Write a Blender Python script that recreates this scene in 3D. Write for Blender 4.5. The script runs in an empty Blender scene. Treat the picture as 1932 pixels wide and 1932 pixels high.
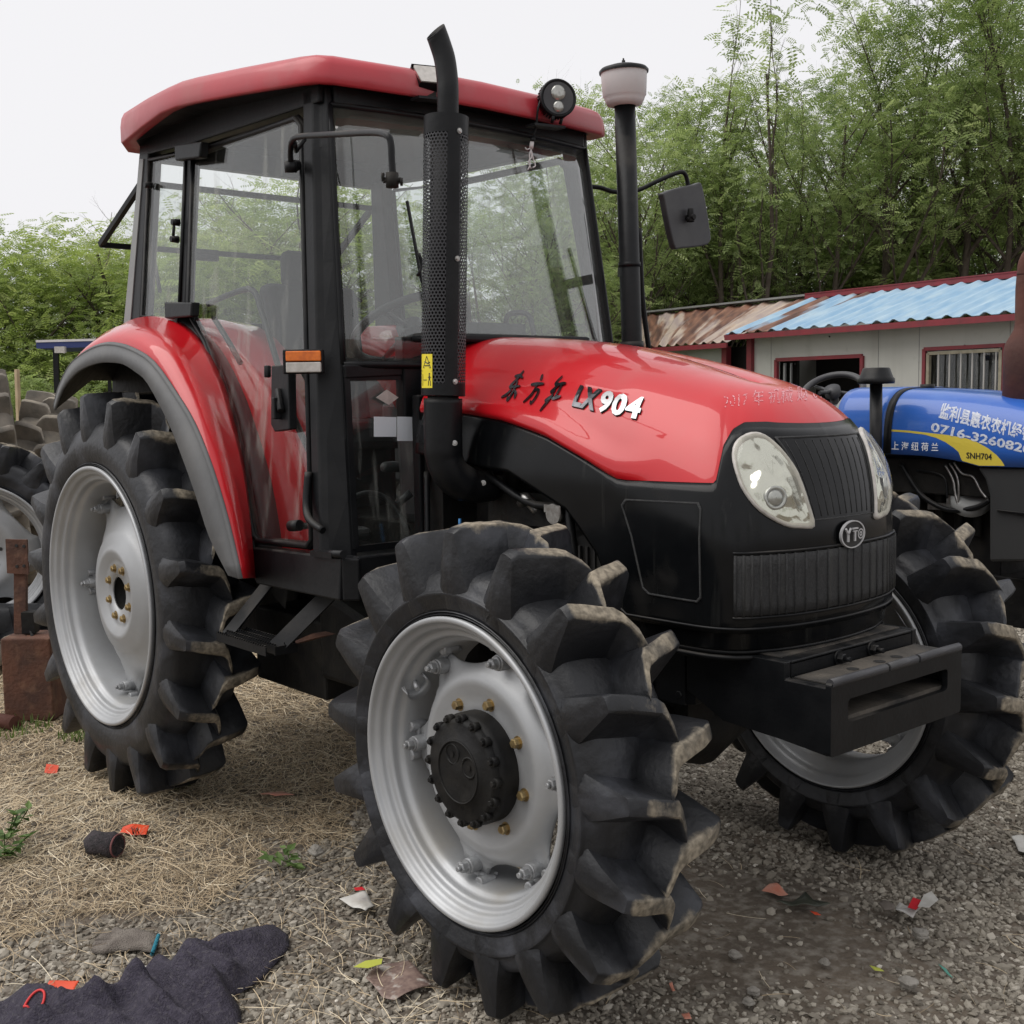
import bpy, bmesh, math, random
import numpy as np
from mathutils import Vector, Matrix
from mathutils.bvhtree import BVHTree
R_ = math.radians
random.seed(7); rng = np.random.default_rng(7)
scene = bpy.context.scene

# ------------------------------------------------------------------ camera
CAM = np.array([4.5235, -2.6302, 1.5346]); YAW, PITCH, ROLL, FPX = 139.4206, -5.5208, -0.8449, 2219.0
_y, _p, _r = map(math.radians, (YAW, PITCH, ROLL))
FW = np.array([math.cos(_y) * math.cos(_p), math.sin(_y) * math.cos(_p), math.sin(_p)])
_R = np.cross(FW, [0, 0, 1]); _R /= np.linalg.norm(_R); _U = np.cross(_R, FW)
RT = _R * math.cos(_r) + _U * math.sin(_r); UP = -_R * math.sin(_r) + _U * math.cos(_r)
cd = bpy.data.cameras.new('camera'); cam = bpy.data.objects.new('camera', cd)
scene.collection.objects.link(cam); scene.camera = cam
cam.matrix_world = Matrix([[RT[i], UP[i], -FW[i], CAM[i]] for i in range(3)] + [[0, 0, 0, 1]])
cd.sensor_width = 36; cd.lens = 36 * FPX / 1932; cd.clip_start = .05; cd.clip_end = 600

# ------------------------------------------------------------------ world, sun, exposure
w = bpy.data.worlds.new('World'); scene.world = w; w.use_nodes = True
nt = w.node_tree; nt.nodes.clear()
out = nt.nodes.new('ShaderNodeOutputWorld'); bg = nt.nodes.new('ShaderNodeBackground')
sky = nt.nodes.new('ShaderNodeTexSky'); sky.sky_type = 'NISHITA'; sky.sun_disc = False
SUN_EL, SUN_AZ = R_(58), R_(-120)          # azimuth of the direction the sun stands in, from +X
sky.sun_elevation = SUN_EL; sky.sun_rotation = R_(90) - SUN_AZ; sky.dust_density = 4; sky.air_density = 1
hs = nt.nodes.new('ShaderNodeHueSaturation'); hs.inputs['Saturation'].default_value = .10; hs.inputs['Value'].default_value = 1
mx = nt.nodes.new('ShaderNodeMix'); mx.data_type = 'RGBA'; mx.inputs[0].default_value = .88
mx.inputs[7].default_value = (6.5, 6.45, 6.62, 1)      # even cloud cover
nt.links.new(sky.outputs[0], hs.inputs['Color']); nt.links.new(hs.outputs[0], mx.inputs[6])
nt.links.new(mx.outputs[2], bg.inputs[0]); bg.inputs[1].default_value = .10
nt.links.new(bg.outputs[0], out.inputs[0])
sd = bpy.data.lights.new('sun', 'SUN'); sd.energy = 1.5; sd.angle = R_(60); sd.color = (1, .965, .92)
sun = bpy.data.objects.new('sun', sd); scene.collection.objects.link(sun)
sdir = Vector((math.cos(SUN_EL) * math.cos(SUN_AZ), math.cos(SUN_EL) * math.sin(SUN_AZ), math.sin(SUN_EL)))
sun.rotation_euler = sdir.to_track_quat('Z', 'Y').to_euler(); sun.location = (0, 0, 20)
vs = scene.view_settings; scene.display_settings.display_device = 'sRGB'
vs.view_transform = 'Standard'; vs.look = 'None'; vs.exposure = .55; vs.gamma = 1; vs.use_curve_mapping = False
scene.cycles.max_bounces = 8; scene.cycles.transparent_max_bounces = 24; scene.cycles.glossy_bounces = 4
scene.cycles.diffuse_bounces = 3
scene.render.film_transparent = False

def at(px, py, **k):
    "point of the plane x=, y= or z= that lies on a sight line (survey of the place; every plane is at its real distance)"
    d = FW + RT * (px - 966) / FPX + UP * (966 - py) / FPX
    a, v = next(iter(k.items())); i = 'xyz'.index(a)
    return CAM + d * (v - CAM[i]) / d[i]
def atp(px, py, P0, n):
    d = FW + RT * (px - 966) / FPX + UP * (966 - py) / FPX; n = np.array(n, float)
    return CAM + d * ((np.array(P0) - CAM) @ n) / (d @ n)

# ------------------------------------------------------------------ materials
def mat(name, col, rough=.5, metal=0, coat=0, coat_r=.1, spec=.5, noise=None, bump=None, dust=None, streak=None):
    """noise=(scale, colour2, amount); bump=(scale, strength); dust=(colour, scale, lo, hi, up): patches, up=1 only on faces that look up"""
    m = bpy.data.materials.new(name); m.use_nodes = True; n = m.node_tree.nodes; l = m.node_tree.links
    b = n['Principled BSDF']; b.inputs['Roughness'].default_value = rough; b.inputs['Metallic'].default_value = metal
    b.inputs['Coat Weight'].default_value = coat; b.inputs['Coat Roughness'].default_value = coat_r
    b.inputs['Specular IOR Level'].default_value = spec
    tc = n.new('ShaderNodeTexCoord'); src = None
    def nz(scale, detail=6, vec=None):
        t = n.new('ShaderNodeTexNoise'); t.inputs['Scale'].default_value = scale; t.inputs['Detail'].default_value = detail
        l.new(vec or tc.outputs['Object'], t.inputs['Vector']); return t.outputs[0]
    def ramp(s, lo, hi):
        r = n.new('ShaderNodeMapRange'); r.inputs[1].default_value = lo; r.inputs[2].default_value = hi; l.new(s, r.inputs[0]); return r.outputs[0]
    def mix(f, a, c):
        x = n.new('ShaderNodeMix'); x.data_type = 'RGBA'
        if isinstance(f, float): x.inputs[0].default_value = f
        else: l.new(f, x.inputs[0])
        for s, v in ((6, a), (7, c)):
            if isinstance(v, tuple): x.inputs[s].default_value = (*v[:3], 1)
            else: l.new(v, x.inputs[s])
        return x.outputs[2]
    def mul(a, c):
        x = n.new('ShaderNodeMath'); x.operation = 'MULTIPLY'
        for s, v in ((0, a), (1, c)):
            if isinstance(v, (int, float)): x.inputs[s].default_value = v
            else: l.new(v, x.inputs[s])
        return x.outputs[0]
    src = tuple(col)
    if noise:
        src = mix(mul(ramp(nz(noise[0]), .35, .65), noise[2]), src, noise[1])
    if streak:      # (colour, scale, lo, hi) runs down the surface
        mp = n.new('ShaderNodeMapping'); mp.inputs['Scale'].default_value = (1, 1, .06); l.new(tc.outputs['Object'], mp.inputs[0])
        f = ramp(nz(streak[1], 5, mp.outputs[0]), streak[2], streak[3]); src = mix(f, src, streak[0])
    if dust:
        f = ramp(nz(dust[1], 8), dust[2], dust[3])
        if dust[4]:
            g = n.new('ShaderNodeNewGeometry'); s = n.new('ShaderNodeSeparateXYZ'); l.new(g.outputs['Normal'], s.inputs[0])
            f = mul(f, ramp(s.outputs[2], .1, .9))
        src = mix(f, src, dust[0])
        rr = n.new('ShaderNodeMapRange'); rr.inputs[3].default_value = rough; rr.inputs[4].default_value = max(rough, .85); l.new(f, rr.inputs[0]); l.new(rr.outputs[0], b.inputs['Roughness'])
    if isinstance(src, tuple): b.inputs['Base Color'].default_value = (*src[:3], 1)
    else: l.new(src, b.inputs['Base Color'])
    if bump:
        bp = n.new('ShaderNodeBump'); bp.inputs['Strength'].default_value = bump[1]; bp.inputs['Distance'].default_value = .01
        l.new(nz(bump[0]), bp.inputs['Height']); l.new(bp.outputs[0], b.inputs['Normal'])
    return m

M = {}
M['red'] = mat('red_paint', (.50, .006, .012), .34, coat=.75, coat_r=.03, spec=.25, noise=(3, (.40, .009, .014), .5), dust=((.42, .07, .065), 7, .55, .95, 1))
M['red_roof'] = mat('faded_red_plastic', (.42, .022, .035), .40, coat=.2, noise=(2.5, (.34, .04, .05), .8), dust=((.38, .13, .13), 5, .5, .85, 0), bump=(40, .03))
M['black_gloss'] = mat('black_gloss_panel', (.003, .0034, .004), .20, spec=.22, noise=(9, (.007, .0075, .008), .6), streak=((.05, .05, .046), 26, .62, .95), dust=((.022, .02, .018), 6, .6, 1.0, 0))
M['dusty_steel'] = mat('dusty_black_steel', (.022, .02, .018), .75, noise=(9, (.11, .094, .075), .8), bump=(60, .3))
M['emblem_silver'] = mat('emblem_silver', (.50, .50, .51), .4, metal=.3)
M['chrome_refl'] = mat('lamp_reflector', (.66, .66, .62), .12, metal=1, bump=(7, 1.0)); M['chrome_refl'].node_tree.nodes['Bump'].inputs['Distance'].default_value = .10; M['chrome_refl'].node_tree.nodes['Noise Texture'].inputs['Detail'].default_value = 2
M['black'] = mat('black_painted_steel', (.0045, .005, .006), .42, spec=.22, noise=(12, (.010, .0105, .0115), .7), dust=((.11, .10, .088), 7, .46, .8, 1), bump=(60, .08))
M['black_grime'] = mat('grimy_black_metal', (.004, .004, .0045), .6, spec=.25, noise=(8, (.014, .013, .011), .8), dust=((.03, .027, .022), 9, .5, .9, 0), bump=(30, .3))
M['mesh_black'] = mat('black_mesh', (.009, .009, .010), .6, noise=(150, (.028, .029, .030), .9), streak=((.045, .045, .04), 30, .5, .9), bump=(400, .6))
M['grey_rubber'] = mat('weathered_rubber_lip', (.095, .097, .10), .7, noise=(6, (.14, .14, .14), .7), dust=((.16, .155, .15), 14, .6, .95, 0), bump=(50, .1))
def tyre_mat(name, base, base2, mud, lo, hi):
    m = mat(name, base, .42, spec=.38, noise=(6, base2, .9), dust=(tuple(c * 8 for c in base), 5.5, .52, .8, 0), bump=(45, .25)); n = m.node_tree.nodes; l = m.node_tree.links; b = n['Principled BSDF']
    src = b.inputs['Base Color'].links[0].from_socket; at_ = n.new('ShaderNodeAttribute'); at_.attribute_name = 'wear'; tc = n.new('ShaderNodeTexCoord')
    z = n.new('ShaderNodeTexNoise'); z.inputs['Scale'].default_value = 11; z.inputs['Detail'].default_value = 9; z.inputs['Roughness'].default_value = .7; l.new(tc.outputs['Object'], z.inputs['Vector'])
    s = n.new('ShaderNodeMath'); s.operation = 'ADD'; l.new(at_.outputs['Fac'], s.inputs[0]); l.new(z.outputs[0], s.inputs[1])
    r = n.new('ShaderNodeMapRange'); r.inputs[1].default_value = lo; r.inputs[2].default_value = hi; l.new(s.outputs[0], r.inputs[0])
    z2 = n.new('ShaderNodeTexNoise'); z2.inputs['Scale'].default_value = 60; z2.inputs['Detail'].default_value = 4; l.new(tc.outputs['Object'], z2.inputs['Vector'])
    c = n.new('ShaderNodeValToRGB'); c.color_ramp.elements[0].color = (*(v * .45 for v in mud), 1); c.color_ramp.elements[1].color = (*mud, 1); c.color_ramp.elements[0].position = .35; c.color_ramp.elements[1].position = .65; l.new(z2.outputs[0], c.inputs[0])
    x = n.new('ShaderNodeMix'); x.data_type = 'RGBA'; l.new(r.outputs[0], x.inputs[0]); l.new(src, x.inputs[6]); l.new(c.outputs[0], x.inputs[7]); l.new(x.outputs[2], b.inputs['Base Color'])
    q = n.new('ShaderNodeMapRange'); q.inputs[3].default_value = .42; q.inputs[4].default_value = .9; l.new(r.outputs[0], q.inputs[0]); l.new(q.outputs[0], b.inputs['Roughness']); return m
M['rubber'] = M['mud'] = tyre_mat('tyre_rubber', (.008, .0085, .010), (.018, .019, .022), (.29, .25, .19), 1.26, 1.52)
def wear(o, c, axis, Rt):
    c = np.array(c, float); ax = unit(axis); me = o.data; v = np.empty(len(me.vertices) * 3); me.vertices.foreach_get('co', v); v = v.reshape(-1, 3) - c
    r = np.linalg.norm(v - (v @ ax)[:, None] * ax, axis=1); w_ = np.clip((r - Rt + .030) / .026, 0, 1) ** 1.5
    at_ = me.attributes.new('wear', 'FLOAT', 'POINT'); at_.data.foreach_set('value', w_.astype(np.float32)); return o
M['rubber_old'] = mat('old_dusty_rubber', (.10, .09, .075), .8, noise=(9, (.19, .165, .135), .9), dust=((.30, .26, .20), 7, .45, .75, 1), bump=(50, .3))
M['silver'] = mat('silver_rim_paint', (.40, .41, .42), .46, metal=.45, noise=(4, (.31, .315, .32), .8), dust=((.27, .245, .20), 4.5, .50, .82, 1), bump=(150, .03))
M['silver2'] = mat('dull_silver_casting', (.36, .37, .38), .45, metal=.5, noise=(20, (.2, .2, .2), .7), bump=(70, .4))
M['gold'] = mat('yellow_zinc_bolt', (.42, .31, .14), .4, metal=.8, noise=(60, (.22, .16, .09), .8))
M['steel'] = mat('bare_bolt_steel', (.45, .45, .44), .35, metal=.9, noise=(60, (.2, .18, .16), .7))
M['rust'] = mat('rusty_iron', (.11, .045, .026), .85, noise=(9, (.055, .026, .018), .9), dust=((.19, .10, .06), 14, .5, .85, 0), bump=(60, .5))
M['rust_dark'] = mat('dark_rust', (.10, .035, .024), .8, noise=(6, (.055, .022, .018), .9), bump=(40, .3))
M['lens_grey'] = mat('small_lamp_lens', (.30, .30, .28), .12, metal=.6, noise=(60, (.5, .5, .47), .6))
M['fabric_black'] = mat('black_upholstery', (.012, .012, .014), .8)
M['white_plastic'] = mat('milky_plastic', (.62, .60, .60), .45, noise=(5, (.5, .46, .45), .6), dust=((.40, .32, .26), 6, .6, .95, 0))
M['yellow'] = mat('yellow_sticker', (.75, .62, .03), .45)
M['ink'] = mat('black_print', (.012, .012, .012), .5)
M['white_paint'] = mat('white_sprayed_letters', (.62, .64, .68), .6, noise=(90, (.35, .42, .60), .7))
M['white_ink'] = mat('white_decal', (.70, .73, .78), .45)
M['chrome'] = mat('dark_chrome_letters', (.16, .165, .18), .16, metal=1, noise=(30, (.04, .04, .045), .7))
M['chrome_bright'] = mat('bright_chrome_letters', (.46, .47, .48), .28, metal=.9, noise=(60, (.35, .35, .36), .7))
M['orange_lens'] = mat('orange_lens', (.72, .17, .015), .25, noise=(60, (.5, .10, .01), .8))
M['clear_lens'] = mat('dirty_clear_lens', (.52, .49, .46), .3, noise=(50, (.38, .36, .33), .8))
M['blue'] = mat('blue_paint', (.028, .11, .44), .3, spec=.3, coat=.5, coat_r=.08, noise=(3, (.03, .12, .40), .5), dust=((.12, .22, .50), 4, .55, 1.0, 1))
M['decal_blue'] = mat('mid_blue_decal', (.05, .22, .50), .4)
M['decal_yellow'] = mat('yellow_decal', (.60, .48, .06), .4)
M['grey_plastic'] = mat('grey_plastic', (.22, .225, .22), .5, noise=(6, (.16, .16, .16), .6))
M['dark_void'] = mat('dark_interior', (.012, .011, .010), .9)  # near-black colour stands for the shade inside openings
M['leather'] = mat('worn_dark_plastic', (.03, .03, .034), .5, noise=(9, (.06, .06, .06), .6))

def glass_mat(name, tint, dirt, refl=1.0, lo=.5, hi=.9, base=.04):
    m = bpy.data.materials.new(name); m.use_nodes = True; n = m.node_tree.nodes; l = m.node_tree.links; n.clear()
    o = n.new('ShaderNodeOutputMaterial'); tr = n.new('ShaderNodeBsdfTransparent'); tr.inputs[0].default_value = (*tint, 1)
    gl = n.new('ShaderNodeBsdfGlossy'); gl.inputs['Roughness'].default_value = .015
    fr = n.new('ShaderNodeFresnel'); ge = n.new('ShaderNodeNewGeometry'); io = n.new('ShaderNodeMath'); io.operation = 'MULTIPLY_ADD'; io.inputs[1].default_value = 1 / 1.52 - 1.52; io.inputs[2].default_value = 1.52; l.new(ge.outputs['Backfacing'], io.inputs[0]); l.new(io.outputs[0], fr.inputs[0])
    mu = n.new('ShaderNodeMath'); mu.operation = 'MULTIPLY'; mu.inputs[1].default_value = refl; mu.use_clamp = True; l.new(fr.outputs[0], mu.inputs[0])
    a = n.new('ShaderNodeMixShader'); l.new(mu.outputs[0], a.inputs[0]); l.new(tr.outputs[0], a.inputs[1]); l.new(gl.outputs[0], a.inputs[2])
    df = n.new('ShaderNodeBsdfDiffuse'); df.inputs[0].default_value = (.42, .42, .39, 1)
    tc = n.new('ShaderNodeTexCoord'); mp = n.new('ShaderNodeMapping'); mp.inputs['Scale'].default_value = (1, 1, .12)
    l.new(tc.outputs['Object'], mp.inputs[0]); nz = n.new('ShaderNodeTexNoise'); nz.inputs['Scale'].default_value = 26; nz.inputs['Detail'].default_value = 8
    l.new(mp.outputs[0], nz.inputs['Vector']); rp = n.new('ShaderNodeMapRange'); rp.inputs[1].default_value = lo; rp.inputs[2].default_value = hi
    rp.inputs[3].default_value = base; rp.inputs[4].default_value = dirt; l.new(nz.outputs[0], rp.inputs[0])
    b = n.new('ShaderNodeMixShader'); l.new(rp.outputs[0], b.inputs[0]); l.new(a.outputs[0], b.inputs[1]); l.new(df.outputs[0], b.inputs[2])
    l.new(b.outputs[0], o.inputs[0]); return m
M['glass'] = glass_mat('dusty_side_glass', (.95, .97, .96), .34, 1.0, .55, .80, .010)
M['windshield'] = glass_mat('windshield_glass', (.93, .955, .945), .12, 2.4, .5, .9, .045)
M['lamp_glass'] = glass_mat('yellowed_lamp_glass', (.97, .97, .92), .16, .8, .4, .8, .07)

def perforated(name):
    m = bpy.data.materials.new(name); m.use_nodes = True; n = m.node_tree.nodes; l = m.node_tree.links
    b = n['Principled BSDF']; b.inputs['Base Color'].default_value = (.018, .018, .021, 1); b.inputs['Roughness'].default_value = .45
    o = n['Material Output']; uv = n.new('ShaderNodeUVMap'); uv.uv_map = 'uv'; s = n.new('ShaderNodeSeparateXYZ'); l.new(uv.outputs[0], s.inputs[0])
    def ma(op, a, c=None):
        x = n.new('ShaderNodeMath'); x.operation = op
        for i, v in ((0, a), (1, c)):
            if v is None: continue
            if isinstance(v, (int, float)): x.inputs[i].default_value = v
            else: l.new(v, x.inputs[i])
        return x.outputs[0]
    u, v = s.outputs[0], s.outputs[1]     # u in hole pitches round the tube, v in rows
    row = ma('FLOOR', v); off = ma('MULTIPLY', ma('MODULO', ma('ABSOLUTE', row), 2), .5)
    fu = ma('SUBTRACT', ma('FRACT', ma('ADD', u, off)), .5); fv = ma('MULTIPLY', ma('SUBTRACT', ma('FRACT', v), .5), .87)
    d = ma('SQRT', ma('ADD', ma('MULTIPLY', fu, fu), ma('MULTIPLY', fv, fv))); hole = ma('LESS_THAN', d, .33)
    tr = n.new('ShaderNodeBsdfTransparent'); mxs = n.new('ShaderNodeMixShader'); l.new(hole, mxs.inputs[0]); l.new(b.outputs[0], mxs.inputs[1]); l.new(tr.outputs[0], mxs.inputs[2])
    l.new(mxs.outputs[0], o.inputs[0]); return m
M['perf'] = perforated('perforated_black_sheet')

# ------------------------------------------------------------------ mesh helpers
def V(*a): return np.array(a, float)
def unit(v): v = np.asarray(v, float); return v / (np.linalg.norm(v) + 1e-12)
class MB:
    def __init__(s): s.v = []; s.f = []; s.m = []; s.s = []
    def add(s, vs, fs, mi=0, smooth=False):
        b = len(s.v); s.v += [tuple(map(float, p)) for p in vs]
        for f in fs: s.f.append([b + i for i in f]); s.m.append(mi); s.s.append(smooth)
    def box(s, c, d, ax=None, mi=0):
        ax = np.eye(3) if ax is None else np.array(ax, float); c = np.array(c, float); P = []
        for z in (-1, 1):
            for y in (-1, 1):
                for x in (-1, 1): P.append(c + ax[0] * x * d[0] / 2 + ax[1] * y * d[1] / 2 + ax[2] * z * d[2] / 2)
        s.add(P, [(0, 2, 3, 1), (4, 5, 7, 6), (0, 1, 5, 4), (2, 6, 7, 3), (0, 4, 6, 2), (1, 3, 7, 5)], mi)
    def bar(s, a, b, w, h, up=(0, 0, 1), mi=0):
        a, b = np.array(a, float), np.array(b, float); d = unit(b - a); r = unit(np.cross(d, up)); u = np.cross(r, d)
        s.box((a + b) / 2, (np.linalg.norm(b - a), w, h), (d, r, u), mi)
    def tube(s, pts, rad, n=12, mi=0, caps=True, smooth=True):
        pts = [np.array(p, float) for p in pts]; N = len(pts); rad = rad if hasattr(rad, '__len__') else [rad] * N
        t = [unit(pts[min(i + 1, N - 1)] - pts[max(i - 1, 0)]) for i in range(N)]
        r = unit(np.cross(t[0], (0, 0, 1) if abs(t[0][2]) < .9 else (1, 0, 0))); P = []
        for i in range(N):
            r = unit(r - t[i] * (r @ t[i])); u = np.cross(t[i], r)
            for k in range(n): a = 2 * math.pi * k / n; P.append(pts[i] + rad[i] * (r * math.cos(a) + u * math.sin(a)))
        F = [(i * n + k, i * n + (k + 1) % n, (i + 1) * n + (k + 1) % n, (i + 1) * n + k) for i in range(N - 1) for k in range(n)]
        s.add(P, F, mi, smooth)
        if caps: b = len(s.v) - len(P); s.f.append([b + k for k in range(n)][::-1]); s.f.append([b + (N - 1) * n + k for k in range(n)]); s.m += [mi] * 2; s.s += [False] * 2
    def lathe(s, prof, c, axis=(0, 1, 0), n=48, mi=0, smooth=True, arc=None):
        "prof: (radius, along axis)"
        c = np.array(c, float); a = unit(axis); r = unit(np.cross(a, (0, 0, 1) if abs(a[2]) < .9 else (1, 0, 0))); u = np.cross(a, r); P = []
        m = n if arc is None else n + 1
        for rr, h in prof:
            for k in range(m):
                t = 2 * math.pi * k / n if arc is None else arc[0] + (arc[1] - arc[0]) * k / n; P.append(c + a * h + rr * (r * math.cos(t) + u * math.sin(t)))
        F = [(i * m + k, (i + 1) * m + k, (i + 1) * m + (k + 1) % m, i * m + (k + 1) % m) for i in range(len(prof) - 1) for k in range(n)]
        s.add(P, F, mi, smooth)
    def disc(s, c, axis, r, n=24, mi=0):
        a = unit(axis); q = unit(np.cross(a, (0, 0, 1) if abs(a[2]) < .9 else (1, 0, 0))); u = np.cross(a, q)
        s.add([np.array(c) + r * (q * math.cos(2 * math.pi * k / n) + u * math.sin(2 * math.pi * k / n)) for k in range(n)], [tuple(range(n))], mi)
    def prism(s, outline, ext, mi=0, mi_side=None):
        "outline: 3D polygon, ext: extrusion vector"
        o = [np.array(p, float) for p in outline]; e = np.array(ext, float); n = len(o)
        s.add(o + [p + e for p in o], [tuple(range(n))[::-1], tuple(range(n, 2 * n))], mi)
        b = len(s.v) - 2 * n
        for i in range(n): s.f.append([b + i, b + (i + 1) % n, b + n + (i + 1) % n, b + n + i]); s.m.append(mi if mi_side is None else mi_side); s.s.append(False)
    def grid(s, rows, mi=0, smooth=True, closed=False):
        R, Cn = len(rows), len(rows[0]); P = [p for r in rows for p in r]
        F = [(i * Cn + j, i * Cn + (j + 1) % Cn, (i + 1) * Cn + (j + 1) % Cn, (i + 1) * Cn + j) for i in range(R - 1) for j in range(Cn if closed else Cn - 1)]
        s.add(P, F, mi, smooth)
    def hexbolt(s, c, axis, r, h, mi=0, washer=True, tip=0):
        a = unit(axis); c = np.array(c, float)
        if washer: s.tube([c, c + a * .004], r * 1.35, 16, mi, True, False)
        s.tube([c + a * .003, c + a * (h * .85), c + a * h], [r, r, r * .82], 6, mi, True, False)
        if tip: s.tube([c + a * h, c + a * (h + tip)], r * .5, 10, mi)

C = bpy.data.collections.new('scene_objects'); scene.collection.children.link(C)
def tag(o, label=None, cat=None, group=None, kind=None):
    if label: o['label'] = label
    if cat: o['category'] = cat
    if group: o['group'] = group
    if kind: o['kind'] = kind
    return o
def obj(name, mb, mats, parent=None, bevel=0, solid=0, subsurf=0, weld=False, label=None, flip=False, auto=None):
    me = bpy.data.meshes.new(name)
    if isinstance(mb, MB): me.from_pydata(mb.v, [], mb.f)
    else: me.from_pydata(mb[0], [], mb[1])
    mats = mats if isinstance(mats, (list, tuple)) else [mats]
    for m in mats: me.materials.append(M[m] if isinstance(m, str) else m)
    if isinstance(mb, MB):
        me.polygons.foreach_set('material_index', mb.m); me.polygons.foreach_set('use_smooth', mb.s)
    bm = bmesh.new(); bm.from_mesh(me)
    if weld: bmesh.ops.remove_doubles(bm, verts=bm.verts, dist=1e-4)
    bmesh.ops.recalc_face_normals(bm, faces=bm.faces); bm.to_mesh(me); bm.free()
    me.update()
    if auto: me.set_sharp_from_angle(angle=R_(auto))
    o = bpy.data.objects.new(name, me); C.objects.link(o)
    if parent is not None:
        o.parent = parent; o.matrix_parent_inverse = PINV[parent.name]
    PINV[o.name] = Matrix()
    if solid: md = o.modifiers.new('solid', 'SOLIDIFY'); md.thickness = solid; md.offset = 0
    if bevel: md = o.modifiers.new('bevel', 'BEVEL'); md.width = bevel; md.segments = 2; md.limit_method = 'ANGLE'; md.angle_limit = R_(32)
    if subsurf: md = o.modifiers.new('sub', 'SUBSURF'); md.levels = md.render_levels = subsurf
    if label: o['label'] = label
    return o
PINV = {}
def thing(name, label, cat, loc=(0, 0, 0), group=None):
    o = bpy.data.objects.new(name, None); C.objects.link(o); o.location = loc; o.empty_display_size = .2
    PINV[o.name] = Matrix.Translation(-Vector(loc)); return tag(o, label, cat, group)
def copy_tree(o, parent=None):
    c = o.copy(); C.objects.link(c)
    if parent is not None: c.parent = parent
    PINV[c.name] = PINV.get(o.name, Matrix()).copy()
    for ch in list(o.children): copy_tree(ch, c)
    return c

def text_flat(s, size=1, shear=0, bold=0, extrude=0, res=3, space=1):
    cu = bpy.data.curves.new('t', 'FONT'); cu.body = s; cu.size = size; cu.shear = shear; cu.offset = bold; cu.extrude = extrude; cu.resolution_u = res; cu.space_character = space
    o = bpy.data.objects.new('t', cu); scene.collection.objects.link(o); bpy.context.view_layer.update()
    me = o.to_mesh(); v = np.array([p.co[:] for p in me.vertices]); f = [tuple(p.vertices) for p in me.polygons]
    o.to_mesh_clear(); bpy.data.objects.remove(o); bpy.data.curves.remove(cu); return v, f
def densify(v, f, size):
    bm = bmesh.new(); vs = [bm.verts.new(p) for p in v]
    for q in f:
        try: bm.faces.new([vs[i] for i in q])
        except ValueError: pass
    bmesh.ops.triangulate(bm, faces=bm.faces)
    for _ in range(4):
        e = [x for x in bm.edges if x.calc_length() > size]
        if not e: break
        bmesh.ops.subdivide_edges(bm, edges=e, cuts=1)
        bmesh.ops.triangulate(bm, faces=bm.faces)
    bm.verts.index_update(); v2 = np.array([p.co[:] for p in bm.verts]); f2 = [tuple(x.index for x in q.verts) for q in bm.faces]; bm.free(); return v2, f2
def bvh_of(*obs):
    vs, fs = [], []
    for o in obs:
        b = len(vs); vs += [v.co.copy() for v in o.data.vertices]; fs += [[b + i for i in p.vertices] for p in o.data.polygons]
    return BVHTree.FromPolygons(vs, fs)
def drop(bvh, p, d, off=0):
    "slide p along d onto the surface, stand off along the normal"
    d = Vector(d).normalized(); p = Vector(p); h, nrm, i, t = bvh.ray_cast(p - d * 2, d)
    if h is None:
        h, nrm, i, t = bvh.find_nearest(p)
    if nrm.dot(d) > 0: nrm = -nrm
    return np.array(h + nrm * off)
def ray_hit(bvh, px, py, off=0):
    d = Vector(FW + RT * (px - 966) / FPX + UP * (966 - py) / FPX).normalized(); h, nrm, i, t = bvh.ray_cast(Vector(CAM), d)
    if h is None: return None
    if nrm.dot(d) > 0: nrm = -nrm
    return np.array(h + nrm * off)
def patch(outline, bvh, d, prof, mb, mi=0, n_sub=4, smooth=True):
    "panel that follows a surface: outline (3D) cast along d; prof = [(scale about the middle, offset)...]"
    o = []; N = len(outline)
    for i in range(N):
        a, b = np.array(outline[i], float), np.array(outline[(i + 1) % N], float)
        for k in range(n_sub): o.append(a + (b - a) * k / n_sub)
    c = np.mean(o, 0); rows = []
    for s, off in prof: rows.append([drop(bvh, c + (p - c) * s, d, off) for p in o])
    mb.grid(rows, mi, smooth, True)
    k = len(mb.v); mb.v.append(tuple(drop(bvh, c, d, prof[-1][1]))); L = len(o); b = k - L
    for i in range(L): mb.f.append([b + i, b + (i + 1) % L, k]); mb.m.append(mi); mb.s.append(smooth)
def smooth_closed(pts, n=4):
    "Catmull-Rom through a closed outline"
    P = [np.array(p, float) for p in pts]; N = len(P); o = []
    for i in range(N):
        a, b, c, d = P[i - 1], P[i], P[(i + 1) % N], P[(i + 2) % N]
        for k in range(n):
            t = k / n; o.append(.5 * (2 * b + (c - a) * t + (2 * a - 5 * b + 4 * c - d) * t * t + (3 * b - a - 3 * c + d) * t ** 3))
    return o
def smooth_open(pts, n=4):
    P = [np.array(p, float) for p in pts]; N = len(P); o = []
    for i in range(N - 1):
        a, b, c, d = P[max(i - 1, 0)], P[i], P[i + 1], P[min(i + 2, N - 1)]
        for k in range(n):
            t = k / n; o.append(.5 * (2 * b + (c - a) * t + (2 * a - 5 * b + 4 * c - d) * t * t + (3 * b - a - 3 * c + d) * t ** 3))
    return o + [P[-1]]

# ================================================================== RED TRACTOR
T = thing('tractor', 'large red cab tractor with black nose and tall narrow lugged tyres parked in the middle', 'tractor', (1.1, 0, 0))

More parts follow.
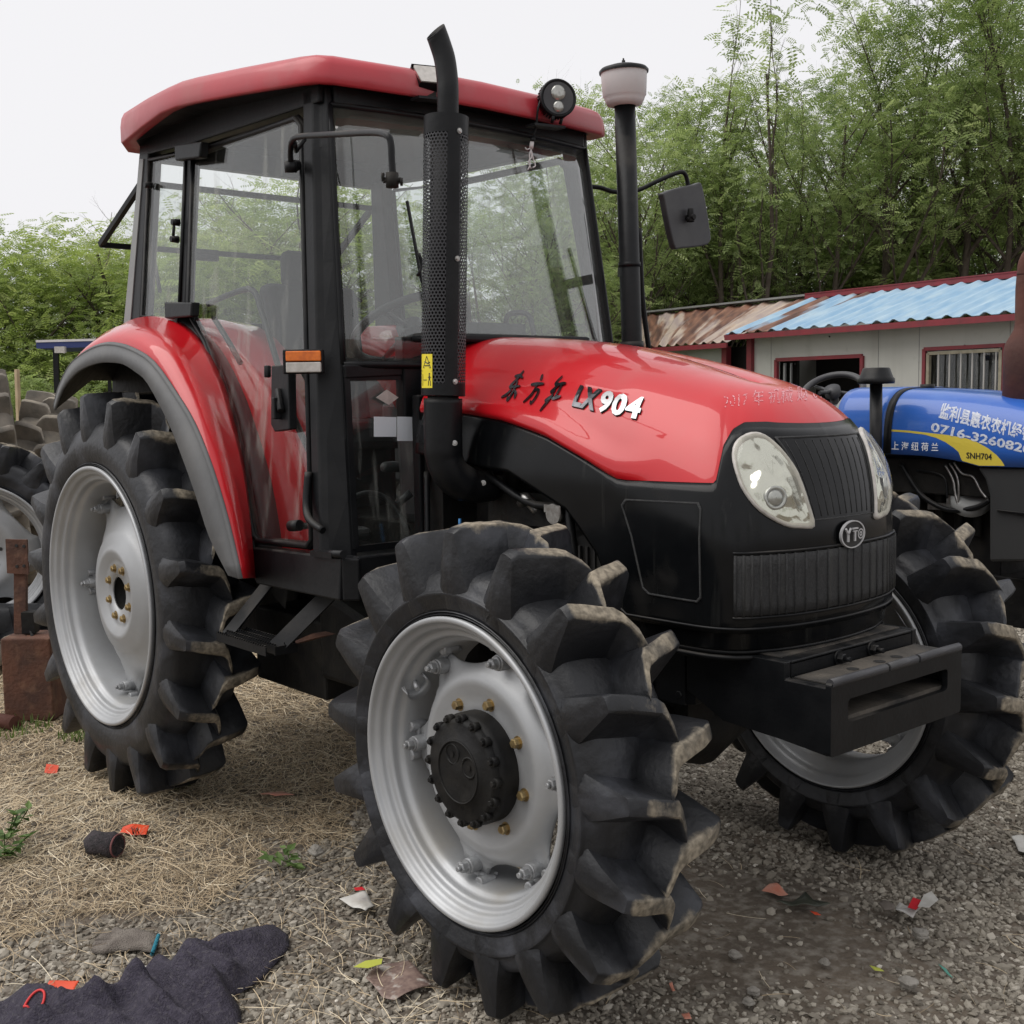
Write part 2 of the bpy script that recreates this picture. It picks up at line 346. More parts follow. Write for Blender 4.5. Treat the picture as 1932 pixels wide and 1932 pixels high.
# ---- wheels ------------------------------------------------------
def carcass_profile(rim, Rc, hw):
    return [(rim - .006, -hw * .80), (rim + .012, -hw * .90), (rim + .05, -hw * .985), (rim + (Rc - rim) * .5, -hw * 1.0), (Rc - .055, -hw * .93), (Rc - .022, -hw * .80),
            (Rc - .006, -hw * .5), (Rc, 0), (Rc - .006, hw * .5), (Rc - .022, hw * .80), (Rc - .055, hw * .93), (rim + (Rc - rim) * .5, hw), (rim + .05, hw * .985), (rim + .012, hw * .90), (rim - .006, hw * .80)]
def tyre_mesh(rim, Rt, hw, nl, phase, dirn=1, k=1.0, seed=1):
    "axis along Y, middle at the origin"
    lh = .106 * k; Rc = Rt - lh; mb = MB(); rg = random.Random(seed)
    pr = smooth_open([(a, b, 0) for a, b in carcass_profile(rim, Rc, hw)], 3)
    mb.lathe([(p[0], p[1]) for p in pr], (0, 0, 0), (0, 1, 0), 96)
    for rr, hh in ((rim + .008, .925), (rim + .015, .94)):      # bead ribs
        for sg in (-1, 1): mb.lathe([(rr - .002, sg * hw * hh * .985), (rr, sg * (hw * hh + .002)), (rr + .002, sg * hw * hh)], (0, 0, 0), (0, 1, 0), 72)
    # stations: (y, top radius, base radius, angle, half width top, half width base)
    st = [(.20, Rt - .008, Rc - .02, -.195, .016, .032), (.13, Rt - .001, Rc - .02, -.150, .020, .040), (.03, Rt, Rc - .02, -.078, .021, .046), (-.06, Rt, Rc - .02, -.052, .0215, .048), (-.34, Rt, Rc - .02, -.034, .0215, .050),
          (-.62, Rt - .001, Rc - .03, -.016, .0215, .053), (-.86, Rt - .006, Rc - .045, 0, .0215, .055), (-.975, Rt - .018, Rc - .06, .004, .020, .053),
          (-1.0, Rt - .058, Rc - .07, .006, .016, .046), (-1.02, Rc + .0, Rc - .09, .006, .012, .038), (-1.005, Rc - .055, Rc - .105, .004, .006, .024)]
    kk = (.616 / Rt)
    for sgn in (1, -1):
        for j in range(nl):
            base = 2 * math.pi * (j + (0 if sgn > 0 else .5)) / nl + phase; rows = []
            wj = rg.uniform(-.006, .003)
            for (yy, rt, rb, an, wt, wb) in st:
                y = yy * hw * sgn; a = base + an * kk * dirn; row = []
                jt = rg.uniform(-.0035, .0025) + wj; e = .0048
                yb = max(-hw * .93, min(hw * .93, y * .93))
                if rt < rb + .05: jt = 0
                wb *= 1.06
                for (r, w_, q) in ((rb, -wb, yb), (rb + (rt - rb) * .42, -wb * .55 - wt * .45, y * .985), (rt - e * 1.6 + jt, -wt - .0015, y), (rt - e * .5 + jt, -wt + e * .4, y), (rt + jt, -wt + e * 1.5, y), (rt + jt, wt - e * 1.5, y), (rt - e * .5 + jt, wt - e * .4, y), (rt - e * 1.6 + jt, wt + .0015, y), (rb + (rt - rb) * .42, wb * .55 + wt * .45, y * .985), (rb, wb, yb)):
                    th = a + (w_ + rg.uniform(-.0012, .0012)) / r; row.append((r * math.cos(th), q, r * math.sin(th)))
                rows.append(row)
            b = len(mb.v); mb.v += [p for r in rows for p in r]; n = 10
            for i in range(len(rows) - 1):
                for c in range(n - 1):
                    mb.f.append([b + i * n + c, b + i * n + c + 1, b + (i + 1) * n + c + 1, b + (i + 1) * n + c])
                    mb.m.append(1 if c in (3, 4, 5) and i < 8 else 0); mb.s.append(True)
            for i in (0, len(rows) - 1):
                mb.f.append([b + i * n + c for c in range(n)]); mb.m.append(0); mb.s.append(False)
    return mb
def rim_mesh(r, hw, lipw=.012):
    "open barrel rim, axis Y, outer side at -hw"
    p = [(r + .001, -hw + .014), (r + .004, -hw + .004), (r, -hw - .002), (r - .010, -hw - .001), (r - .016, -hw + .010), (r - .028, -hw + .018), (r - .034, -hw + .034), (r - .050, -hw + .040), (r - .054, -hw + .062),
         (r - .066, -hw + .075), (r - .070, -hw + .11), (r - .072, hw - .10), (r - .066, hw - .07), (r - .050, hw - .055), (r - .034, hw - .04), (r - .028, hw - .018), (r - .010, hw - .002), (r, hw + .002), (r + .004, hw - .006)]
    mb = MB(); q = smooth_open([(a, b, 0) for a, b in p], 3); mb.lathe([(a[0], a[1]) for a in q], (0, 0, 0), (0, 1, 0), 120); return mb
def shift(mb, off, flip=False):
    s = -1 if flip else 1; mb.v = [(p[0] + off[0], p[1] * s + off[1], p[2] + off[2]) for p in mb.v]; return mb
def disc_mesh(prof, Rout, n=144):
    "prof [(r, y)], last ring follows Rout(angle)"
    rows = []
    for i, (r, y) in enumerate(prof):
        row = []
        for k in range(n):
            a = 2 * math.pi * k / n; ro = Rout(a); rr = min(r, ro) if i < len(prof) - 1 else ro
            row.append((rr * math.cos(a), y, rr * math.sin(a)))
        rows.append(row)
    mb = MB(); mb.grid(rows, 0, True, True); return mb
LOB = [R_(a) for a in (5, 75, 128, 181, 258, 309)]
def scallop(rmax, depth):
    mids = []
    for i, a in enumerate(LOB):
        b = LOB[(i + 1) % 6] + (2 * math.pi if i == 5 else 0); mids.append(((a + b) / 2, (b - a) / 2))
    def f(t):
        v = rmax
        for m, h in mids:
            d = abs((t - m + math.pi) % (2 * math.pi) - math.pi); u = d / (h * .72)
            if u < 1: v = min(v, rmax - depth * math.sqrt(1 - u * u))
        return v
    return f
def wheel(kind, cx, cy, cz, R_rim, Rt, hw, nl, phase, flip=False, dirn=1, label=None):
    off = (cx, cy, cz)
    S = lambda mb: shift(mb, off, flip)
    front = kind == 'front_wheel'
    if front:
        prof = [(.09, -.055), (.155, -.055), (.185, -.056), (.205, -.064), (.222, -.064), (.240, -.050), (.258, -.036), (.28, -.030), (.33, -.026)]
        d = disc_mesh(prof, scallop(.306, .055))
    else:
        prof = [(.066, -.055), (.125, -.055), (.14, -.058), (.165, -.076), (.18, -.076), (.20, -.062), (.235, -.058), (.25, -.045), (.29, -.022), (.34, .000), (.40, .020), (.46, .022)]
        d = disc_mesh(prof, scallop(.425, .085))
    W = obj(kind, S(d), 'silver', T, solid=.008, label=label)
    wear(obj('tyre', S(tyre_mesh(R_rim, Rt, hw, nl, phase, dirn, 1.0 if front else 1.06, seed=int(nl + cx * 10))), ['rubber', 'mud'], W, auto=30), off, (0, 1, 0), Rt)
    obj('rim', S(rim_mesh(R_rim, hw)), 'silver', W)
    if front:
        for k in range(8):
            a = R_(22.5 + 45 * k + 10); m = MB(); m.hexbolt((.166 * math.cos(a), -.056, .166 * math.sin(a)), (0, -1, 0), .0125, .022); obj('wheel_bolt', S(m), 'gold', W)
        h = MB(); h.lathe([(.142, -.05), (.142, -.095), (.138, -.108), (.132, -.112)], (0, 0, 0), (0, 1, 0), 64)
        h.lathe([(.132, -.112), (.128, -.128), (.120, -.131), (.088, -.131), (.084, -.137), (.072, -.138), (.05, -.134), (.02, -.139), (.001, -.139)], (0, 0, 0), (0, 1, 0), 64)
        for k in range(16):
            a = 2 * math.pi * k / 16; h.tube([(.131 * math.cos(a), -.112, .131 * math.sin(a)), (.131 * math.cos(a), -.130, .131 * math.sin(a))], .0125, 10)
            h.hexbolt((.131 * math.cos(a), -.129, .131 * math.sin(a)), (0, -1, 0), .0075, .010, washer=False)
        for a in (R_(25), R_(120)):
            h.lathe([(.028, -.132), (.028, -.138), (.023, -.139), (.022, -.132)], (.047 * math.cos(a), 0, .047 * math.sin(a)), (0, 1, 0), 20)
            h.disc((.047 * math.cos(a), -.1385, .047 * math.sin(a)), (0, -1, 0), .008, 12)
        h.lathe([(.080, -.137), (.080, -.141), (.076, -.141), (.076, -.137)], (0, 0, 0), (0, 1, 0), 48)
        obj('hub_cap', S(h), 'black_grime', W)
        rb, yb, rl = .286, -.028, .315
    else:
        for k in range(8):
            a = R_(20 + 45 * k); m = MB(); m.hexbolt((.103 * math.cos(a), -.056, .103 * math.sin(a)), (0, -1, 0), .0135, .017, tip=.002); obj('wheel_bolt', S(m), 'gold', W)
        h = MB(); h.lathe([(.070, -.050), (.070, .02), (.04, .02), (.035, -.02), (.001, -.02)], (0, 0, 0), (0, 1, 0), 40); obj('hub_bore', S(h), 'black_grime', W)
        rb, yb, rl = .405, .012, .435
    for a in LOB:                      # clamp lugs between disc and barrel
        m = MB(); c, s_ = math.cos(a), math.sin(a); rad = V(c, 0, s_); tan = V(-s_, 0, c); ax = V(0, 1, 0)
        base = rad * (rl + .004) + ax * yb
        m.box(base + ax * .012, (.036, .085, .045), (rad, tan, ax)); m.tube([rad * rb + ax * (yb - .040), rad * rb + ax * (yb + .02)], .021, 14)
        for q in (-.04, .04): m.tube([rad * (rl) + tan * q + ax * (yb - .030), rad * rl + tan * q + ax * (yb + .02)], .016, 10)
        o = obj('rim_clamp', S(m), 'silver2', W, bevel=.004)
        m = MB(); m.hexbolt(rad * rb + ax * (yb - .040), (0, -1, 0), .0135, .022, tip=.010); obj('clamp_bolt', S(m), 'silver2', W)
    # valve guard
    a = R_(148) if front else R_(68); m = MB(); rad = V(math.cos(a), 0, math.sin(a)); tan = V(-math.sin(a), 0, math.cos(a)); rr = R_rim - .062
    m.lathe([(.030, 0), (.036, .03), (.036, .0)], rad * (rr - .004) + V(0, -hw + .075, 0), -rad, 20, arc=(R_(20), R_(250)))
    m.tube([rad * rr + V(0, -hw + .08, 0), rad * (rr - .03) + V(0, -hw + .07, 0)], .006, 8)
    obj('valve_guard', S(m), 'silver', W, solid=.003)
    return W
FWH = dict(R_rim=.386, Rt=.618, hw=.1465, nl=17); RWH = dict(R_rim=.506, Rt=.800, hw=.152, nl=18)
wheel('front_wheel', 2.267, -.7495, .612, phase=R_(6), label='near front wheel with silver rim, black hub and gold bolts', **FWH)
wheel('front_wheel', 2.267, .800, .612, phase=R_(11), flip=True, label='far front wheel seen behind the bumper', **FWH)
wheel('rear_wheel', 0, -.755, .787, phase=R_(14), label='near rear wheel under the fender', **RWH)
wheel('rear_wheel', 0, .755, .787, phase=R_(3), flip=True, label='far rear wheel', **RWH)

# ---- bonnet and nose surface --------------------------------------
PL = [(1.44, .398), (1.7, .396), (2.1, .391), (2.4, .388), (2.56, .384), (2.635, .377), (2.685, .356), (2.722, .320), (2.748, .26), (2.768, .2), (2.783, .1), (2.788, 0)]
PLs = [(p[0], p[1]) for p in smooth_open([(a, b, 0) for a, b in PL], 8)]
PLs[-1] = (2.788, 0.0)
ZP = np.polyfit([1.30, 1.56, 1.85, 2.1, 2.35, 2.5, 2.6], [1.752, 1.736, 1.709, 1.672, 1.612, 1.562, 1.53], 4)
def zc(x): return float(np.polyval(ZP, x))
def sxf(p): return p - .245 * (math.sqrt((p - 2.2) ** 2 + .04) + (p - 2.2))
def body_pt(px, py, z):
    sx = sxf(px); t = min(max((px - 2.3) / .4, 0), 1); z0 = 1.27 - .15 * t; top = zc(sx); n = 2.35 - .2 * t
    if z <= z0: r = 1
    else: s = min((z - z0) / (top - z0), 1); r = (1 - s ** n) ** (1 / n)
    return V(sx + (px - sx) * r, py * r, z)
def z_split(px, py): 
    x = px
    if x < 2.655: return float(np.interp(x, [1.36, 1.668, 1.858, 2.043, 2.213, 2.33, 2.36, 2.655], [1.492, 1.486, 1.464, 1.423, 1.362, 1.315, 1.312, 1.314]))
    return float(np.interp(x, [2.655, 2.668, 2.688, 2.715, 2.75, 2.788], [1.314, 1.405, 1.445, 1.462, 1.462, 1.455]))
def z_low(px): return float(np.interp(px, [1.36, 1.9, 2.15, 2.27, 2.34, 2.36], [1.37, 1.32, 1.22, 1.10, .96, .945]))
cols = [(a, -b) for a, b in PLs] + [(a, b) for a, b in PLs[::-1][1:]]
def body_rows(lo, hi, n, off=0, bulge=False):
    rows = []
    for k in range(n + 1):
        row = []
        for (x, y) in cols:
            a, b = lo(x, y), hi(x, y); sx = sxf(x); top = zc(sx)
            b = min(b, top); t = k / n; z = a + (b - a) * (t if b < top - .01 else math.sin(t * math.pi / 2)) 
            p = body_pt(x, abs(y), z); p[1] *= 1 if y > 0 else -1
            if bulge:
                d = z - a; q = .020 * min(d / .012, 1) * (1 - min(max((d - .045) / .05, 0), 1) ** 1.0) ** 1.5 * min(max((2.46 - x) / .25, 0), 1) * min(max((x - 1.2) / .5, .3), 1)
                p[1] += (q + off) * (1 if y > 0 else -1) * (1 if x < 2.66 else .5); 
            rows and None; row.append(p)
        rows.append(row)
    return rows
mb = MB(); mb.grid(body_rows(lambda x, y: z_split(x, y) + .004, lambda x, y: 9, 44, .003, True))
bonnet = obj('bonnet', mb, 'red', T, weld=True)
# hem turned in along the lower edge
mb = MB(); lo = body_rows(lambda x, y: z_split(x, y) - .002, lambda x, y: z_split(x, y) + .006, 1)
mb.grid(body_rows(lambda x, y: z_low(x), lambda x, y: z_split(x, y) + .002, 16))
nose = obj('nose_panel', mb, 'black_gloss', T, weld=True, solid=.006, label='gloss black nose and side panel below the red bonnet')
BB = bvh_of(bonnet, nose); BN = bvh_of(nose); BR = bvh_of(bonnet)
# skirt and seal under the nose
mb = MB()
fr = [(x, y) for x, y in cols if x > 2.2]
def ring(dx, z, x0=0): return [V(2.25 + (x - 2.25) * (1 - dx), y * (1 - dx * 1.3), z) for x, y in fr]
mb.grid([ring(.02, .952), ring(.028, .945), ring(.03, .905), ring(.05, .893)]); obj('nose_skirt', mb, 'black_gloss', T, solid=.006)
mb = MB()
for z, dx in ((.893, .045), (.880, .035)): mb.tube(ring(dx, z), .006, 8)
obj('rubber_seal', mb, 'black', T)
mb = MB(); mb.tube([body_pt(x, abs(y), z_low(x) + .012) * V(1, 1 if y > 0 else -1, 1) + V(.002, .002 * np.sign(y), 0) for x, y in cols if x > 2.33], .004, 6); obj('nose_trim', mb, 'black', nose)

def outline_px(pts, bv=None, n=4, closed=True):
    P = [ray_hit(bv or BB, a, b) for a, b in pts]; P = [p for p in P if p is not None]
    return smooth_closed(P, n) if n > 1 else P
mirror = lambda P: [V(p[0], -p[1], p[2]) for p in P]
# side grilles
sg = [(1182, 941), (1320, 948), (1325, 960), (1325, 1128), (1318, 1137), (1226, 1122), (1214, 1110), (1192, 1010), (1174, 952)]
P = outline_px(sg, BN, 1)
for s, Q in ((1, P), (-1, mirror(P))):
    mb = MB(); patch(Q, BN, (0, s, 0), [(1.0, .001), (1.0, .006), (.965, .006), (.955, .001), (.94, .002), (.5, .002)], mb, n_sub=3); obj('side_grille', mb, 'mesh_black', nose)
# lower front grille: a band round the nose between two heights
def band(z1, z2, xmin, off, n=6):
    cc = [(x, y) for x, y in cols if x > xmin]; rows = []
    for k in range(n + 1):
        z = z1 + (z2 - z1) * k / n; row = []
        for x, y in cc:
            p = body_pt(x, abs(y), z) * V(1, 1 if y > 0 else -1, 1); nn = unit(V((x - 2.55) * 1.2, y, 0)); row.append(p + nn * off)
        rows.append(row)
    return rows
mb = MB(); mb.grid(band(.992, 1.140, 2.700, .006))
for k in range(0, len([1 for x, y in cols if x > 2.7]), 3): mb.tube([r[k] for r in band(.992, 1.140, 2.700, .0085, 3)], .0014, 5)
obj('lower_grille', mb, 'mesh_black', nose, solid=.006)
mb = MB(); r = band(.985, 1.147, 2.694, .006, 1); mb.tube(r[0], .0035, 6); mb.tube(r[1], .0035, 6); obj('grille_frame', mb, 'black', nose)
# upper grille
g = [(1475, 829), (1620, 821), (1632, 870), (1640, 925), (1643, 977), (1600, 984), (1547, 989), (1535, 931), (1511, 877)]
P = [ray_hit(BN, a, b) for a, b in g]; P = [p for p in P if p is not None]
gz = [(.185, 1.425), (.168, 1.36), (.152, 1.29), (.138, 1.215)]
Gr = [V(2.7, -a, b) for a, b in gz] + [V(2.7, a, b) for a, b in gz[::-1]]
mb = MB(); patch(Gr, BB, (-1, 0, 0), [(1.0, .001), (1.0, .007), (.97, .007), (.96, .003), (.5, .003)], mb, n_sub=5)
for k in range(-5, 6): mb.tube([drop(BB, (2.7, k * .028 * (1.15 - .25 * (1.42 - z) / .2), z), (-1, 0, 0), .0035) for z in np.linspace(1.225, 1.415, 8)], .0012, 5)
obj('upper_grille', mb, 'mesh_black', nose)
# headlights
hl = [(1417, 822), (1441, 826), (1465, 845), (1484, 868), (1501, 896), (1520, 950), (1530, 991), (1505, 994), (1478, 990), (1433, 964), (1405, 930), (1390, 895), (1383, 860), (1392, 835)]
P = [ray_hit(BB, a, b) for a, b in hl]
HL = smooth_closed(P, 3)
for s in (1, -1):
    Q = HL if s == 1 else mirror(HL); d = (-1, .55 * s, 0)
    mb = MB(); patch(Q, BB, d, [(1.03, .0), (1.03, .010), (.985, .014), (.93, .010), (.90, .004)], mb, n_sub=2)
    L = obj('headlight', mb, 'clear_lens', nose)
    mb = MB(); rg = random.Random(3)
    patch([p for p in Q], BB, d, [(.93, .007), (.80, .005), (.72, .007), (.60, .004), (.45, .007), (.25, .005)], mb, n_sub=2)
    for i in range(len(mb.v)):
        mb.v[i] = tuple(V(*mb.v[i]) + V(rg.uniform(-.0005, .0005), rg.uniform(-.0004, .0004), 0))
    obj('reflector', mb, 'chrome_refl' if 'chrome_refl' in M else 'silver', L)
    c = np.mean(Q, 0) + V(.0, -.004 * s, -.045); cc = drop(BB, c, d, .006); ax = unit(-V(*d) + V(0, 0, .1))
    mb = MB(); mb.lathe([(.030, .0), (.030, .006), (.025, .008), (.021, .004)], cc, ax, 32); mb.lathe([(.021, .003), (.017, .007), (.008, .010), (.001, .0105)], cc, ax, 28)
    obj('projector_lens', mb, 'chrome_bright', L)
    mb = MB(); patch(Q, BB, d, [(.985, .014), (.8, .020), (.5, .025), (.25, .027)], mb, n_sub=2); obj('lens_cover', mb, 'lamp_glass', L)

# emblem
ec = drop(BN, (2.8, 0, 1.163), (-1, 0, 0), .003); ec = V(ec[0] + .006, ray_hit(BN, 1600, 1007)[1], ray_hit(BN, 1600, 1007)[2])
mb = MB(); n = 48
for r1, r2, x0, x1, mi in ((1.0, .92, .004, .0065, 0),):
    ro = [(V(x1, r1 * .054 * math.cos(2 * math.pi * k / n), r1 * .036 * math.sin(2 * math.pi * k / n))) for k in range(n)]
    ri = [(V(x1, r2 * .054 * math.cos(2 * math.pi * k / n), r2 * .036 * math.sin(2 * math.pi * k / n))) for k in range(n)]
    mb.grid([[ec + p * V(0, 1, 1) for p in ro], [ec + p for p in ro], [ec + p for p in ri], [ec + p * V(.5, 1, 1) for p in ri]], 0, False, True)
mb.add([ec + V(.004, .050 * math.cos(2 * math.pi * k / n), .033 * math.sin(2 * math.pi * k / n)) for k in range(n)], [tuple(range(n))], 1)
def ebar(y1, z1, y2, z2, w): mb.bar(ec + V(.006, y1 * 1.12, z1 * 1.15), ec + V(.006, y2 * 1.12, z2 * 1.15), w * 1.1, .004, up=(1, 0, 0), mi=0)
ec = ec + V(.0045, 0, 0)
for y1, z1, y2, z2, w_ in ((-.036, .015, -.026, .002, .0042), (-.016, .015, -.026, .002, .0042), (-.026, .003, -.026, -.015, .0052), (-.010, .0135, .012, .0135, .0036), (-.007, .0075, .009, .0075, .0028), (.001, .006, .001, -.015, .0052)): ebar(y1, z1, y2, z2, w_)
for rr in (.0135, .0062):
    mb.lathe([(rr, .0015), (rr - .0034, .0015)], ec + V(.005, .0270, 0), (1, 0, 0), 24)
obj('emblem', mb, ['emblem_silver', 'ink'], nose)

# lettering along the bonnet side
def on_side(v, o, ux, uz, bv=BR, d=(0, 1, 0), lift=.0):
    "flat text (x,y,z) to the body side: origin o, ux/uz = 3D directions of text right and up"
    P = []
    for a in v:
        q = o + ux * a[0] + uz * a[1]; P.append(drop(bv, q, d, lift + a[2]))
    return P
o0 = ray_hit(BR, 1078, 764); o1 = ray_hit(BR, 1204, 791); up1 = ray_hit(BR, 1086, 728)
ux = unit((o1 - o0) * V(1, 0, 1)); L904 = np.linalg.norm((o1 - o0) * V(1, 0, 1))
o0 = o0 - V(0, 0, .004)
for txt, key, a0, a1 in (('LX', 'chrome', 0, .385), ('904', 'chrome_bright', .40, 1.0)):
    v, f = text_flat(txt, 1, -.16, .04, space=1.12); v = v - [v[:, 0].min(), v[:, 1].min(), 0]; sx = L904 * (a1 - a0) / v[:, 0].max(); sz = .056 / v[:, 1].max()
    v, f = densify(v * [sx, sz, 1], f, .02)
    for lift, k, mk in ((.0015, 1.0, 'chrome' if key == 'chrome_bright' else 'ink'), (.006, .93, key)):
        pass
    mbt = MB(); uz = V(0, 0, 1); top = on_side(v + [0, 0, .006], o0 + ux * L904 * a0, ux, uz); bot = on_side(v + [.0015, -.002, .001], o0 + ux * L904 * a0, ux, uz)
    mbt.add(top, f, 0); mbt.add(bot, f, 1)
    # rim faces between
    from collections import Counter
    cnt = Counter(); ori = {}
    for q in f:
        for i in range(len(q)): e = (q[i], q[(i + 1) % len(q)]); kf = tuple(sorted(e)); cnt[kf] += 1; ori[kf] = e
    nb = len(v)
    for kf, c in cnt.items():
        if c == 1: a, b = ori[kf]; mbt.f.append([a, b, nb + b, nb + a]); mbt.m.append(1); mbt.s.append(False)
    obj('model_lettering', mbt, [key, 'ink'], bonnet)
# brush-written characters as tapered strokes
def stroke(mb, pts, w, T3, h=.005):
    P = smooth_open([(a, b, 0) for a, b in pts], 4); n = len(P); lft, rgt = [], []
    for i, p in enumerate(P):
        d = unit(P[min(i + 1, n - 1)] - P[max(i - 1, 0)]); nn = V(-d[1], d[0], 0); t = i / (n - 1); ww = w * (.35 + .9 * math.sin(math.pi * (t * .8 + .12))) / 2
        lft.append(p + nn * ww); rgt.append(p - nn * ww)
    rows = [[T3(p, .001) for p in lft], [T3(p, h) for p in lft], [T3(p, h) for p in rgt], [T3(p, .001) for p in rgt]]
    mb.grid(rows, 0, False)
chars = [  # strokes in units of the character box (0..1, up)
    ([[(.25, .80), (.55, .86), (.80, .80)], [(.62, 1.05), (.50, .75), (.22, .42), (.5, .46), (.85, .52)], [(.58, .66), (.56, .3), (.50, -.02), (.38, .10)], [(.40, .34), (.25, .15), (.02, .02)], [(.66, .34), (.78, .22), (.84, .08)]], (946, 752), (983, 702)),
    ([[(.50, 1.02), (.58, .90), (.60, .82)], [(.05, .62), (.45, .68), (.95, .74)], [(.52, .70), (.40, .35), (.05, .0)], [(.42, .46), (.78, .50), (.74, .25), (.62, .02), (.50, .10)]], (987, 760), (1018, 708)),
    ([[(.50, 1.0), (.30, .72), (.55, .70), (.22, .42), (.50, .50)], [(.02, .10), (.25, .22), (.48, .34)], [(.45, .40), (.15, .0), (.02, -.25)], [(.55, .72), (.75, .76), (.98, .80)], [(.78, .76), (.72, .50), (.62, .26)], [(.45, .22), (.70, .28), (1.0, .36)]], (1026, 763), (1058, 713))]
for st, lo_, hi_ in chars:
    a = ray_hit(BR, *lo_); wpx = hi_[0] - lo_[0]; ex = ux * (L904 / 126 * wpx * .92); ez = V(0, 0, .080)
    mb = MB()
    for s_ in st: stroke(mb, s_, .095, lambda p, h: drop(BR, a + ex * (p[0] - .26 * p[1]) + ez * p[1], (0, 1, 0), h))
    obj('brushed_character', mb, 'chrome', bonnet)
# worn sprayed writing over the crest
o0 = ray_hit(BR, 1365, 770); o1 = ray_hit(BR, 1545, 752)
v, f = text_flat('2017 年 机械 财 05', 1, 0, .0); v = v - [v[:, 0].min(), v[:, 1].min(), 0]; v = v / v[:, 0].max(); v, f = densify(v, f, .02)
ex = o1 - o0; L = np.linalg.norm(ex)
pts = [ray_hit(BR, 1365 + 190 * a[0], 768 - 20 * a[0] - a[1] * 250 + 4, .0012) for a in v]
keep = [q for q in f if all(pts[i] is not None for i in q) and rng.random() < (.25 + .6 * np.mean([v[i][0] for i in q]))]
pts = [p if p is not None else V(0, 0, 0) for p in pts]
mb = MB(); mb.add(pts, keep); obj('sprayed_writing', mb, mat('pink_worn_paint', (.62, .30, .33), .6), bonnet)

# ---- front weight bracket -----------------------------------------
mb = MB(); wy = .298
blk = [(2.50, .885), (2.815, .885), (2.815, .842), (2.938, .842), (2.938, .676), (2.80, .69), (2.62, .70), (2.50, .76)]
for s in (-1, 1): mb.prism([(x, s * wy, z) for x, z in blk], (0, -s * .022, 0))
mb.box((2.655, 0, .879), (.32, wy * 2 - .05, .012)); mb.box((2.806, 0, .862), (.018, wy * 2 - .05, .040)); mb.box((2.873, 0, .837), (.13, wy * 2 - .05, .010)); 
mb.box((2.66, 0, .75), (.04, .5, .12))
# front frame with rectangular opening
def ringplate(x, t, outer, inner):
    n = len(outer); A = [V(x, *p) for p in outer]; B = [V(x, *p) for p in inner]; e = V(-t, 0, 0)
    mb.grid([A, B], 0, False, True); mb.grid([[p + e for p in A], [p + e for p in B]], 0, False, True); mb.grid([A, [p + e for p in A]], 0, False, True); mb.grid([B, [p + e for p in B]], 0, False, True)
def rr(y, z1, z2, r, n=4):
    o = []
    for cy, cz, a0 in ((y - r, z2 - r, 0), (-y + r, z2 - r, 90), (-y + r, z1 + r, 180), (y - r, z1 + r, 270)):
        for k in range(n + 1): a = R_(a0 + 90 * k / n); o.append((cy + r * math.cos(a), cz + r * math.sin(a)))
    return o
ringplate(2.948, .016, rr(.300, .676, .856, .010), rr(.230, .748, .806, .012))
bracket = obj('weight_bracket', mb, 'black', T, bevel=.003)
mb = MB(); mb.box((2.868, 0, .752), (.125, wy * 2 - .05, .012)); obj('lower_shelf', mb, 'dusty_steel', bracket)
mb = MB()
for a, b in ((-.295, -.06), (-.05, .08), (.09, .295)): mb.tube([(2.941, a, .853), (2.944, (a + b) / 2, .855), (2.941, b, .853)], .0115, 12)
obj('rolled_edge', mb, 'leather', bracket)
mb = MB(); mb.box((2.876, 0, .8445), (.108, wy * 2 - .055, .003)); mb.box((2.60, 0, .887), (.36, wy * 2 - .06, .003)); obj('dusty_plate', mb, 'dusty_steel', bracket)
for y in (-.075, .075):
    mb = MB(); mb.hexbolt((2.815, y, .862), (1, 0, 0), .013, .020, tip=.018); mb.tube([(2.815, y, .862), (2.820, y, .862)], .02, 16); obj('bracket_bolt', mb, 'black', bracket)
mb = MB()
for y, z in ((-.10, .8435), (.02, .8435), (.10, .8435)): mb.disc((2.875, y, .8470), (0, 0, 1), .016, 14)
mb.disc((2.87, -.04, .7455), (0, 0, 1), .018, 14); obj('plate_hole', mb, 'dark_void', bracket)
# chassis side rails behind it
for s in (-1, 1):
    mb = MB(); mb.prism([(1.9, s * .285, .87), (2.52, s * .285, .885), (2.52, s * .285, .72), (2.42, s * .285, .70), (2.1, s * .285, .78), (1.9, s * .285, .78)], (0, -s * .03, 0)); rail = obj('chassis_rail', mb, 'black', T, bevel=.004)
    mb = MB()
    for x, z in ((2.47, .86), (2.40, .80), (2.47, .74), (2.36, .75), (2.40, .86)): mb.hexbolt((x, s * .285, z), (0, s, 0), .011, .012)
    mb.box((2.44, s * .288, .80), (.10, .012, .17)); obj('rail_plate', mb, 'black', rail)

# ---- engine, axle, drivetrain -------------------------------------
mb = MB(); mb.box((1.95, 0, 1.08), (1.05, .42, .42)); mb.box((1.95, 0, .80), (.9, .30, .22)); mb.box((2.5, 0, 1.1), (.06, .60, .5)); mb.box((1.45, 0, 1.15), (.14, .70, .5))
mb.box((1.95, -.24, 1.20), (.55, .10, .10)); mb.box((1.9, -.26, 1.02), (.35, .12, .16))
for k in range(4): mb.tube([(1.72 + k * .13, -.22, 1.26), (1.72 + k * .13, -.22, 1.36)], .035, 12)
mb.lathe([(.001, 0), (.055, 0), (.055, .15), (.03, .17)], (1.72, -.30, .90), (0, 0, 1), 24); mb.lathe([(.001, 0), (.045, 0), (.045, .12)], (1.90, -.33, .88), (0, 0, 1), 20)
for k in range(9): mb.box((2.30 + k * .004, -.30, 1.10), (.003, .02, .2))
eng = obj('engine', mb, 'black_grime', T, bevel=.008)
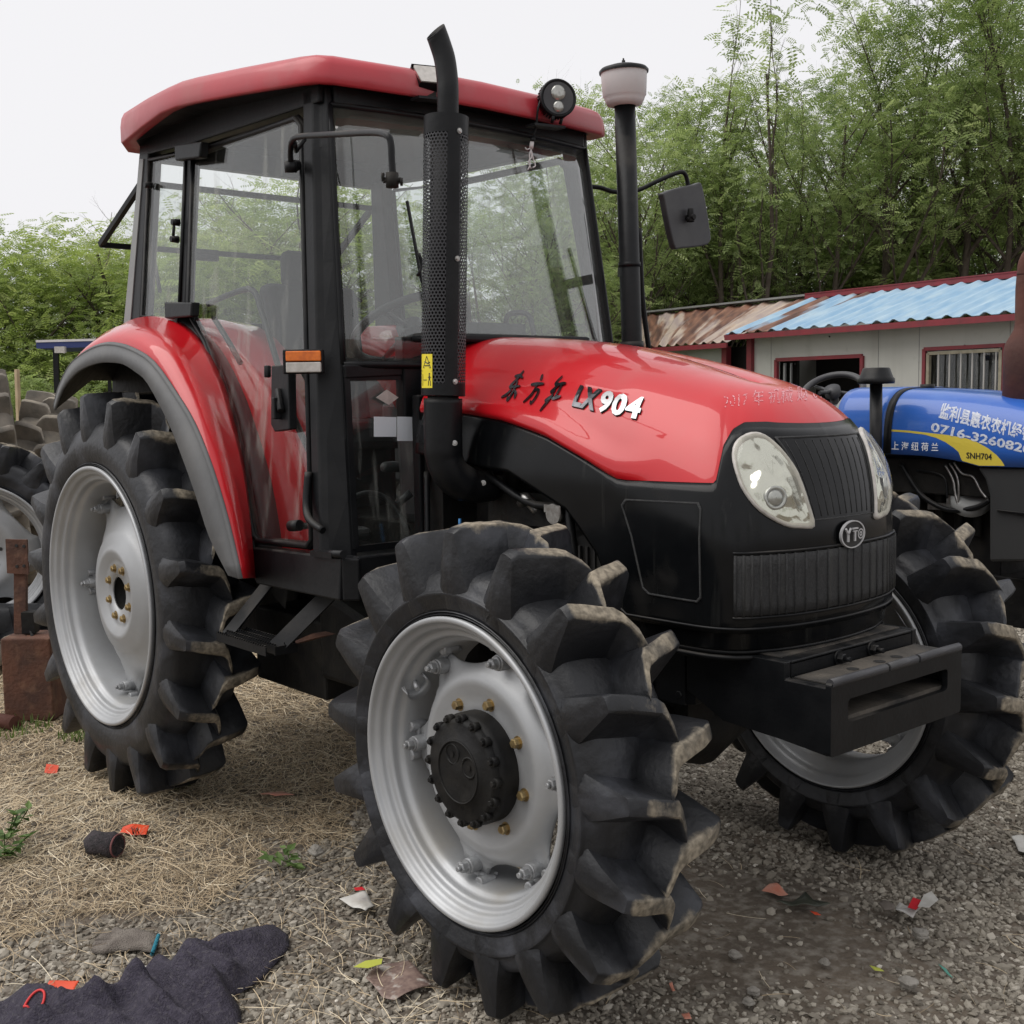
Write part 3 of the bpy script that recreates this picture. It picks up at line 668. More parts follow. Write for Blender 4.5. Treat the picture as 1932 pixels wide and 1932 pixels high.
for pts, r, m_ in (([(1.55, -.33, 1.34), (1.75, -.35, 1.30), (1.95, -.33, 1.22), (2.2, -.3, 1.25)], .012, 'black'), ([(1.6, -.34, 1.05), (1.8, -.36, 1.12), (2.0, -.34, 1.05)], .009, 'black'), ([(1.62, -.36, 1.16), (1.62, -.36, 1.05)], .005, 'decal_blue'), ([(1.86, -.31, 1.22), (1.90, -.33, 1.24), (1.93, -.31, 1.2)], .016, 'steel'), ([(2.05, -.3, 1.28), (2.1, -.33, 1.12), (2.12, -.32, .98)], .014, 'black'), ([(1.45, -.36, 1.3), (1.5, -.4, 1.1), (1.48, -.4, .92)], .01, 'black')):
    mb = MB(); mb.tube(smooth_open(pts, 5), r, 8); obj('hose', mb, m_, eng)
mb = MB(); mb.tube([(2.03, -.31, 1.20), (2.03, -.34, 1.20)], .03, 16); mb.box((2.03, -.34, 1.215), (.07, .004, .022)); obj('filter_cap', mb, 'steel', eng)
mb = MB(); mb.prism([(1.98, -.31, 1.10), (2.30, -.34, 1.19), (2.32, -.34, .96), (2.05, -.31, .96)], (0, .02, 0)); fan = obj('radiator_cowl', mb, 'black_grime', T)
mb = MB()
for k in range(7): mb.box((2.07 + k * .03, -.328, 1.05), (.008, .008, .13))
obj('cowl_slot', mb, 'dark_void', fan)
# front axle
mb = MB(); mb.tube([(2.267, -.62, .60), (2.267, -.45, .60), (2.267, -.20, .58), (2.267, 0, .57), (2.267, .2, .58), (2.267, .45, .6), (2.267, .66, .6)], [.085, .06, .075, .13, .075, .06, .085], 20)
mb.box((2.267, 0, .68), (.22, .30, .16)); mb.tube([(2.15, 0, .57), (1.5, 0, .62), (1.0, 0, .66)], [.07, .04, .04], 16)
for s in (-1, 1):
    mb.tube([(2.267, s * .58, .44), (2.267, s * .58, .80)], [.06, .05], 16); mb.tube([(2.36, s * .57, .58), (2.38, s * .1, .57)], .018, 10); mb.box((2.33, s * .57, .58), (.12, .06, .04))
    mb.lathe([(.11, 0), (.13, .06), (.12, .12), (.08, .14)], (2.267, s * .60, .612), (0, s, 0), 28)
ax = obj('front_axle', mb, 'black_grime', T, bevel=.003)
mb = MB(); mb.box((.55, 0, .86), (1.8, .46, .50)); mb.box((.1, 0, .82), (.7, .56, .52)); mb.tube([(0, -.66, .787), (0, .66, .787)], .11, 28); mb.box((1.25, -.28, .72), (.5, .18, .26)); mb.box((.75, -.36, .62), (.5, .26, .28)); mb.box((-.5, 0, .75), (.3, .4, .5))
mb.tube([(-.4, -.38, .62), (-1.0, -.42, .55)], .025); mb.tube([(-.4, .38, .62), (-1.0, .42, .55)], .025)
obj('gearbox', mb, 'black_grime', T, bevel=.01)
mb = MB(); mb.prism([(.98, -.50, .56), (1.30, -.50, .56), (1.30, -.50, .80), (.98, -.50, .88)], (0, .28, 0)); obj('fuel_tank', mb, 'black_grime', T, bevel=.02)
mb = MB(); mb.prism([at(720, 1150, y=-.36), at(780, 1152, y=-.36), at(770, 1200, y=-.36), at(730, 1215, y=-.36)], (0, .12, 0)); mb.box(at(700, 1160, y=-.40), (.06, .04, .05)); obj('rusty_bracket', mb, 'rust', T)

# ---- exhaust --------------------------------------------------------
EX = [at(838, 560, x=1.70), at(842, 224, x=1.70)]
e0 = at(836, 747, x=1.70); e1 = at(842, 222, x=1.70); rg_ = .0665
mb = MB(); nS = 60; rows = []; me_uv = []
mb = MB(); ax_ = unit(e1 - e0); rr_ = unit(np.cross(ax_, (0, 1, 0))); uu = np.cross(ax_, rr_)
H = np.linalg.norm(e1 - e0); angs = np.linspace(0, 2 * math.pi, 73)
def cyl(a, h, r=rg_): return e0 + ax_ * h + r * (rr_ * math.cos(a) + uu * math.sin(a))
vd = FW * V(1, 1, 0); va = math.atan2(-(vd @ uu), -(vd @ rr_))   # angle that faces the yard
perf = MB(); perf_uv = []
strip = (va + .25, va + .95)
hs_ = [0, .03, .03, H - .035, H - .035, H]
def seg(a0, a1, h0, h1, n, m_, holes):
    for k in range(n):
        b0, b1 = a0 + (a1 - a0) * k / n, a0 + (a1 - a0) * (k + 1) / n
        m_.add([cyl(b0, h0), cyl(b1, h0), cyl(b1, h1), cyl(b0, h1)], [(0, 1, 2, 3)], 0 if holes else 1, True)
        pit = .0105
        perf_uv.extend([(b0 * rg_ / pit, h0 / (pit * .87)), (b1 * rg_ / pit, h0 / (pit * .87)), (b1 * rg_ / pit, h1 / (pit * .87)), (b0 * rg_ / pit, h1 / (pit * .87))])
sgn_ = 1 if (RT @ (rr_ * -math.sin(va) + uu * math.cos(va))) > 0 else -1
s0, s1 = va + sgn_ * .12, va + sgn_ * .72; 
if s0 > s1: s0, s1 = s1, s0
seg(s1, s0 + 2 * math.pi, .035, H - .055, 60, perf, True)
seg(s0, s1, .035, H - .055, 8, perf, False); seg(0, 2 * math.pi, 0, .035, 64, perf, False); seg(0, 2 * math.pi, H - .055, H, 64, perf, False)
guard = obj('exhaust_guard', perf, ['perf', 'black'], T)
uvl = guard.data.uv_layers.new(name='uv')
flat = []
me = guard.data
for p in me.polygons:
    for li in p.loop_indices:
        co = me.vertices[me.loops[li].vertex_index].co; q = np.array(co) - e0; h = q @ ax_; a = math.atan2(q @ uu, q @ rr_)
        ca = math.atan2((np.array(p.center) - e0) @ uu, (np.array(p.center) - e0) @ rr_)
        while a - ca > math.pi: a -= 2 * math.pi
        while a - ca < -math.pi: a += 2 * math.pi
        uvl.data[li].uv = (a * rg_ / .0113 + 100, h / (.0113 * .87) + 50)
mb = MB(); mb.lathe([(.04, 0), (rg_ - .001, 0)], e1 - ax_ * .002, ax_, 40); mb.lathe([(.04, 0), (rg_ - .001, 0)], e0 + ax_ * .002, ax_, 40); obj('guard_cap', mb, 'black', guard)
mb = MB(); mb.tube([e0 + ax_ * .01, e1 - ax_ * .01], .046, 28); obj('muffler', mb, 'black', guard)
for (hx, hy) in ((866, 247), (862, 488), (858, 720)):
    p = ray_hit(bvh_of(guard), hx, hy)
    if p is not None: mb = MB(); c = e0 + ax_ * ((p - e0) @ ax_); mb.hexbolt(p, unit(p - c), .006, .007); obj('guard_bolt', mb, 'steel', guard)
# tail pipe with slash cut
tp = [at(845, 222, x=1.70), at(845, 180, x=1.70), at(844, 150, x=1.695), at(839, 112, x=1.685), at(830, 82, x=1.675), at(822, 60, x=1.67)]
tp = smooth_open(tp, 5); CUTP = tp[-1]; te_ = unit(tp[-1] - tp[-3]); CUTN = unit(te_ - (RT * .42 + FW * .40) * V(1, 1, 0) * 1.0); tp = tp + [tp[-1] + te_ * .02 * k for k in range(1, 5)]; mb = MB(); n = 32; rows = []; rad = .0300
t_end = unit(tp[-1] - tp[-2]); r0 = unit(np.cross(ax_, (0, 1, 0)))
for i, p in enumerate(tp):
    t = unit(tp[min(i + 1, len(tp) - 1)] - tp[max(i - 1, 0)]); r0 = unit(r0 - t * (r0 @ t)); u0 = np.cross(t, r0); row = []
    for k in range(n):
        a = 2 * math.pi * k / n; q = p + rad * (r0 * math.cos(a) + u0 * math.sin(a))
        e_ = (q - CUTP) @ CUTN
        if e_ > 0 and i > 5: q = q - t * (e_ / (t @ CUTN))
        row.append(q)
    rows.append(row)
mb.grid(rows, 0, True, True); tail = obj('tail_pipe', mb, 'black', guard, solid=.004)
# lower elbow shroud
el = [at(836, 752, x=1.70), at(836, 820, x=1.70), at(838, 862, x=1.70), at(850, 892, x=1.705), at(872, 910, x=1.71), at(900, 918, x=1.715), at(925, 915, x=1.72)]
mb = MB(); mb.tube(smooth_open(el, 5), [.058] * 10 + [.056] * 12 + [.05] * 9, 28); mb.tube([at(836, 757, x=1.70), e0], .047, 24)
elb = obj('exhaust_elbow', mb, 'black', T)
for hx, hy in ((858, 836), (912, 911)):
    p = ray_hit(bvh_of(elb), hx, hy)
    if p is not None: mb = MB(); mb.hexbolt(p, -FW, .006, .008); obj('elbow_bolt', mb, 'steel', elb)
# warning sticker with two pictograms
def gpt(px, py, off=.0012):
    p = ray_hit(GB, px, py)
    c = e0 + ax_ * ((p - e0) @ ax_); return p + unit(p - c) * off
GB = bvh_of(guard)
st = MB(); rows = [[gpt(796.5 + 19.5 * i / 4, y) for i in range(5)] for y in (668, 690, 701, 732)]; st.grid(rows); stick = obj('warning_sticker', st, 'yellow', guard)
ink = MB()
def iline(pts, w): 
    for a, b in zip(pts, pts[1:]):
        A = gpt(*a, .0022); B = gpt(*b, .0022); s_ = unit(np.cross(B - A, -FW)) * w / 2; ink.add([A + s_, A - s_, B - s_, B + s_], [(0, 1, 2, 3)])
iline([(806, 672), (800, 694), (813, 694), (806, 672)], .0018); iline([(802, 690), (811, 690)], .003); iline([(802, 682), (808, 686), (812, 683)], .003)
iline([(797, 700), (815.5, 700)], .0015); iline([(799, 706), (799, 728)], .0012); iline([(800, 717), (806, 717)], .0022); iline([(811, 708), (811, 718)], .0045); iline([(809.5, 718), (809, 728)], .002); iline([(812.5, 718), (813, 728)], .002); iline([(808, 712), (814, 712)], .0016); iline([(811, 704), (811, 707)], .004)
obj('pictogram', ink, 'ink', stick)

# ---- air intake -------------------------------------------------------
i1 = at(1178.5, 190, x=1.5); i0 = at(1192.5, 660, x=1.5); ia = unit(i1 - i0)
mb = MB(); mb.tube([i0 - ia * .25, i0 + ia * .0, i1], .0375, 32); im = i0 + ia * .30
mb.tube([im, im + ia * .016], .041, 32); mb.tube([i0 - ia * .0, i0 + ia * .03], .043, 32); intake = obj('air_intake_pipe', mb, 'black', T)
mb = MB(); mb.lathe([(.04, -.01), (.062, -.005), (.070, .010), (.074, .022), (.078, .026), (.082, .095), (.084, .108)], i1 - ia * .01, ia, 40); obj('prefilter_bowl', mb, 'white_plastic', intake)
mb = MB(); c = i1 + ia * .095; mb.lathe([(.088, 0), (.089, .008), (.082, .016), (.05, .026), (.014, .030), (.001, .030)], c, ia, 40); mb.tube([c + ia * .03, c + ia * .045], [.008, .006], 12); mb.tube([c + ia * .045, c + ia * .052], .003, 8); obj('prefilter_lid', mb, 'black', intake)
mb = MB(); mb.bar(im, im + V(-.15, .10, 0), .012, .035); obj('intake_stay', mb, 'black', intake)
mb = MB(); mb.tube(smooth_open([at(1206, 430, x=1.46), at(1212, 560, x=1.45), at(1225, 665, x=1.45)], 5), .010, 8); obj('grab_pipe', mb, 'black', T)

# ---- cab ----------------------------------------------------------------
ys = lambda z: .72 - .088 * (z - 1.05)
SP = ((0, -.72, 1.05), (0, 1, -.088))
def sp(px, py): return atp(px, py, *SP)
def on_plane_poly(pts_xz, s, inset=0): return [V(x, s * (ys(z) - inset), z) for x, z in pts_xz]
Nside = unit((0, 1, .088))
cab = None
def side_prism(mb, pts, s, t=.045, inset=0): mb.prism(on_plane_poly(pts, s, inset), (0, -s * t, 0))
wsx = lambda z: float(np.interp(z, [1.05, 1.763, 2.476, 2.6], [1.412, 1.335, 1.245, 1.232]))
wsy = lambda z: float(np.interp(z, [1.05, 1.763, 2.476], [.625, .600, .560]))
mb = MB()
for s in (-1, 1):
    # A pillar lofted: door side, corner, front edge, inner
    rows = []
    for z in np.linspace(1.05, 2.52, 9):
        xa = float(np.interp(z, [1.065, 2.5], [1.325, 1.135])); xc = float(np.interp(z, [1.065, 2.5], [1.385, 1.205]))
        rows.append([V(xa, s * ys(z), z), V(xc - .012, s * ys(z), z), V(xc + .008, s * (ys(z) - .018), z), V(wsx(z) + .006, s * (wsy(z) + .012), z), V(wsx(z) + .006, s * (wsy(z) - .012), z), V(wsx(z) - .03, s * (wsy(z) - .012), z), V(xa, s * (ys(z) - .05), z)])
    mb.grid(rows, 0, False, True)
    side_prism(mb, [(-.225, 1.86), (-.075, 1.84), (-.055, 2.535), (-.145, 2.54)], s, .06)             # rear pillar
    side_prism(mb, [(.292, 1.82), (.325, 1.80), (.330, 2.50), (.292, 2.51)], s, .04, .004)            # hinge pillar
    side_prism(mb, [(-.145, 2.53), (.34, 2.50), (1.235, 2.475), (1.235, 2.57), (-.145, 2.62)], s, .05)    # header
    side_prism(mb, [(-.20, 1.80), (.30, 1.80), (.30, 1.835), (.10, 1.862), (-.20, 1.87)], s, .05, .002)  # sill over fender
    side_prism(mb, [(.985, .925), (1.50, .93), (1.50, 1.062), (.94, 1.045), (.955, .95)], s, .06, -.006)  # floor band
mb.box((1.52, 0, 1.0), (.03, 1.38, .125)); mb.bar((1.50, -.722, .995), (1.535, -.68, .995), .03, .13)
mb.box((wsx(2.5) + .0, 0, 2.52), (.04, 1.10, .10)); mb.box((-.17, 0, 2.57), (.05, 1.12, .10)); mb.box((-.20, 0, 1.85), (.05, 1.2, .06))
for s in (-1, 1): mb.bar((wsx(1.62) + .004, s * .61, 1.625), (wsx(1.62) + .004, s * .38, 1.635), .03, .045)  # rail between windscreen and lower pane
mb.box((wsx(1.6), 0, 1.60), (.05, .78, .28)); mb.box((wsx(1.1), 0, 1.25), (.04, .74, .6))
mb.box((.60, 0, .98), (1.7, 1.0, .05))
frame = obj('cab_frame', mb, 'black', T, bevel=.006)
mb = MB(); mb.prism([sp(235, 612) + V(0, -.004, 0), sp(247, 612) + V(0, -.004, 0), sp(272, 300) + V(0, -.004, 0), sp(265, 300) + V(0, -.004, 0)], (0, .004, 0)); obj('edge_strip', mb, 'grey_plastic', frame)
mb = MB(); mb.tube([at(600, 1043, y=-.70), at(648, 1046, x=1.54)], .012); mb.bar(V(1.345, -.735, 1.062), V(1.47, -.735, 1.066), .012, .018); obj('pillar_foot', mb, 'black', frame)

# glass panes -------------------------------------------------------------
mb = MB(); rows = []
for z in np.linspace(1.648, 2.47, 9):
    rows.append([V(wsx(z) + .003 + .055 * (1 - (y / wsy(z)) ** 2), y, z) for y in np.linspace(-wsy(z), wsy(z), 17)])
mb.grid(rows); wsh = obj('windscreen', mb, 'windshield', T, solid=.005)
mb = MB(); mb.tube([rows[0][k] for k in range(17)], .012, 8); mb.tube([rows[-1][k] for k in range(17)], .010, 8); mb.tube([r[0] for r in rows], .010, 8); mb.tube([r[-1] for r in rows], .012, 8); obj('windscreen_seal', mb, 'black', wsh)
for s in (-1, 1):
    mb = MB(); zz = [(1.065, .62), (1.60, .60)]
    mb.prism([V(wsx(1.075), s * .618, 1.075), V(wsx(1.075), s * .33, 1.075), V(wsx(1.60), s * .33, 1.60), V(wsx(1.60), s * .597, 1.60)], (-.005, 0, 0)); lw = obj('lower_front_window', mb, 'glass', T)
    fr_ = [V(wsx(1.07) + .004, s * .62, 1.07), V(wsx(1.07) + .004, s * .31, 1.07), V(wsx(1.61) + .004, s * .31, 1.61), V(wsx(1.61) + .004, s * .598, 1.61)]
    mb = MB()
    for a, b in zip(fr_, fr_[1:] + fr_[:1]): mb.bar(a, b, .02, .02, up=(1, 0, 0))
    obj('window_seal', mb, 'black', lw)
door_o = [(.345, 2.462), (.352, 1.885), (.40, 1.84), (.50, 1.757), (.62, 1.62), (.733, 1.475), (.80, 1.35), (.855, 1.25), (.93, 1.085), (.965, 1.068), (1.285, 1.078), (1.308, 1.10), (1.235, 1.64), (1.128, 2.42), (1.09, 2.452)]
for s in (-1, 1):
    mb = MB(); side_prism(mb, door_o, s, .005, .004); door = obj('door', mb, 'glass', T, label='glass cab door with black edge seal')
    mb = MB(); loop = [V(x, s * (ys(z) - .004), z) for x, z in door_o]
    mb.tube(loop + [loop[0]], .0095, 8); mb.tube([p + V(0, -s * .012, 0) for p in loop + [loop[0]]], .014, 8); obj('door_seal', mb, 'black', door)
    q = [(-.045, 2.50), (-.062, 1.885), (.06, 1.872), (.22, 1.842), (.285, 1.835), (.286, 2.475)]
    mb = MB(); side_prism(mb, q, s, .005, .006); qw = obj('quarter_window', mb, 'glass', T); loop = [V(x, s * (ys(z) - .002), z) for x, z in q]
    mb = MB(); mb.tube(loop + [loop[0]], .008, 8); obj('window_seal', mb, 'black', qw)
    if s == -1:
        rdoor = door
        mb = MB()
        for (x, y) in ((286, 350), (338, 420), (336, 452)):
            p = sp(x, y); mb.tube([p, p + V(0, -.03, 0)], [.014, .011], 14)
        p, q2 = sp(338, 420), sp(336, 452); mb.tube([p + V(0, -.02, 0), q2 + V(0, -.02, 0)], .006, 8); obj('window_catch', mb, 'black', qw)
# rear side of hinges
for (a, b, c_, d_) in (((350, 276), (402, 270), (398, 300), (352, 306)), ((331, 571), (384, 571), (382, 598), (333, 602))):
    mb = MB(); mb.prism([sp(*q) + V(0, -.012, 0) for q in (a, b, c_, d_)], (0, -.035, 0)); mb.bar(sp((a[0] + d_[0]) / 2 + 3, (a[1] + d_[1]) / 2) + V(0, .01, 0), sp((b[0] + c_[0]) / 2 - 4, (b[1] + c_[1]) / 2) + V(0, -.03, 0), .03, .04); obj('door_hinge', mb, 'black', rdoor, bevel=.006)
# door handle / lock assembly
mb = MB(); q = [(530, 690), (562, 688), (564, 810), (536, 814), (529, 800)]; mb.prism([sp(*p) + V(0, -.006, 0) for p in q], (0, -.030, 0)); mb.box(sp(548, 770) + V(0, -.05, 0), (.02, .03, .07)); mb.tube([sp(520, 690) + V(0, -.03, 0), sp(520, 712) + V(0, -.03, 0)], .012, 10)
mb.tube([sp(545, 735) + V(0, -.04, 0), sp(556, 775) + V(0, -.05, 0)], .012, 10); obj('door_lock', mb, 'black', rdoor, bevel=.004)
# grab rails (inside the door glass)
mb = MB(); mb.tube(smooth_open([sp(378, 573) + V(0, .03, 0), sp(415, 552) + V(0, .05, 0), sp(452, 546) + V(0, .05, 0), sp(470, 590) + V(0, .05, 0), sp(500, 690) + V(0, .05, 0), sp(530, 790) + V(0, .05, 0), sp(580, 905) + V(0, .05, 0), sp(590, 985) + V(0, .04, 0), sp(572, 993) + V(0, .03, 0), sp(556, 992) + V(0, .01, 0)], 4), .011, 8)
mb.tube(smooth_open([sp(385, 600) + V(0, .04, 0), sp(405, 640) + V(0, .05, 0), sp(425, 685) + V(0, .06, 0)], 4), .010, 8)
mb.tube([sp(552, 992) + V(0, -.008, 0), sp(566, 991) + V(0, .0, 0)], .018, 12); obj('grab_rail', mb, 'black', T)
mb = MB(); mb.tube(smooth_open([sp(588, 890) + V(0, -.012, 0), sp(588, 950) + V(0, -.02, 0), sp(600, 980) + V(0, -.03, 0), sp(620, 1000) + V(0, -.02, 0)], 4), .012, 8); obj('hose', mb, 'black', T)

# roof ----------------------------------------------------------------------
def roof_outline(k, z_off, low=False):
    pts = [(-.27, -.46, 2.615, .050), (-.235, -.60, 2.605, .045), (-.12, -.672, 2.600, .035), (.14, -.705, 2.592, .018), (.36, -.722, 2.585, 0), (.48, -.722, 2.583, 0), (.60, -.715, 2.575, 0), (.9, -.690, 2.550, 0), (1.22, -.655, 2.522, 0), (1.285, -.635, 2.517, 0), (1.315, -.59, 2.515, 0), (1.35, -.30, 2.515, 0)]
    pts = [(a, b_, c - (d if low else 0)) for a, b_, c, d in pts]
    full = pts + [(1.362, 0, 2.516)] + [(a, -b_, c) for a, b_, c in pts[::-1]]
    return [V(.57 + (a - .57) * k, b_ * k, c + z_off) for a, b_, c in full]
mb = MB(); rows = [roof_outline(.93, .012, True), roof_outline(.995, .0, True), roof_outline(1.0, .006, True), roof_outline(1.0, .03), roof_outline(.994, .062), roof_outline(.982, .082), roof_outline(.955, .096), roof_outline(.90, .106), roof_outline(.80, .120), roof_outline(.5, .135), roof_outline(.02, .14)]
mb.grid(rows, 0, True, True); roof = obj('cab_roof', mb, 'red_roof', T)
mb = MB(); mb.grid([roof_outline(.935, .010, True), roof_outline(.8, .004), roof_outline(.02, .004)], 0, False, True); obj('roof_underside', mb, 'black', roof)

# rear window swung open ---------------------------------------------------------
mb = MB(); A = V(-.19, -.56, 2.43); B = V(-.19, .56, 2.43); D = V(-.53, -.60, 2.225); E_ = V(-.53, .60, 2.225)
D = at(190, 462, x=-.53); E_ = V(-.53, .55, D[2]); A = at(268, 345, x=-.17); B = V(-.17, .55, A[2])
mb.prism([A, B, E_, D], unit(np.cross(B - A, D - A)) * .005); rw = obj('rear_window', mb, 'glass', T, label='rear cab window swung open')
mb = MB()
for a, b in ((A, B), (B, E_), (E_, D), (D, A)): mb.bar(a, b, .022, .022)
m_ = (D + E_) / 2; mb.box(m_ + V(-.01, -.1, -.01), (.03, .14, .05)); obj('window_frame', mb, 'black', rw)
mb = MB(); mb.tube([V(-.2, -.50, 2.0), (D * .8 + E_ * .2)], .008); mb.tube([V(-.2, .50, 2.0), (D * .2 + E_ * .8)], .008); obj('gas_strut', mb, 'black', rw)

# fenders ---------------------------------------------------------------------------
oo = [(103, 768), (111, 735), (127, 699), (143, 679), (169, 661.5), (194, 652.5), (218, 652.5), (248, 661.5), (287.5, 687), (331, 748), (364, 804), (397, 887), (426.6, 986), (451.4, 1092)]
ii = [(104, 774), (119, 735), (140, 708), (160, 694), (186, 685), (210, 684), (234, 688), (258, 703), (280, 724), (318, 795), (345, 862), (372, 938), (396, 1012), (432, 1086)]
cc_ = [(-.62, 1.66), (-.46, 1.76), (-.33, 1.815), (-.24, 1.845), (-.1, 1.87), (.03, 1.875), (.16, 1.865), (.33, 1.83), (.50, 1.745), (.655, 1.595), (.755, 1.45), (.845, 1.28), (.90, 1.11), (.925, .935)]
for s in (-1, 1):
    rows = [[], [], [], [], [], [], [], [], []]
    for k in range(14):
        I = at(*ii[k], y=-.885); O = at(*oo[k], y=-.870); c = V(cc_[k][0], -ys(max(cc_[k][1], 1.0)) + .012, cc_[k][1])
        rad = unit((O - V(.1, -.87, .8)) * V(1, 0, 1)); O1 = O + rad * .010 + V(0, .008, 0)
        m1 = O1 + (c - O1) * .22 + rad * .018; m2 = O1 + (c - O1) * .42 + rad * .026; m3 = O1 + (c - O1) * .5 + rad * .014; m4 = O1 + (c - O1) * .78 + rad * .020
        inn = c + V(0, .24, 0)
        for r_, p in zip(rows, (I, O, O1, m1, m2, m3, m4, c, inn)): r_.append(p * V(1, -s, 1) if s == 1 else p)
    rows = [smooth_open(r_, 3) for r_ in rows]
    mb = MB(); mb.grid(rows[2:8]); fe = obj('fender', mb, 'red', T, solid=.006, label='red rear wheel fender with grey rubber lip')
    mb = MB(); mb.grid([rows[0], rows[1]]); mb.grid([[p + V(0, s * .004, 0) for p in rows[1]], rows[2]]); obj('rubber_lip', mb, 'grey_rubber', fe, solid=.008)
    liner = [[V(.1 + (p[0] - .1) * .985, p[1], .8 + (p[2] - .8) * .985) for p in rows[1]], [V(.1 + (p[0] - .1) * .97, p[1], .8 + (p[2] - .8) * .975) for p in rows[7]], [V(.1 + (p[0] - .1) * .97, s * .56, .8 + (p[2] - .8) * .975) for p in rows[7]]]
    mb = MB(); mb.grid(liner); fan = [V(-.66, s * .56, 1.15)] + liner[2] + [V(.86, s * .56, .8)]; mb.add(fan + [V(.1, s * .56, 1.15)], [(i, i + 1, len(fan)) for i in range(len(fan) - 1)]); obj('fender_liner', mb, 'black_grime', fe)
edge_d = [(.345, 1.87), (.395, 1.83), (.49, 1.75), (.61, 1.612), (.725, 1.468), (.79, 1.345), (.845, 1.245), (.92, 1.08), (.94, 1.04)]
edge_f = [(-.05, 1.865), (.14, 1.868), (.33, 1.825), (.50, 1.742), (.655, 1.59), (.755, 1.445), (.845, 1.275), (.90, 1.10), (.92, .96)]
for s in (-1, 1):
    mb = MB(); mb.grid([[V(x, s * (ys(z) - .002), z) for x, z in smooth_open([(x, z, 0) for x, z in edge_d], 3) for x, z in [(x, z)]] if False else [V(q[0], s * (ys(q[1]) - .004), q[1]) for q in smooth_open([(x, z, 0) for x, z in edge_d], 3)], [V(q[0], s * (ys(q[1]) - .006), q[1]) for q in smooth_open([(x, z, 0) for x, z in edge_f], 3)]]); obj('door_post_trim', mb, 'black', T, solid=.01)
# red inner arches and trims seen through the doors
for s in (-1, 1):
    arc = [(x + .0, z) for x, z in ((.10, 1.86), (.30, 1.83), (.50, 1.74), (.66, 1.59), (.77, 1.43), (.86, 1.25), (.91, 1.08), (.92, 1.0))]
    sm = smooth_open([(x, 0, z) for x, z in arc], 3)
    mb = MB(); mb.grid([[V(p[0] - .025, s * (ys(max(p[2], 1)) - .045), p[2] - .01) for p in sm], [V(p[0] - .03, s * .58, p[2]) for p in sm]]); obj('arch_trim', mb, 'leather', T, solid=.008)
    mb = MB(); mb.grid([[V(p[0] - .03, s * .585, p[2]) for p in sm], [V(p[0] + .01, s * .45, p[2] + .01) for p in sm], [V(p[0] - .01, s * .32, p[2]) for p in sm], [V(p[0] - .3, s * .31, p[2] - .12) for p in sm]]); obj('inner_arch', mb, 'red', T, solid=.006)

# step -----------------------------------------------------------------------------------
for s in (-1, 1):
    mb = MB(); mb.tube(smooth_open([V(.75, s * .42, 1.05), V(.78, s * .40, 1.35), V(.80, s * .38, 1.52)], 4), .009, 8); mb.lathe([(.001, -.03), (.022, -.02), (.028, 0), (.020, .022), (.001, .03)], V(.80, s * .38, 1.54), (0, 0, 1), 16); obj('gear_lever', mb, 'leather', T)
st_ = None; mb = MB()
lf = [(at(500, 1105, y=-.66), at(433, 1186, y=-.80)), (at(600, 1112, y=-.66), at(527, 1222, y=-.80))]
p1, p2 = V(.93, -.63, .93), V(.905, -.80, .745); p3, p4 = V(1.32, -.63, .93), V(1.225, -.80, .745)
for a, b in ((p1, p2), (p3, p4)):
    mb = MB(); mb.bar(a + V(-.02, 0, 0), b + V(-.02, 0, 0), .055, .008, up=(0, 1, .4)); step = obj('step_bracket', mb, 'black', T)
mb = MB()
for dy in (-.035, .0, .035, .07):
    a, b = V(.90, -.81 + dy, .748), V(1.235, -.81 + dy, .748); mb.bar(a, b, .005, .028)
    for k in range(22): q = a + (b - a) * (k + .5) / 22 + V(0, 0, .016); mb.box(q, (.007, .006, .007))
mb.bar(V(.90, -.815, .746), V(.90, -.735, .746), .006, .028); mb.bar(V(1.235, -.815, .746), V(1.235, -.735, .746), .006, .028); obj('step_tread', mb, 'black', step)
mb = MB(); mb.prism([at(527, 1222, y=-.72), at(610, 1200, y=-.6), at(590, 1195, y=-.6)], (0, .05, 0)); obj('rusty_edge', mb, 'rust', step)

# side indicator ----------------------------------------------------------------------------
P0 = sp(568, 682) + V(0, -.03, 0)
un = unit(RT * V(1, 1, 0)); vn = unit(np.cross(un, (0, 0, 1))); 
if vn @ FW > 0: vn = -vn
Lp = at(571, 682, y=-.74); sc_ = ((Lp - CAM) @ FW) / FPX
mb = MB(); mb.box(Lp - vn * .02, (76 * sc_, .035, 46 * sc_), (un, vn, V(0, 0, 1))); mb.bar(Lp - vn * .02 - un * .04, Lp - vn * .02 - un * .05 + V(0, .06, -.02), .02, .03); ind = obj('indicator_lamp', mb, 'black', T, bevel=.004)
mb = MB(); mb.box(Lp + un * 2 * sc_ + V(0, 0, 10 * sc_), (66 * sc_, .02, 19 * sc_), (un, vn, V(0, 0, 1))); obj('orange_lens', mb, 'orange_lens', ind, bevel=.003)
mb = MB(); mb.box(Lp + un * 2 * sc_ - V(0, 0, 11 * sc_), (66 * sc_, .02, 19 * sc_), (un, vn, V(0, 0, 1))); obj('clear_lens', mb, 'clear_lens', ind, bevel=.003)

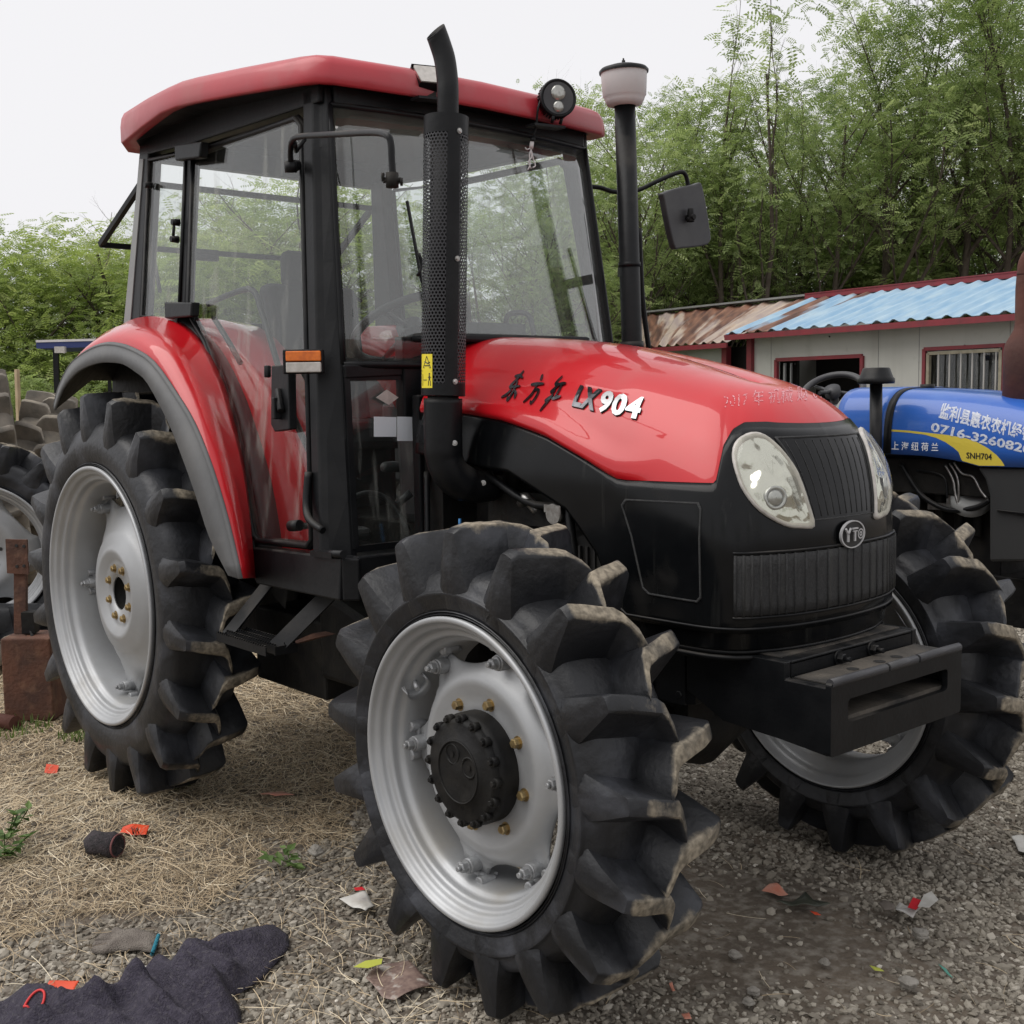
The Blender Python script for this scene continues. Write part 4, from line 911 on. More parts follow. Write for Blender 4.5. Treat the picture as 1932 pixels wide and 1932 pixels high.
# mirrors -----------------------------------------------------------------------------------------
mb = MB(); X = 1.30; a = [at(549, 322, y=-.66), at(548, 285, y=-.68), at(552, 265, y=-.70), at(570, 257, y=-.72), at(640, 253, y=-.80), at(700, 250, y=-.87), at(728, 254, y=-.90), at(737, 268, y=-.90), at(739, 300, y=-.90), at(741, 330, y=-.90)]
mb.tube(smooth_open(a, 4), .0088, 10); arm = obj('mirror_arm', mb, 'black', T, label='bare mirror arm without its mirror')
mb = MB(); mb.tube([at(549, 325, y=-.66), at(548, 305, y=-.665)], .020, 14); mb.tube([at(549, 312, y=-.66), at(560, 312, y=-.62)], .018, 12); mb.tube([at(556, 270, y=-.69), at(558, 285, y=-.65), at(575, 262, y=-.64)], .008, 8); obj('arm_socket', mb, 'black', arm)
mb = MB(); p = at(740, 340, y=-.90); mb.tube([p + V(0, 0, .018), p - V(0, 0, .018)], .016, 12)
mb.tube([p - RT * .022, p + RT * .022], .007, 8); mb.tube([p - RT * .026 + V(0, 0, .008), p - RT * .020 + V(0, 0, .008)], .011, 8); mb.tube([p + RT * .020 - V(0, 0, .004), p + RT * .026 - V(0, 0, .004)], .010, 8); obj('arm_clamp', mb, 'black_grime', arm)
xm = 1.36
mb = MB(); a = [at(1110, 352, x=1.20), at(1132, 354, x=1.22), at(1160, 362, x=1.25), at(1200, 360, x=1.28), at(1240, 342, x=1.32), at(1275, 327, x=1.35), at(1290, 326, x=1.36), at(1297, 342, x=1.36), at(1300, 370, x=1.36), at(1303, 398, x=1.36)]
mb.tube(smooth_open(a, 4), .0088, 10); arm2 = obj('mirror_arm', mb, 'black', T)
mb = MB(); q = [(1256, 362), (1312, 347), (1326, 352), (1341, 440), (1340, 455), (1330, 463), (1285, 468), (1272, 462), (1254, 378)]
f1 = [at(a, b, x=1.385) for a, b in q]; mb.prism(smooth_closed(f1, 3), (-.03, .0, 0)); mirr = obj('mirror', mb, 'leather', T, bevel=.006, label='dark rectangular side mirror seen from its back')
mb = MB(); p = at(1303, 404, x=1.405); mb.tube([p + V(0, 0, .022), p - V(0, 0, .030)], [.012, .016], 12); mb.tube([p + V(.02, 0, -.012), p - V(.02, 0, .012)], .012, 12); mb.tube([p + V(.0, .02, -.02), p - V(.0, .02, .02)], .007, 8); obj('mirror_clamp', mb, 'black_grime', mirr, bevel=.004)

# work lamps ------------------------------------------------------------------------------------------
c = at(1052, 186, x=1.40); s1 = ((c - CAM) @ FW) / FPX; nrm = unit(V(.86, -.40, .02))
mb = MB(); mb.lathe([(.012, -.045), (.040, -.045), (.055, -.028), (.064, -.010), (.067, .008), (.062, .014), (.058, .008), (.001, .008)], c, nrm, 40)
for k in range(36):
    a = 2 * math.pi * k / 36; r_ = unit(np.cross(nrm, (0, 0, 1))); u_ = np.cross(r_, nrm); dd = r_ * math.cos(a) + u_ * math.sin(a); mb.box(c + dd * .060 - nrm * .016, (.012, .0035, .04), (dd, np.cross(dd, nrm), nrm))
lamp = obj('round_work_lamp', mb, 'black', T)
mb = MB(); mb.disc(c + nrm * .0095, nrm, .056, 36); obj('lamp_face', mb, 'leather', lamp)
mb = MB(); u_ = unit(np.cross(np.cross(nrm, (0, 0, 1)), nrm))
for dz, rr2 in ((.018, .027), (-.030, .020)):
    mb.lathe([(rr2, .010), (rr2 * .92, .014), (rr2 * .5, .0165), (.001, .017)], c + u_ * dz, nrm, 28)
obj('lamp_lens', mb, 'lens_grey', lamp)
mb = MB(); mb.tube([c - u_ * .062 + V(0, -.02, 0), c - u_ * .085 + V(-.01, -.02, 0)], .006, 8); mb.tube([c - u_ * .062 + V(0, .02, 0), c - u_ * .085 + V(-.01, .02, 0)], .006, 8); mb.bar(at(1000, 236, x=1.37), at(1058, 242, x=1.37), .05, .008); obj('lamp_bracket', mb, 'black', lamp)
mb = MB(); w_ = smooth_open([at(1022, 185, x=1.37), at(1015, 205, x=1.37), at(1012, 235, x=1.36), at(1006, 258, x=1.35)], 4); mb.tube(w_, .004, 6); mb.tube([at(1006, 258, x=1.35), at(1004, 268, x=1.35)], .009, 8); obj('lamp_wire', mb, 'black', lamp)
mb = MB(); mb.tube([at(1004, 268, x=1.35), at(1002, 280, x=1.35)], .0095, 4); 
for pts in (((1001, 280), (1003, 296), (997, 305), (1002, 318)), ((1003, 280), (999, 292), (1000, 310), (996, 320)), ((1002, 282), (1006, 300), (1010, 312), (1005, 316)), ((1000, 280), (994, 282), (991, 278))): mb.tube(smooth_open([at(a, b, x=1.35) for a, b in pts], 3), .0025, 5)
obj('plug_and_wires', mb, 'white_plastic', lamp)
c = at(822, 140, x=1.36); mb = MB(); n1 = unit(V(.75, -.25, .55)); r_ = unit(np.cross(n1, (0, 0, 1))); r_ = r_ if r_ @ RT > 0 else -r_; u_ = np.cross(n1, r_); u_ = u_ if u_[2] > 0 else -u_
fo = [(-.075, .040), (.075, .040), (.078, .03), (.062, -.045), (-.062, -.045), (-.078, .03)]
F_ = [c + r_ * a + u_ * b for a, b in fo]; Bk = [c + r_ * a * .55 + u_ * (b * .5 - .01) - n1 * .07 for a, b in fo]
mb.grid([F_, [p - n1 * .02 for p in F_], Bk], 0, False, True); mb.add(Bk, [tuple(range(6))]); lamp2 = obj('square_work_lamp', mb, 'black', T)
mb = MB(); mb.prism([c + r_ * a * .9 + u_ * b * .85 - n1 * .004 for a, b in fo], n1 * .005); obj('lamp_lens', mb, 'clear_lens', lamp2)
mb = MB(); mb.bar(at(782, 185, x=1.36), at(840, 190, x=1.36), .05, .008); mb.bar(at(815, 185, x=1.36), c - n1 * .05, .03, .012); obj('lamp_bracket', mb, 'black', lamp2)

# inside the cab ------------------------------------------------------------------------------------------------
mb = MB(); mb.box((.42, 0, 1.40), (.46, .48, .12)); mb.prism([(.16, -.22, 1.42), (.30, -.22, 1.42), (.20, -.22, 2.02), (.10, -.22, 2.02)], (0, .44, 0)); mb.box((.42, 0, 1.2), (.3, .3, .36)); mb.box((.16, 0, 2.08), (.07, .26, .16)); obj('seat', mb, 'fabric_black', T, bevel=.04)
mb = MB(); cwh = V(1.02, -.10, 1.79); axw = unit((-.5, 0, .85)); mb.lathe([(  .215 + .016 * math.cos(a), .016 * math.sin(a)) for a in np.linspace(0, 2 * math.pi, 9)], cwh, axw, 48)
r_ = unit(np.cross(axw, (0, 1, 0))); 
for a in (0, 120, 240): mb.tube([cwh, cwh + .2 * (r_ * math.cos(R_(a)) + V(0, 1, 0) * math.sin(R_(a)))], .011, 8)
mb.tube([cwh, cwh - axw * .45], .03, 12); mb.lathe([(.05, -.02), (.05, .02), (.001, .03)], cwh, axw, 20); obj('steering_wheel', mb, 'leather', T)
mb = MB(); mb.prism([(1.12, -.25, 1.1), (1.34, -.25, 1.1), (1.36, -.25, 1.72), (1.24, -.25, 1.72), (1.10, -.25, 1.55)], (0, .5, 0)); obj('dashboard', mb, 'leather', T, bevel=.04)
mb = MB(); mb.tube([(1.1, -.3, 1.3), (1.1, .35, 1.3), ], .02); mb.box((.9, -.35, 1.06), (.25, .12, .05)); mb.box((.55, .42, 1.35), (.7, .2, .35)); obj('control_console', mb, 'leather', T, bevel=.02)
mb = MB(); mb.tube(smooth_open([at(770, 1000, x=1.2), at(740, 950, x=1.15), at(700, 930, x=1.15), at(660, 940, x=1.2)], 4), .010, 8); mb.tube([at(775, 930, x=1.25), at(750, 950, x=1.22)], .014, 8); obj('pedal', mb, 'leather', T)
mb = MB(); mb.box((1.24, .05, 1.775), (.14, .30, .05)); mb.tube(smooth_open([at(955, 620, x=1.28), at(958, 595, x=1.30), at(985, 590, x=1.30), at(1000, 600, x=1.32), at(1008, 635, x=1.34)], 4), .010, 8); obj('cowl_grab_handle', mb, 'leather', T)
mb = MB(); mb.box((1.43, 0, 1.735), (.10, .72, .03)); obj('bonnet_cowl', mb, 'black', T, bevel=.01)
mb = MB(); mb.tube(smooth_open([at(790, 478, x=1.38), at(796, 500, x=1.38), at(788, 520, x=1.38)], 2), .006, 6); mb.tube([(wsx(1.7) + .06, -.28, 1.66), (wsx(2.0) + .05, -.31, 2.02)], .005, 6); mb.bar((wsx(1.95) + .06, -.305, 1.92), (wsx(2.2) + .055, -.33, 2.18), .012, .008); obj('wiper', mb, 'black', wsh)
# white note papers in the lower pane
for x0, x1, y0, y1 in ((706, 748, 786, 824), (750, 790, 786, 832)):
    mb = MB(); mb.prism([V(*at(a, b, x=wsx(1.42) + .008)) for a, b in ((x0, y0), (x1, y0 + 1), (x1, y1), (x0, y1))], (-.002, 0, 0)); obj('paper_label', mb, 'white_ink', T, bevel=.0)
mb = MB(); mb.prism([V(*at(a, b, x=wsx(1.5) + .008)) for a, b in ((730, 735), (752, 750), (734, 764), (710, 750))], (-.002, 0, 0)); obj('diamond_sticker', mb, 'clear_lens', T)

# ================================================================== SETTING
def inst(name, tv, tf, pos, yaw, pitch, roll, scl, mats, tone=None, smooth_=False):
    "one mesh of many small copies (numpy): tv (n,3) template, tf faces of equal length, scl (N,3)"
    tv = np.array(tv, float); tf = np.array(tf); N = len(pos); n = len(tv)
    cy, sy, cp, sp_, cr, sr = np.cos(yaw), np.sin(yaw), np.cos(pitch), np.sin(pitch), np.cos(roll), np.sin(roll)
    Rm = np.empty((N, 3, 3)); Rm[:, 0, 0] = cy * cp; Rm[:, 0, 1] = cy * sp_ * sr - sy * cr; Rm[:, 0, 2] = cy * sp_ * cr + sy * sr
    Rm[:, 1, 0] = sy * cp; Rm[:, 1, 1] = sy * sp_ * sr + cy * cr; Rm[:, 1, 2] = sy * sp_ * cr - cy * sr; Rm[:, 2, 0] = -sp_; Rm[:, 2, 1] = cp * sr; Rm[:, 2, 2] = cp * cr
    L = tv[None] * np.asarray(scl)[:, None, :] if tv.ndim == 2 else tv * np.asarray(scl)[:, None, :]
    W = np.einsum('nij,nkj->nki', Rm, L) + np.asarray(pos)[:, None, :]
    n = W.shape[1]; F = (tf[None] + (np.arange(N) * n)[:, None, None]).reshape(-1, tf.shape[1])
    me = bpy.data.meshes.new(name); me.vertices.add(N * n); me.vertices.foreach_set('co', W.reshape(-1).astype(np.float32))
    k = F.shape[1]; me.loops.add(F.size); me.loops.foreach_set('vertex_index', F.reshape(-1).astype(np.int32))
    me.polygons.add(len(F)); me.polygons.foreach_set('loop_start', np.arange(0, F.size, k, dtype=np.int32))
    me.polygons.foreach_set('use_smooth', [smooth_] * len(F)); me.update(calc_edges=True); me.validate()
    if tone is not None:
        at_ = me.attributes.new('tone', 'FLOAT', 'POINT'); at_.data.foreach_set('value', np.repeat(tone, n).astype(np.float32))
    me.materials.append(M[mats] if isinstance(mats, str) else mats)
    o = bpy.data.objects.new(name, me); C.objects.link(o); PINV[o.name] = Matrix(); return o
def tone_mat(name, cols, rough=.85, trans=0, spec=.3, patch=None):
    "cols: list of (pos, colour) picked by the per-piece tone value"
    m = bpy.data.materials.new(name); m.use_nodes = True; n = m.node_tree.nodes; l = m.node_tree.links; b = n['Principled BSDF']
    a = n.new('ShaderNodeAttribute'); a.attribute_name = 'tone'; r = n.new('ShaderNodeValToRGB'); e = r.color_ramp.elements
    while len(e) < len(cols): e.new(.5)
    for q, (p, c) in zip(e, cols): q.position = p; q.color = (*c, 1)
    l.new(a.outputs['Fac'], r.inputs[0]); colr = r.outputs[0]
    b.inputs['Roughness'].default_value = rough; b.inputs['Specular IOR Level'].default_value = spec
    l.new(colr, b.inputs['Base Color'])
    if trans:
        t = n.new('ShaderNodeBsdfTranslucent'); mx_ = n.new('ShaderNodeMixShader'); mx_.inputs[0].default_value = trans
        hs_ = n.new('ShaderNodeHueSaturation'); hs_.inputs['Value'].default_value = 1.5; hs_.inputs['Saturation'].default_value = 1.1; l.new(colr, hs_.inputs['Color']); l.new(hs_.outputs[0], t.inputs[0])
        l.new(b.outputs[0], mx_.inputs[1]); l.new(t.outputs[0], mx_.inputs[2]); l.new(mx_.outputs[0], n['Material Output'].inputs[0])
    return m

# ---- ground --------------------------------------------------------
def ground_z(x, y):
    x = np.asarray(x, float); y = np.asarray(y, float)
    return .012 * np.sin(x * 2.1 + y * 1.3) * np.sin(y * 1.7 - x * .6) + .006 * np.sin(x * 5.3 + 1) * np.sin(y * 4.7) - .018
xs = np.concatenate([[-250, -120, -60, -30, -20, -14], np.linspace(-10, 9, 230), [12, 18, 30, 60, 120]])
ysg = np.concatenate([[-120, -60, -30, -15], np.linspace(-9, 12, 240), [16, 24, 40, 80, 160, 300]])
GX, GY = np.meshgrid(xs, ysg); GZ = ground_z(GX, GY) * (np.abs(GX) < 12) * (np.abs(GY) < 14)
vv = np.stack([GX, GY, GZ], -1).reshape(-1, 3); nx, ny = len(xs), len(ysg)
ff = [(j * nx + i, j * nx + i + 1, (j + 1) * nx + i + 1, (j + 1) * nx + i) for j in range(ny - 1) for i in range(nx - 1)]
mb = MB(); mb.v = [tuple(p) for p in vv]; mb.f = ff; mb.m = [0] * len(ff); mb.s = [True] * len(ff)
M['earth'] = mat('packed_earth', (.15, .12, .09), .95, noise=(2.2, (.085, .068, .052), .9), bump=(55, .9), dust=((.24, .215, .18), 30, .45, .7, 0))
tag(obj('ground', mb, 'earth'), kind='structure')
def px2g(pts): return np.array([at(a, b, z=0)[:2] for a, b in pts])
def inpoly(P, x, y):
    c = np.zeros(len(x), bool); n = len(P); j = n - 1
    for i in range(n):
        a = ((P[i, 1] > y) != (P[j, 1] > y)) & (x < (P[j, 0] - P[i, 0]) * (y - P[i, 1]) / (P[j, 1] - P[i, 1] + 1e-12) + P[i, 0]); c ^= a; j = i
    return c
def lowfreq(x, y, s, seed=0):
    r = np.random.default_rng(seed); v = 0
    for k in range(7):
        a = r.uniform(0, 2 * math.pi); f = s * r.uniform(.6, 2.2); v = v + np.sin((x * math.cos(a) + y * math.sin(a)) * f + r.uniform(0, 6)) / 7
    return v
straw_poly = px2g([(-250, 1300), (-250, 1790), (0, 1760), (110, 1740), (230, 1725), (330, 1725), (430, 1670), (560, 1590), (650, 1570), (700, 1480), (720, 1350), (760, 1250), (900, 1150), (700, 1100), (300, 1050), (-250, 1050)])
# gravel: dense near the viewer, thinner far off
def cloud(n, x0, x1, y0, y1): return rng.uniform(x0, x1, n), rng.uniform(y0, y1, n)
gx, gy = cloud(470000, -2.6, 6.0, -3.6, 5.2)
d = np.hypot(gx - CAM[0], gy - CAM[1]); vis = ((gx - CAM[0]) * FW[0] + (gy - CAM[1]) * FW[1]); lat = ((gx - CAM[0]) * RT[0] + (gy - CAM[1]) * RT[1])
k = (vis > .8) & (np.abs(lat) < vis * .56 + .8) & (d < 8.5)
gx, gy, d = gx[k], gy[k], d[k]
ins = inpoly(straw_poly, gx, gy); lf = lowfreq(gx, gy, 3.0, 3); lf2 = lowfreq(gx, gy, 7, 5)
dmp = at(1500, 1740, z=0)
keep = rng.random(len(gx)) < np.clip(1.15 + .8 * lf + .5 * lf2 - 1.1 * np.exp(-(((gx - dmp[0]) / .55) ** 2 + ((gy - dmp[1]) / .30) ** 2)), .06, 1) * np.where(ins, .10, 1) * np.clip(6.0 / d ** 1.1, .25, 1)
gx, gy, d = gx[keep][:190000], gy[keep][:190000], d[keep][:190000]; N = len(gx)
phi = (1 + 5 ** .5) / 2
ico = np.array([(-1, phi, 0), (1, phi, 0), (-1, -phi, 0), (1, -phi, 0), (0, -1, phi), (0, 1, phi), (0, -1, -phi), (0, 1, -phi), (phi, 0, -1), (phi, 0, 1), (-phi, 0, -1), (-phi, 0, 1)]) / 1.9
icf = [(0, 11, 5), (0, 5, 1), (0, 1, 7), (0, 7, 10), (0, 10, 11), (1, 5, 9), (5, 11, 4), (11, 10, 2), (10, 7, 6), (7, 1, 8), (3, 9, 4), (3, 4, 2), (3, 2, 6), (3, 6, 8), (3, 8, 9), (4, 9, 5), (2, 4, 11), (6, 2, 10), (8, 6, 7), (9, 8, 1)]
sz = np.exp(rng.normal(math.log(.0074), .36, N)); sz = np.clip(sz, .003, .019) * np.clip(d / 5, .9, 1.5)
scl = np.stack([sz * rng.uniform(.8, 1.5, N), sz * rng.uniform(.7, 1.1, N), sz * rng.uniform(.45, .85, N)], 1)
tvj = ico[None] * (1 + rng.uniform(-.32, .32, (N, 12, 1)))
M['gravel'] = tone_mat('crushed_stone', [(0, (.07, .06, .048)), (.25, (.17, .15, .122)), (.6, (.30, .27, .222)), (.93, (.44, .405, .345)), (1, (.60, .56, .49))], .9)
tn = np.clip(rng.normal(.5, .2, N) - .15 * (lowfreq(gx, gy, 2.5, 9) > .12), 0, 1)
tag(inst('gravel', tvj, icf, np.stack([gx, gy, ground_z(gx, gy) + sz * .25], 1), rng.uniform(0, 6.3, N), rng.uniform(-.5, .5, N), rng.uniform(-.5, .5, N), scl, 'gravel', tn), kind='stuff')
# straw mat
def straw_template(n=4, bend=.12):
    v, f = [], []
    for i in range(n + 1):
        t = i / n - .5; z = bend * (.25 - t * t); v += [(t, -.5, z), (t, .5, z)]
    for i in range(n): f.append((2 * i, 2 * i + 2, 2 * i + 3, 2 * i + 1))
    return np.array(v, float), f
sx_, sy_ = cloud(520000, -6.0, 3.2, -3.6, 5.5)
d = np.hypot(sx_ - CAM[0], sy_ - CAM[1]); vis = ((sx_ - CAM[0]) * FW[0] + (sy_ - CAM[1]) * FW[1]); lat = ((sx_ - CAM[0]) * RT[0] + (sy_ - CAM[1]) * RT[1])
k = (vis > .8) & (np.abs(lat) < vis * .56 + .8); sx_, sy_, d = sx_[k], sy_[k], d[k]
jx, jy = sx_ + .18 * lowfreq(sx_, sy_, 6, 51) + .1 * lowfreq(sx_, sy_, 17, 52), sy_ + .18 * lowfreq(sx_, sy_, 6, 53) + .1 * lowfreq(sx_, sy_, 17, 54)
ins = inpoly(straw_poly, jx, jy); lf = lowfreq(sx_, sy_, 2.2, 11)
edge = lowfreq(sx_, sy_, 1.4, 21)
pr_ = np.where(ins, np.clip(.9 + .4 * lf, .45, 1), np.where(lat[k] < -.05 * vis[k], .09 + .10 * edge, .006))
keep = rng.random(len(sx_)) < pr_; sx_, sy_, d = sx_[keep], sy_[keep], d[keep]; N = len(sx_)
tv, tf = straw_template(); ln = np.clip(np.exp(rng.normal(math.log(.085), .45, N)), .03, .26); wd = rng.uniform(.0011, .0026, N) * np.clip(d / 4.5, .9, 1.6)
flow = 2.75 + .9 * lowfreq(sx_, sy_, 1.1, 31); yaw = flow + rng.normal(0, .75, N)
curve = rng.uniform(-1, 1, (N, 1)); T4 = np.repeat(tv[None], N, 0); T4[:, :, 1] += 0
scl = np.stack([ln, wd, ln * rng.uniform(.2, 1.2, N)], 1)
bend = (T4[:, :, 0] ** 2) * curve * 1.1; T4 = T4.copy(); yy_ = T4[:, :, 1] * 1.0; T4[:, :, 1] = yy_ + bend * (ln / wd)[:, None] * .45
M['straw'] = tone_mat('dry_straw', [(0, (.07, .05, .028)), (.3, (.30, .225, .14)), (.65, (.56, .45, .30)), (1, (.76, .67, .50))], .75)
tn = np.clip(rng.normal(.55, .22, N) + .22 * lowfreq(sx_, sy_, 1.7, 41), 0, 1)
hz = ground_z(sx_, sy_) + rng.uniform(.002, .022, N) + .012 * np.clip(lf[keep], 0, 1)
tag(inst('straw', T4, tf, np.stack([sx_, sy_, hz], 1), yaw, rng.normal(0, .10, N), rng.uniform(-.7, .7, N), scl, 'straw', tn), kind='stuff')
# low green growth
def tufts(name, spots, n, h, label=None):
    P, Y, S, T_ = [], [], [], []
    for (px, py, r) in spots:
        c = at(px, py, z=0)
        for i in range(n):
            a = rng.uniform(0, 6.3); q = rng.uniform(0, 1) ** .6 * r; P.append((c[0] + math.cos(a) * q, c[1] + math.sin(a) * q, .0)); Y.append(rng.uniform(0, 6.3)); S.append((h * rng.uniform(.5, 1.2), .004, .004)); T_.append(rng.random())
    tv = np.array([(0, -1, 0), (0, 1, 0), (.5, -.8, 0), (.5, .8, 0), (.9, -.1, 0), (.9, .1, 0)], float); tf = [(0, 1, 3, 2), (2, 3, 5, 4)]
    return inst(name, tv, tf, P, np.array(Y), -rng.uniform(.6, 1.4, len(P)), np.zeros(len(P)), np.array(S), 'grass', np.array(T_))
M['grass'] = tone_mat('young_grass', [(0, (.05, .09, .02)), (1, (.17, .22, .07))], .7, .3)
tag(tufts('grass', [(720, 1290, .14), (800, 1280, .10), (580, 1290, .12), (300, 1390, .18), (230, 1405, .15), (160, 1388, .12), (20, 1375, .2), (640, 1265, .1), (1440, 1240, .1),   (330, 1480, .08)], 160, .055), kind='stuff')

# ---- trees ------------------------------------------------------------
M['bark'] = mat('grey_brown_bark', (.065, .05, .038), .95, noise=(14, (.11, .09, .07), .9), bump=(50, .6))
def leafm(name, a, b, c): return tone_mat(name, [(0, a), (.5, b), (1, c)], .55, .45, .35)
M['leaf_a'] = leafm('mid_green_leaves', (.15, .20, .075), (.28, .35, .14), (.44, .50, .24))
M['leaf_b'] = leafm('yellow_green_leaves', (.15, .205, .06), (.29, .36, .115), (.46, .51, .21))
M['leaf_c'] = leafm('dark_green_leaves', (.115, .17, .06), (.23, .30, .11), (.38, .44, .19))
def leaf_card(npairs=5, w=.16, l=.30):
    v, f = [], []
    for i in range(npairs):
        x = .15 + .75 * i / (npairs - 1)
        for s in (-1, 1):
            b = len(v); lw = w * .5; ll = l * (1 - .35 * abs(i / (npairs - 1) - .45))
            v += [(x, 0, 0), (x + lw * .9, s * ll * .45, .03), (x + lw * .2, s * ll, -.02), (x - lw * .6, s * ll * .5, .02)]; f.append((b, b + 1, b + 2, b + 3))
    b = len(v); v += [(-.25, -.006, 0), (-.25, .006, 0), (1.0, .006, 0), (1.0, -.006, 0)]; f.append((b, b + 1, b + 2, b + 3))
    b = len(v); v += [(.88, 0, 0), (1.0, .07, .02), (1.18, 0, -.02), (1.0, -.07, .02)]; f.append((b, b + 1, b + 2, b + 3))
    return np.array(v, float), f
PH_ = {}
def make_tree(name, seed, H, spread, stems, first, leafmat, nspr, spr, upright=.6, levels=3, label=None, cat='tree', blobs=0, loose=1.0):
    rg = random.Random(seed); r2 = np.random.default_rng(seed); mb = MB(); tips = []
    def branch(p, d, L, r, lev):
        n = 5; pts = [p]; q = p.copy(); dd = unit(d)
        for i in range(n):
            dd = unit(dd + V(rg.gauss(0, .10), rg.gauss(0, .10), rg.gauss(0, .05) + .05 * upright)); q = q + dd * L / n; pts.append(q.copy())
        mb.tube(pts, [r * (1 - .75 * i / n) for i in range(n + 1)], 8 if lev < 2 else 5, caps=False)
        if lev >= 2: tips.extend([(pts[i] * .5 + pts[i + 1] * .5, dd, q[2]) for i in range(1, n)])
        if lev < levels:
            m = rg.randint(4, 6) if lev else rg.randint(6, 8)
            for i in range(m):
                t = (.30 if lev == 0 else .2) + (.7 if lev == 0 else .75) * (i + rg.random() * .6) / m; k_ = min(int(t * n), n - 1); s = pts[k_] + (pts[k_ + 1] - pts[k_]) * (t * n - k_)
                a = rg.uniform(0, 2 * math.pi); out = unit(V(math.cos(a), math.sin(a), 0)); nd = unit(out * (1 - upright * .6) + unit(pts[k_ + 1] - pts[k_]) * (.75) + V(0, 0, .25 * upright))
                branch(s, nd, L * (.62 - .18 * t) * rg.uniform(.8, 1.2) * spread, r * (1 - .75 * t) * .6, lev + 1)
    for s in range(stems):
        a = rg.uniform(0, 6.28); lean = 0 if stems == 1 else .22
        branch(V(math.cos(a) * .08 * (stems > 1), math.sin(a) * .08 * (stems > 1), -.05), V(math.cos(a) * lean, math.sin(a) * lean, 1), H * .8 * rg.uniform(.85, 1.05), .015 * H / (stems ** .5), 0)
    tr = obj(name + '_proto', mb, 'bark'); me_t = tr.data; bpy.data.objects.remove(tr)
    tips = [t for t in tips if t[0][2] > first * H]
    if blobs:
        zs = H * .80; P = []
        cen = []
        for i in range(blobs):
            a, hh = r2.uniform(0, 6.3), r2.uniform(.10, .92) ** .8; rad = H * .36 * math.sqrt(max(1 - ((hh - .42) / .62) ** 2, .05)) * r2.uniform(.45, 1); cen.append((rad * math.cos(a), rad * math.sin(a), hh * zs, H * r2.uniform(.10, .19)))
        for i in range(nspr):
            cx__, cy__, cz__, cr__ = cen[r2.integers(0, blobs)]; d_ = r2.normal(0, 1, 3); d_ /= np.linalg.norm(d_); q = cr__ * r2.uniform(.55, 1.12); P.append((cx__ + d_[0] * q, cy__ + d_[1] * q, max(cz__ + d_[2] * q * .85, .05)))
        P = np.array(P)
    else:
        sub = r2.permutation(len(tips))[:max(int(len(tips) * .42), 30)]; idx = sub[r2.integers(0, len(sub), nspr)]; P = np.array([tips[i][0] for i in idx]) + r2.normal(0, .17 * loose, (nspr, 3)) * [1, 1, .8]
    P = P[P[:, 2] < np.percentile(P[:, 2], 98.5)] if not blobs and seed != 13 else P; nspr = len(P)
    tv, tf = leaf_card(); sc = spr * r2.uniform(.6, 1.25, nspr)
    dens = lowfreq(P[:, 0] * 2 + P[:, 2], P[:, 1] * 2 - P[:, 2], 2.2, seed)
    tn = np.clip(.45 + .35 * dens + r2.normal(0, .2, nspr), 0, 1)
    lf_ = inst('leaf_proto', tv, tf, P, r2.uniform(0, 6.3, nspr), r2.uniform(-.3, .9, nspr), r2.uniform(-.7, .7, nspr), np.repeat(sc[:, None], 3, 1), leafmat, tn)
    me_l = lf_.data; bpy.data.objects.remove(lf_); PH_[seed] = float(np.percentile(P[:, 2], 99)); return me_t, me_l
PT = {
    'tall_a': make_tree('t', 11, 7.0, .95, 1, .10, 'leaf_a', 2300, .23, .45),
    'tall_b': make_tree('t', 12, 7.0, .85, 2, .10, 'leaf_c', 2300, .22, .6),
    'airy': make_tree('t', 13, 7.0, .62, 3, .20, 'leaf_a', 1250, .24, 1.3, loose=.7),
    'willow': make_tree('t', 14, 6.0, 1.0, 2, .05, 'leaf_a', 3200, .20, .5),
    'hedge': make_tree('t', 15, 4.4, .8, 2, .06, 'leaf_b', 5200, .17, .35, blobs=34),
    'hedge2': make_tree('t', 16, 4.4, .8, 1, .05, 'leaf_b', 5200, .17, .3, blobs=40),
    'bush': make_tree('t', 17, 2.2, .9, 4, .02, 'leaf_a', 2600, .15, .2, levels=2, blobs=22),
}
PH = dict(tall_a=PH_[11], tall_b=PH_[12], airy=PH_[13], willow=PH_[14], hedge=PH_[15], hedge2=PH_[16], bush=PH_[17])
def place_tree(name, kind, px, D, H, label, cat='tree', group=None, wide=1.0, xy=None, rot=None):
    if xy is None:
        p = CAM + D * (FW + RT * (px - 966) / FPX)
    else: p = V(*xy, 0)
    k = H / PH[kind]; t = thing(name, label, cat, (p[0], p[1], 0), group); t.rotation_euler.z = rng.uniform(0, 6.3) if rot is None else rot
    t.scale = (k * wide, k * wide, k)
    for nm, me in zip(('trunk', 'crown'), PT[kind]):
        o = bpy.data.objects.new(nm, me); C.objects.link(o); o.parent = t
    return t
